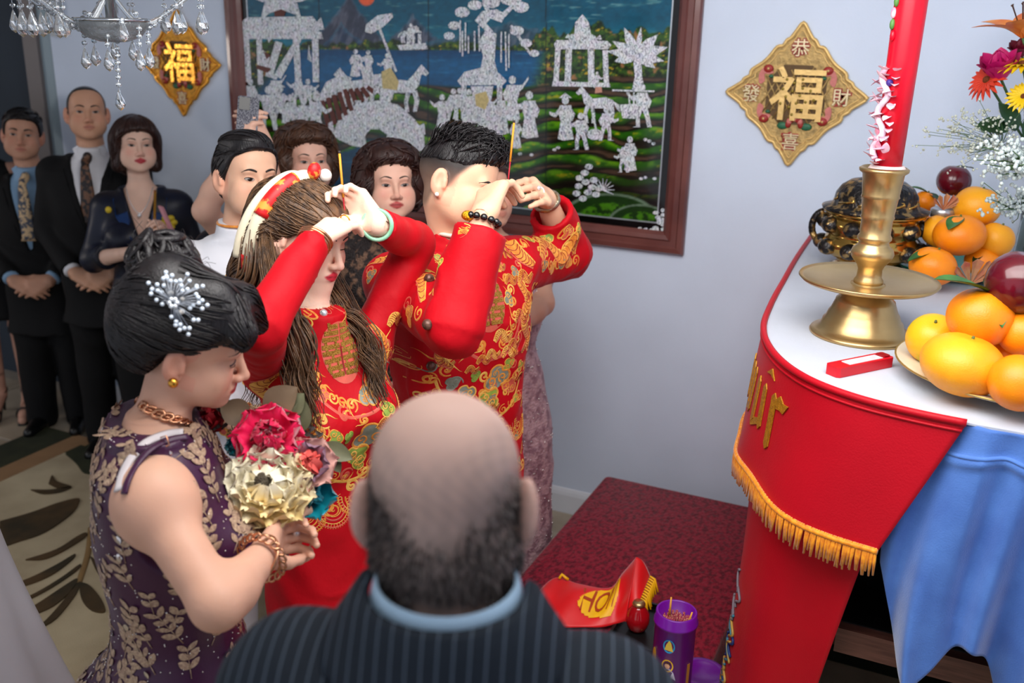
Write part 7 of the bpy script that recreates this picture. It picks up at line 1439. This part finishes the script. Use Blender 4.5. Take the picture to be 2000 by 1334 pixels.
def suit_man(p, arms, shirt, tie_col, jm=M_black_suit, depth=-.36, tie2=None):
    rows = p.torso_rows(); st = p.stations([(dz, rx, ry, fo) for dz, rx, ry, fo in rows])
    p.garment('shirt', [loft(st[:-1], p.f[:2], .02, grow=.006), cone(p.nb + np.array((0, 0, -.03)), p.nb + np.array((0, 0, .04)) + p.f * .012, .07, .06, .01)], shirt, .010)
    for sg in (1, -1): mk('collar_wing', *extrude(np.array([(0, 0), (.05, .035), (.075, .02), (.05, -.045)]), p.nb + p.f * .068 + np.array((0, 0, .005)), p.side * sg + p.f * -.5, np.array((0, 0, 1.)) + p.f * -.1, .003), shirt, p.root, smooth=False)
    tc_ = p.W(0, 0, 0); tp = [p.nb + p.f * .078 + np.array((0, 0, .0))]; 
    for dz in (-.04, -.1, -.2, -.3): tp.append(p.W(0, .128 + .012 * min(1, -dz / .15) + .004, p.zN + dz))
    o = mk('tie', *tube(bez(tp, 5), np.interp(np.linspace(0, 1, 21), [0, .12, .2, 1], [.02, .024, .017, .04]), 8, .18, nrm=p.f), mat('tie_%d_%d_%d' % tie_col, tie_col, .5, color2=tie2 or tuple(int(v * .5) for v in tie_col), vscale=45, thresh=(.48, .54)), p.root); mk('tie_knot', *sphere(tp[0] + np.array((0, 0, -.004)) + p.f * .004, (.02, .02, .022), 10, 7), o.data.materials[0], o)
    jr = p.stations([(dz - (.0 if i < 3 else 0), rx * 1.03, ry * 1.03, fo) for i, (dz, rx, ry, fo) in enumerate(rows)])[1:] + strow(p, [(p.zN - .78, .19, .135, 0)])
    jp = [loft(jr, p.f[:2], .02, grow=.015, nexp=2.4)]
    for (el, wr), sg in zip(arms, (1, -1)): jp += p.sleeve(sg, el, wr, (.068, .058, .046), cut=.03)
    W0 = p.W(0, 0, 0)
    def vee(X, Y, Z): u = (X - W0[0]) * p.side[0] + (Y - W0[1]) * p.side[1]; v = (X - W0[0]) * p.f[0] + (Y - W0[1]) * p.f[1]; z = Z - p.zN; return np.maximum(np.abs(u) - .085 * np.clip((z - depth) / (-depth), 0, 1.3), np.maximum(.03 - v, depth - z))
    jp += [Prim(vee, p.W(0, 0, p.zN + depth) - .3, p.W(0, 0, p.zN + .1) + .3, .004, 's'), cone(p.nb + np.array((0, 0, -.05)), p.nb + np.array((0, 0, .2)), .066, .09, .01, 's')]
    jk_, jb, _, _ = p.garment('suit_jacket', jp, jm, .009, (.003, 22))
    for sg in (1, -1):
        E2 = Emb(jb, p.W(0, 0, 0), p.side * sg, (0, 0, 1), p.f, jk_, .006); lp = np.array([(.055, p.zN - .02), (.105, p.zN - .06), (.10, p.zN - .13), (.085, p.zN - .12), (.05, p.zN - .24), (.012, p.zN + depth + .01), (.02, p.zN - .26), (.045, p.zN - .14)])
        V = [h_ + n * .005 for h_, n in (E2.pt(u, v) for u, v in lp) if h_ is not None]
        if len(V) == 8: mk('lapel', V, [(0, 1, 2, 3), (0, 3, 7), (3, 4, 6, 7), (4, 5, 6)], jm, jk_, smooth=False)
    p.garment('trousers', [rc(p.W(sg * .085, 0, p.zN - .66), p.W(sg * .095, 0, .05), .098, .072, .02) for sg in (1, -1)], jm, .012, (.004, 20))
    for (el, wr), sg in zip(arms, (1, -1)): d = _n(wr - el); mk('shirt_cuff', *tube(np.array([wr - d * .035, wr - d * .012]), .0375, 12), shirt, p.root)
    for sg in (1, -1): shoe(p, sg)
def shoe(p, sg, m=None):
    a = p.W(sg * .095, -.03, 0); V, Q = solid([rc(a + np.array((0, 0, .045)), a + p.f * .06 + np.array((0, 0, .04)), .043, .042, .02), rc(a + p.f * .06 + np.array((0, 0, .036)), a + p.f * .20 + p.side * sg * .015 + np.array((0, 0, .028)), .042, .03, .03), fn_prim(lambda X, Y, Z: .003 - Z + X * 0 + Y * 0, 'i')], .008); mk('shoe', V, Q, m or M_shoe, p.root)
# --- three guests by the doorway
gk_ = Person('tall person with receding hair in black suit, white shirt and dark patterned tie', P(170, 222, 4.35), (.42, .10, -.9), (.05, -.95, -.3), (.55, -.85), 'm', 1.02, skin=(206, 156, 128), wide=1.0, nb=P(180, 300, 4.4))
gk_.head(); gk_.torso(); a = clasp(gk_, -.545, .17); gk_.paint = [(lambda x, y, z: sm(.01, -.01, y - np.interp(z, [-.1, -.03, 0, .05, .09, .11], [-.04, -.02, .012, .03, .035, .02])) * sm(-.09, -.06, z) * .85 * ~((np.abs(x) > .079) & (z < .03)), (30, 26, 26))]
gk_.build(.016, .0045); gk_.eyes(brow=(.02, .0034)); gk_.cap(.003, [(-.1, -.05), (-.03, -.025), (0, .01), (.05, .032), (.08, .045), (.095, .075), (.2, .2)], -.07, (), .006); suit_man(gk_, a, M_shirtw, (34, 28, 30), tie2=(110, 76, 56))
gl2 = Person('person with dark hair in black suit, blue shirt and striped beige tie', P(44, 264, 4.62), (.36, .16, -.92), (.12, -.95, -.28), (.55, -.85), 'm', 1.0, skin=(190, 142, 118), wide=.96, nb=P(60, 338, 4.67))
gl2.head(); gl2.torso(); a = clasp(gl2, -.52, .17); gl2.build(.016, .0045); gl2.eyes(brow=(.02, .004)); gl2.cap(.012, [(-.1, -.05), (-.04, -.025), (0, .015), (.04, .05), (.062, .075), (.085, .14), (.2, .2)], -.07, (), .006); gl2.locks(120, lambda x, y, z: (x * 2, .6, .3), .04, .004, .006, lambda x, y, z: z > .06, seed=52); suit_man(gl2, a, M_shirtb, (206, 176, 136), tie2=(70, 76, 90))
gj = Person('person with reddish brown bob in dark navy satin jacket with yellow brooch', P(265, 285, 4.2), (.50, .12, -.86), (.06, -.96, -.28), (.62, -.78), 'f', .98, skin=(226, 186, 166), wide=.98, nb=P(275, 362, 4.24))
gj.head(lips=(176, 40, 54)); gj.torso(-.004); jE = gj.W(.225, .02, gj.zN - .32); jW = P(262, 492, 4.02); jE2 = gj.W(-.215, .03, gj.zN - .32); jW2 = P(322, 462, 4.08)
gj.arm(1, jE, jW, (.047, .04, .027)); gj.arm(-1, jE2, jW2); gj.hand(jW, P(300, 480, 4.0) - jW, CV(0, .3, .9), 1, (.3, .4, .3), h=.005); gj.hand(jW2, P(320, 445, 4.02) - jW2, CV(-.3, .2, -.9), -1, (.6, .8, .5), h=.005)
gj.build(.015, .0042); gj.eyes(brow=(.022, .0026)); M_navy = mat('navy_satin', (9, 11, 22), .4, color2=(11, 18, 42), vscale=8, spec=.35)
jp = [loft(gj.stations(gj.torso_rows()[1:-1]), gj.f[:2], .02, grow=.016)] + gj.sleeve(1, jE, jE + (jW - jE) * .35, (.055, .053, .052)) + gj.sleeve(-1, jE2, jE2 + (jW2 - jE2) * .4, (.055, .053, .052)); J0 = gj.W(0, 0, 0)
def veej(X, Y, Z): u = (X - J0[0]) * gj.side[0] + (Y - J0[1]) * gj.side[1]; v = (X - J0[0]) * gj.f[0] + (Y - J0[1]) * gj.f[1]; z = Z - gj.zN; return np.maximum(np.abs(u) - .07 * np.clip((z + .23) / .23, 0, 1.3), np.maximum(.02 - v, -.23 - z))
jp += [ell(gj.W(sg * .075, .115, gj.zN - .215), (.062, .06, .06), None, .05) for sg in (1, -1)] + [Prim(veej, J0 + (0, 0, gj.zN - .5) - .3, J0 + (0, 0, gj.zN + .2) + .3, .004, 's'), cone(gj.nb + np.array((0, 0, -.04)), gj.nb + np.array((0, 0, .2)), .065, .08, .01, 's')]
jo, jb, _, _ = gj.garment('satin_jacket', jp, M_navy, .008, (.004, 24)); M_navb = mat('blue_satin_lining', (16, 52, 104), .35, var=.2, vscale=8)
for sg in (1, -1):
    E2 = Emb(jb, J0, gj.side * sg, (0, 0, 1), gj.f, jo); lp = [(.05, gj.zN - .01), (.11, gj.zN - .05), (.10, gj.zN - .12), (.04, gj.zN - .20), (.012, gj.zN - .235), (.05, gj.zN - .10)]; V = [h_ + n * .005 for h_, n in (E2.pt(u, v) for u, v in lp) if h_ is not None]
    if len(V) == 6: mk('lapel', V, [(0, 1, 2, 5), (5, 2, 3), (5, 3, 4)], M_navb, jo, smooth=False)
gj.garment('skirt', [loft(strow(gj, [(gj.zN - .5, .165, .12, 0), (gj.zN - .6, .18, .13, 0), (.3, .17, .13, 0)]), gj.f[:2], .01)], M_black_suit, .014); gj.garment('stockings', [rc(gj.W(sg * .07, 0, .5), gj.W(sg * .07, 0, .07), .06, .038, .01) for sg in (1, -1)], M_black_suit, .012)
for sg in (1, -1): shoe(gj, sg)
gj.cap(.022, [(-.14, -.02), (-.07, .0), (-.03, .02), (.0, .035), (.025, .05), (.045, .075), (.07, .12), (.2, .2)], -.13, [rc(gj.L(.075 * sg, -.005, .03), gj.L(.078 * sg, .0, -.085), .03, .026, .03) for sg in (1, -1)] + [ell(gj.L(0, -.06, -.04), (.09, .06, .09), gj.M, .04)], .006, 'hair', M_hdkbr); gj.locks(330, lambda x, y, z: (x * 5, .15 + y, -1 + 6 * max(0, z - .08)), .09, .0038, .002, None, M_hdkbr, seed=61, jit=.12)
q = gj.W(-.115, .13, gj.zN - .14); bro = mk('brooch', *sphere(q, .012, 8, 6), mat('yellow_enamel', (214, 186, 40), .4, var=.15), gj.root)
for k in range(6): a_ = k * 1.05; mk('brooch_petal', *sphere(q + (gj.side * math.cos(a_) + np.array((0, 0, 1.)) * math.sin(a_)) * .022 + gj.f * .004, (.016, .016, .013), 8, 5), MATS['yellow_enamel'], bro)
q = gj.W(.125, .11, gj.zN - .085); mk('brooch', *sphere(q, (.015, .012, .015), 8, 6), MATS['yellow_enamel'], gj.root); mk('necklace', *tube(bez([gj.W(-.055, .05, gj.zN - .0), gj.W(-.035, .10, gj.zN - .06), gj.W(0, .125, gj.zN - .10), gj.W(.035, .10, gj.zN - .06), gj.W(.055, .05, gj.zN)], 5), .0015, 5), M_diam, gj.root); mk('pendant', *sphere(gj.W(0, .13, gj.zN - .108), .009, 8, 6), M_diam, gj.root)
mk('bag_strap', *tube(bez([P(303, 372, 4.08), P(302, 420, 4.0), P(300, 470, 3.98)], 6), .006, 6, .5), M_gold, gj.root)
ph = P(330, 434, 4.0); po = empty('phone', ph, 'pink phone held by the person in navy satin', 'phone'); mk('case', *extrude(np.array([(-.01, -.07), (.01, -.07), (.01, .07), (-.01, .07)]), ph, CV(.9, .35, -.2), CV(-.35, -.9, -.2), .012), mat('pink_case', (206, 142, 152), .4, var=.1), po, smooth=False); mk('screen', *extrude(np.array([(-.009, -.066), (.009, -.066), (.009, .066), (-.009, .066)]), ph + np.cross(CV(.9, .35, -.2), CV(-.35, -.9, -.2)) * .0121, CV(.9, .35, -.2), CV(-.35, -.9, -.2), .001), M_black, po, smooth=False)
# --- heels at the left edge: a guest mostly outside the frame
gh = Person('person in strappy black heels, only the lower legs showing at the left edge', P(-50, 235, 4.75), (.5, .1, -.86), (0, -.95, -.3), (.6, -.8), 'f', .98, skin=(196, 150, 130), wide=1., nb=P(-40, 305, 4.78))
gh.head(); gh.torso(-.004); a = clasp(gh)
for sg in (1, -1): gh.prims += [rc(gh.W(sg * .08, 0, .9), gh.W(sg * .075, .01, .5), .075, .05, .02), rc(gh.W(sg * .075, .01, .5), gh.W(sg * .07, -.01, .12), .05, .033, .02), rc(gh.W(sg * .07, -.01, .11), gh.W(sg * .075, .13, .035), .032, .026, .02), rc(gh.W(sg * .075, .13, .035), gh.W(sg * .075, .18, .028), .03, .022, .02)]; gh.fine.append((gh.W(sg * .07, .05, .1) - .14, gh.W(sg * .07, .05, .1) + .14, .007))
gh.build(.016, .0055); gh.eyes(); gh.cap(.018, m=M_hdkbr); gh.garment('dress', [loft(gh.stations(gh.torso_rows()[1:-1]) + strow(gh, [(.55, .175, .13, 0)]), gh.f[:2], .02, grow=.008)], M_black_suit, .012)
for sg in (1, -1):
    so_ = mk('heel_shoe', *tube(np.array([gh.W(sg * .07, -.035, .085), gh.W(sg * .072, .05, .06), gh.W(sg * .075, .12, .012), gh.W(sg * .076, .20, .008)]), (.028, .026, .034, .022), 10, .25, nrm=(0, 0, 1)), M_shoe, gh.root); mk('heel', *tube(np.array([gh.W(sg * .07, -.04, .08), gh.W(sg * .07, -.05, .0)]), (.013, .006), 8), M_shoe, so_)
    for v, z, r_ in ((-.012, .13, .037), (.13, .045, .034)): ring_on(so_, 'strap', gh.W(sg * .072, v, z), gh.f * .3 + np.array((0, 0, 1.)) if v < 0 else gh.f, r_, .005, M_shoe, 16, 1.)
# --- white gown hem at the lower left corner
gw = Person('person in white satin gown, only the skirt showing at the lower left corner', P(-255, 250, 1.95), (.9, .2, .2), (.1, -.95, -.2), (.8, .5), 'f', .95, skin=(214, 172, 150))
gw.head(lips=(178, 70, 70)); gw.torso(-.012); a = clasp(gw); gw.build(.016, .0045); gw.eyes(); gw.cap(.016)
gw.garment('gown', [loft(gw.stations(gw.torso_rows()[1:6]) + strow(gw, [(.85, .19, .15, 0), (.5, .26, .22, 0), (.03, .36, .33, 0)]), gw.f[:2], .02, grow=.022, wob=lambda th, Z: 1 + .06 * np.clip((.9 - Z) / .6, 0, 1.3) * np.sin(9 * th + 2 * np.sin(3 * Z)))], mat('white_satin', (190, 190, 196), .35, var=.05, vscale=5), .010)
# --- man in the white tunic
ge = Person('person with slick black hair in a white embroidered tunic behind the bride', P(484, 348, 2.86), (.62, .14, -.78), (.06, -.97, -.25), (.72, -.69), 'm', 1.02, skin=(232, 184, 154), wide=1.0, nb=P(470, 455, 2.92))
ge.head(); ge.torso(); a = clasp(ge); ge.build(.015, .0036); ge.eyes(brow=(.02, .0034)); ge.cap(.010, [(-.1, -.05), (-.04, -.025), (0, .015), (.04, .045), (.06, .06), (.08, .088), (.1, .14), (.2, .2)], -.06, [ell(ge.L(.01, .01, .105), np.array((.062, .085, .028)), ge.M, .03)], .005); ge.locks(330, lambda x, y, z: (.5, -.8, .1) if z > .06 else (x, -.7, -.6), .07, .0026, .001, None, seed=71, jit=.08)
M_wt = mat('white_tunic_silk', (226, 228, 236), .5, var=.04, vscale=8, sheen=.2)
tp_w = [loft(ge.stations(ge.torso_rows()[1:-1]) + strow(ge, [(.7, .20, .14, 0), (.35, .22, .15, 0)]), ge.f[:2], .02, grow=.012), cone(ge.nb + np.array((0, 0, -.05)), ge.nb + np.array((0, 0, .035)) + ge.f * .012, .085, .066, .02)]
for (el, wr), sg in zip(a, (1, -1)): tp_w += ge.sleeve(sg, el, wr, (.07, .062, .058))
wt_, wbv2, _, _ = ge.garment('white_tunic', tp_w, M_wt, .008, (.003, 26)); E_ = Emb(wbv2, ge.W(0, 0, 0), -ge.side, (0, 0, 1), ge.f, wt_)
for i in range(7): cloud(E_, -.12 + .04 * i, ge.zN - .10 - .02 * (i % 2), .02, 'nsrg'[i % 4], 'y', i)
for i in range(40): cloud(E_, rnd.uniform(-.16, .16), rnd.uniform(.55, 1.2), .024, 'grs'[i % 3], 'y', i)
E_.done(); ring_on(wt_, 'collar_piping', ge.nb + np.array((0, 0, .034)) + ge.f * .012, (0, 0, 1), .066, .004, EMB['g'][1], 26)
ge.garment('trousers', [rc(ge.W(sg * .085, 0, .7), ge.W(sg * .095, 0, .05), .09, .07, .02) for sg in (1, -1)], M_wt, .014)
for sg in (1, -1): shoe(ge, sg)
# --- phone holder hidden behind him
gi = Person('person behind the white tunic, only raised bare arms with a phone showing', P(474, 345, 3.4), (.75, .1, -.6), (0, -.95, -.3), (.75, -.66), 'f', .93, skin=(226, 180, 158), wide=1.0, nb=P(476, 425, 3.44))
gi.head(); gi.torso(-.004); iE = P(400, 412, 3.25); iW = P(462, 282, 3.25); iE2 = P(540, 400, 3.36); iW2 = P(520, 285, 3.26); gi.arm(1, iE, iW, (.05, .044, .029), .008, sh=P(450, 470, 3.4)); gi.arm(-1, iE2, iW2, (.048, .04, .027))
gi.hand(iW, P(474, 250, 3.22) - iW, CV(.8, 0, .5), 1, (.5, .6, .4), h=.005); gi.hand(iW2, P(500, 248, 3.22) - iW2, CV(-.8, 0, .5), -1, (.5, .6, .4), h=.005); gi.build(.014, .0045); gi.eyes(); gi.cap(.018, m=M_hdkbr)
gi.garment('blouse', [loft(gi.stations(gi.torso_rows()[1:-1]) + strow(gi, [(.4, .18, .13, 0)]), gi.f[:2], .02, grow=.010)], M_navy, .012)
pc_ = P(483, 234, 3.2); po = empty('phone', pc_, 'phone in a sparkling glitter case held up before the lacquer picture', 'phone'); ux_, uy_ = CV(1, .06, .35), CV(.1, -1, -.1); uy_ = _n(uy_ - ux_ * uy_.dot(ux_)); q = np.array([(-.034, -.07), (-.030, -.074), (.030, -.074), (.034, -.07), (.034, .07), (.030, .074), (-.030, .074), (-.034, .07)])
mk('case', *extrude(q, pc_, ux_, uy_, .01), mat('glitter_case', (190, 194, 204), .25, metal=.5, color2=(110, 112, 126), vscale=260, thresh=(.45, .55), bump=.8, bscale=400), po, smooth=False); nn_ = np.cross(ux_, uy_); mk('camera_bump', *extrude(np.array([(-.03, .03), (.004, .03), (.004, .07), (-.03, .07)]), pc_ + nn_ * .01, ux_, uy_, .003), M_black, po, smooth=False)
# --- two ladies in front of the picture
def lady(label, hp, nb, fc, f2, hair, skin, seed, big=.03, wide=1., hs=.96):
    p = Person(label, hp, fc, (.02, -.96, -.28), f2, 'f', hs, skin=skin, wide=wide, nb=nb); p.head(lips=(178, 70, 70)); p.torso(-.004); a_ = clasp(p); p.build(.015, .004); p.eyes(brow=(.022, .0024))
    p.cap(big, [(-.14, -.04), (-.08, -.02), (-.04, .0), (-.01, .015), (.03, .03), (.05, .05), (.072, .085), (.09, .13), (.2, .2)], -.10, [ell(p.L(.075 * sg, -.02, -.0), (.05, .06, .085), p.M, .04) for sg in (1, -1)] + [ell(p.L(0, -.04, .085), (.10, .10, .065), p.M, .04), ell(p.L(0, .055, .10), (.075, .045, .035), p.M, .03)], .006, 'hair', hair)
    p.locks(360, lambda x, y, z: (x * 4 + .5 * math.sin(z * 90 + seed), -.2 + .5 * math.cos(x * 80), -.9 + 9 * max(0, z - .06)), .06, .005, .004, None, hair, seed=seed, jit=.4, flat=.7); return p, a_
gf = lady('person with curly auburn hair peeking over the bride headband', P(600, 318, 3.55), P(606, 392, 3.6), (.42, .1, -.9), (.5, -.86), M_hbrown, (224, 176, 156), 81)
gf[0].garment('dress', [loft(gf[0].stations(gf[0].torso_rows()[1:-1]) + strow(gf[0], [(.35, .2, .16, 0)]), gf[0].f[:2], .02, grow=.012)] + sum([gf[0].sleeve(sg, e, w_, (.058, .05, .045)) for (e, w_), sg in zip(gf[1], (1, -1))], []), mat('dark_green_silk', (44, 52, 48), .5, var=.2, vscale=20), .010)
gg = lady('person with short brown perm in dark bronze lace between the couple', P(763, 362, 3.22), P(766, 440, 3.27), (.30, .12, -.94), (.45, -.89), M_hdkbr, (228, 180, 158), 82)
M_lace = mat('bronze_sequin_lace', (34, 26, 26), .45, color2=(128, 96, 76), vscale=42, thresh=(.5, .62), bump=.9, bscale=160)
g_ = gg[0]; g_.garment('lace_dress', [loft(g_.stations(g_.torso_rows()[1:-1]) + strow(g_, [(.6, .19, .14, 0), (.12, .2, .16, 0)]), g_.f[:2], .02, grow=.012)] + sum([g_.sleeve(sg, e, w_, (.06, .052, .048)) for (e, w_), sg in zip(gg[1], (1, -1))], []), M_lace, .008, (.004, 30))
for sg in (1, -1): mk('earring', *sphere(g_.L(.083 * sg, .004, -.046), .008, 8, 6), M_pearlb, g_.root); shoe(g_, sg); shoe(gf[0], sg)
V_ = [g_.nb + np.array((0, 0, .0)) + (g_.side * math.cos(t) * .085 + g_.f * (math.sin(t) * .07 + .03)) + np.array((0, 0, -.03 * math.sin(t))) for t in np.linspace(.2, math.pi - .2, 20)]; mk('lace_collar', *tube(np.array(V_), .013, 6, .4), M_pearlb, g_.root)
# --- pink lace dress behind the groom
gp_ = Person('person in dusty pink sequinned lace gown standing behind the groom', P(945, 380, 3.2), (.65, .1, -.75), (0, -.96, -.28), (.75, -.66), 'f', .92, skin=(206, 156, 132), wide=1.02, nb=P(966, 465, 3.25), lean=(.03, 0))
gp_.head(); gp_.torso(-.004); pE = P(1058, 592, 3.25); pW = P(990, 650, 3.05); gp_.arm(-1, pE, pW, (.052, .046, .03), .007); gp_.arm(1, gp_.W(.2, .02, gp_.zN - .33), gp_.W(.05, .18, gp_.zN - .42)); gp_.hand(pW, CV(-1, .1, -.2), CV(0, .2, .9), -1, h=.006); gp_.build(.014, .0045); gp_.eyes(); gp_.cap(.02, m=M_hdkbr)
M_pink = mat('pink_lace', (196, 160, 166), .45, color2=(146, 108, 120), vscale=34, thresh=(.45, .62), bump=.8, bscale=120)
pk_, kbv, kV, kQ = gp_.garment('lace_gown', [loft(gp_.stations(gp_.torso_rows()[1:-1]) + strow(gp_, [(.7, .185, .13, 0), (.35, .19, .14, 0), (.03, .2, .16, 0)]), gp_.f[:2], .02, grow=.012)] + [rc(gp_.sh(sg), gp_.sh(sg) + ((pE - gp_.sh(-1)) * .3 if sg < 0 else np.array((0, 0, -.08))), .062, .06, .03) for sg in (1, -1)], M_pink, .008, (.003, 30))
sq2 = Acc(); rg = np.random.default_rng(91)
for i in rg.choice(len(kV), 700): sq2.add(*sphere(kV[i], rg.uniform(.002, .0045), 5, 4))
sq2.mk('sequins', M_sq, pk_)['kind'] = 'stuff'

# ================================================================== crystal chandelier
M_cry = mat('crystal', (235, 242, 248), .02, trans=.92, ior=1.6, var=.01); M_chr = mat('chrome', (190, 198, 206), .12, metal=.95, var=.05); M_bow = mat('pressed_glass', (214, 222, 228), .1, trans=.88, ior=1.5, bump=.5, bscale=60, var=.05)
HC = P(218, 38, 2.2); ch = empty('chandelier', (HC[0], HC[1], CEIL), 'crystal chandelier with faceted drops hanging at the upper left', 'chandelier')
mk('stem', *lathe([(0, -.01), (.012, -.01), (.012, .05), (.02, .06), (.025, .08), (.012, .1), (.008, .16), (.008, CEIL - HC[2]), (0, CEIL - HC[2])], 16, HC), M_chr, ch)
mk('bowl', *lathe([(0, -.05), (.03, -.048), (.06, -.038), (.078, -.015), (.08, .0), (.076, .002), (.06, -.026), (.03, -.04), (0, -.042)], 36, HC), M_bow, ch); mk('rim', *tube(np.array([HC + np.array((.08 * math.cos(t), .08 * math.sin(t), .0)) for t in np.linspace(0, 2 * math.pi, 40, endpoint=False)]), .004, 6, closed=True), M_chr, ch)
def drop(p, L_, w_, parent, name='crystal_drop'):
    n = 8; V = [p]; 
    for t, r_ in ((.18, .35), (.5, .8), (.72, 1), (.88, .7)): V += [p + np.array((w_ * r_ * math.cos(2 * math.pi * k / n + t), w_ * r_ * math.sin(2 * math.pi * k / n + t) * .6, -L_ * t)) for k in range(n)]
    V.append(p - np.array((0, 0, L_))); Fc = [(0, 1 + (k + 1) % n, 1 + k) for k in range(n)] + [(1 + r_ * n + k, 1 + r_ * n + (k + 1) % n, 1 + (r_ + 1) * n + (k + 1) % n, 1 + (r_ + 1) * n + k) for r_ in range(3) for k in range(n)] + [(1 + 3 * n + k, 1 + 3 * n + (k + 1) % n, 1 + 4 * n) for k in range(n)]
    return mk(name, V, Fc, M_cry, parent, smooth=False)
def strand(pts, parent, r=.0068, step=.0145):
    c_ = bez(pts, 10); sl = np.concatenate([[0], np.cumsum(np.linalg.norm(np.diff(c_, axis=0), axis=1))]); n = max(2, int(sl[-1] / step)); wire = mk('bead_chain', *tube(c_, .0009, 4), M_chr, parent)
    for i in range(n): s_ = sl[-1] * (i + .5) / n; p = np.array([np.interp(s_, sl, c_[:, k]) for k in range(3)]); mk('bead', *sphere(p, (r, r, r * .85), 6, 4), M_cry, wire, smooth=False)
for px, py, d, ly in ((165, 95, 2.2, 135), (184, 78, 2.24, 130), (210, 85, 2.15, 138), (238, 60, 2.12, 80), (258, 70, 2.26, 120), (272, 75, 2.16, 138), (290, 88, 2.24, 134), (222, 70, 2.27, 118)):
    a0 = np.arctan2(py, px) ; top_p = P(px, 48, d); bot = P(px, ly - 44, d); strand([top_p, (top_p + bot) / 2, bot], ch); drop(bot, .05, .0145, ch)
b0_ = P(228, 60, 2.2); b1_ = P(232, 172, 2.2); strand([b0_, (b0_ + b1_) / 2, b1_], ch); drop(b1_, .05, .014, ch)
for px, d in ((78, 2.1), (358, 2.25), (225, 2.6), (60, 2.32)):
    cupc = P(px, -18, d); arm_ = bez([HC + np.array((0, 0, .06)), (HC * .6 + cupc * .4) + np.array((0, 0, -.035)), cupc + np.array((0, 0, -.02)), cupc], 8); ar = mk('arm', *tube(arm_, .0055, 8), M_cry, ch); mk('bobeche', *lathe([(0, 0), (.02, 0), (.045, .012), (.048, .016), (.02, .008), (0, .008)], 20, cupc), M_cry, ar); mk('candle_tube', *lathe([(0, .008), (.012, .008), (.012, .09), (0, .09)], 14, cupc), M_pearlb, ar); mk('bulb', *lathe([(0, .09), (.008, .09), (.014, .11), (.008, .135), (.001, .15), (0, .15)], 12, cupc), mat('clear_bulb', (240, 230, 210), .1, trans=.5, var=.02), ar)
    for k in range(5):
        a = 2 * math.pi * k / 5; p = cupc + np.array((.045 * math.cos(a), .045 * math.sin(a), .008)); strand([p, p - np.array((0, 0, .03)), p - np.array((0, 0, .05))], ch); drop(p - np.array((0, 0, .05)), .055, .016, ch)
    m_ = (HC + cupc) / 2; strand([HC + (cupc - HC) * .3 + np.array((0, 0, .0)), m_ - np.array((0, 0, .05)), cupc - np.array((0, 0, .01))], ch); strand([HC + (cupc - HC) * .28 + np.array((0, 0, .10)), m_ + np.array((0, 0, .02)), cupc + np.array((0, 0, .02))], ch)
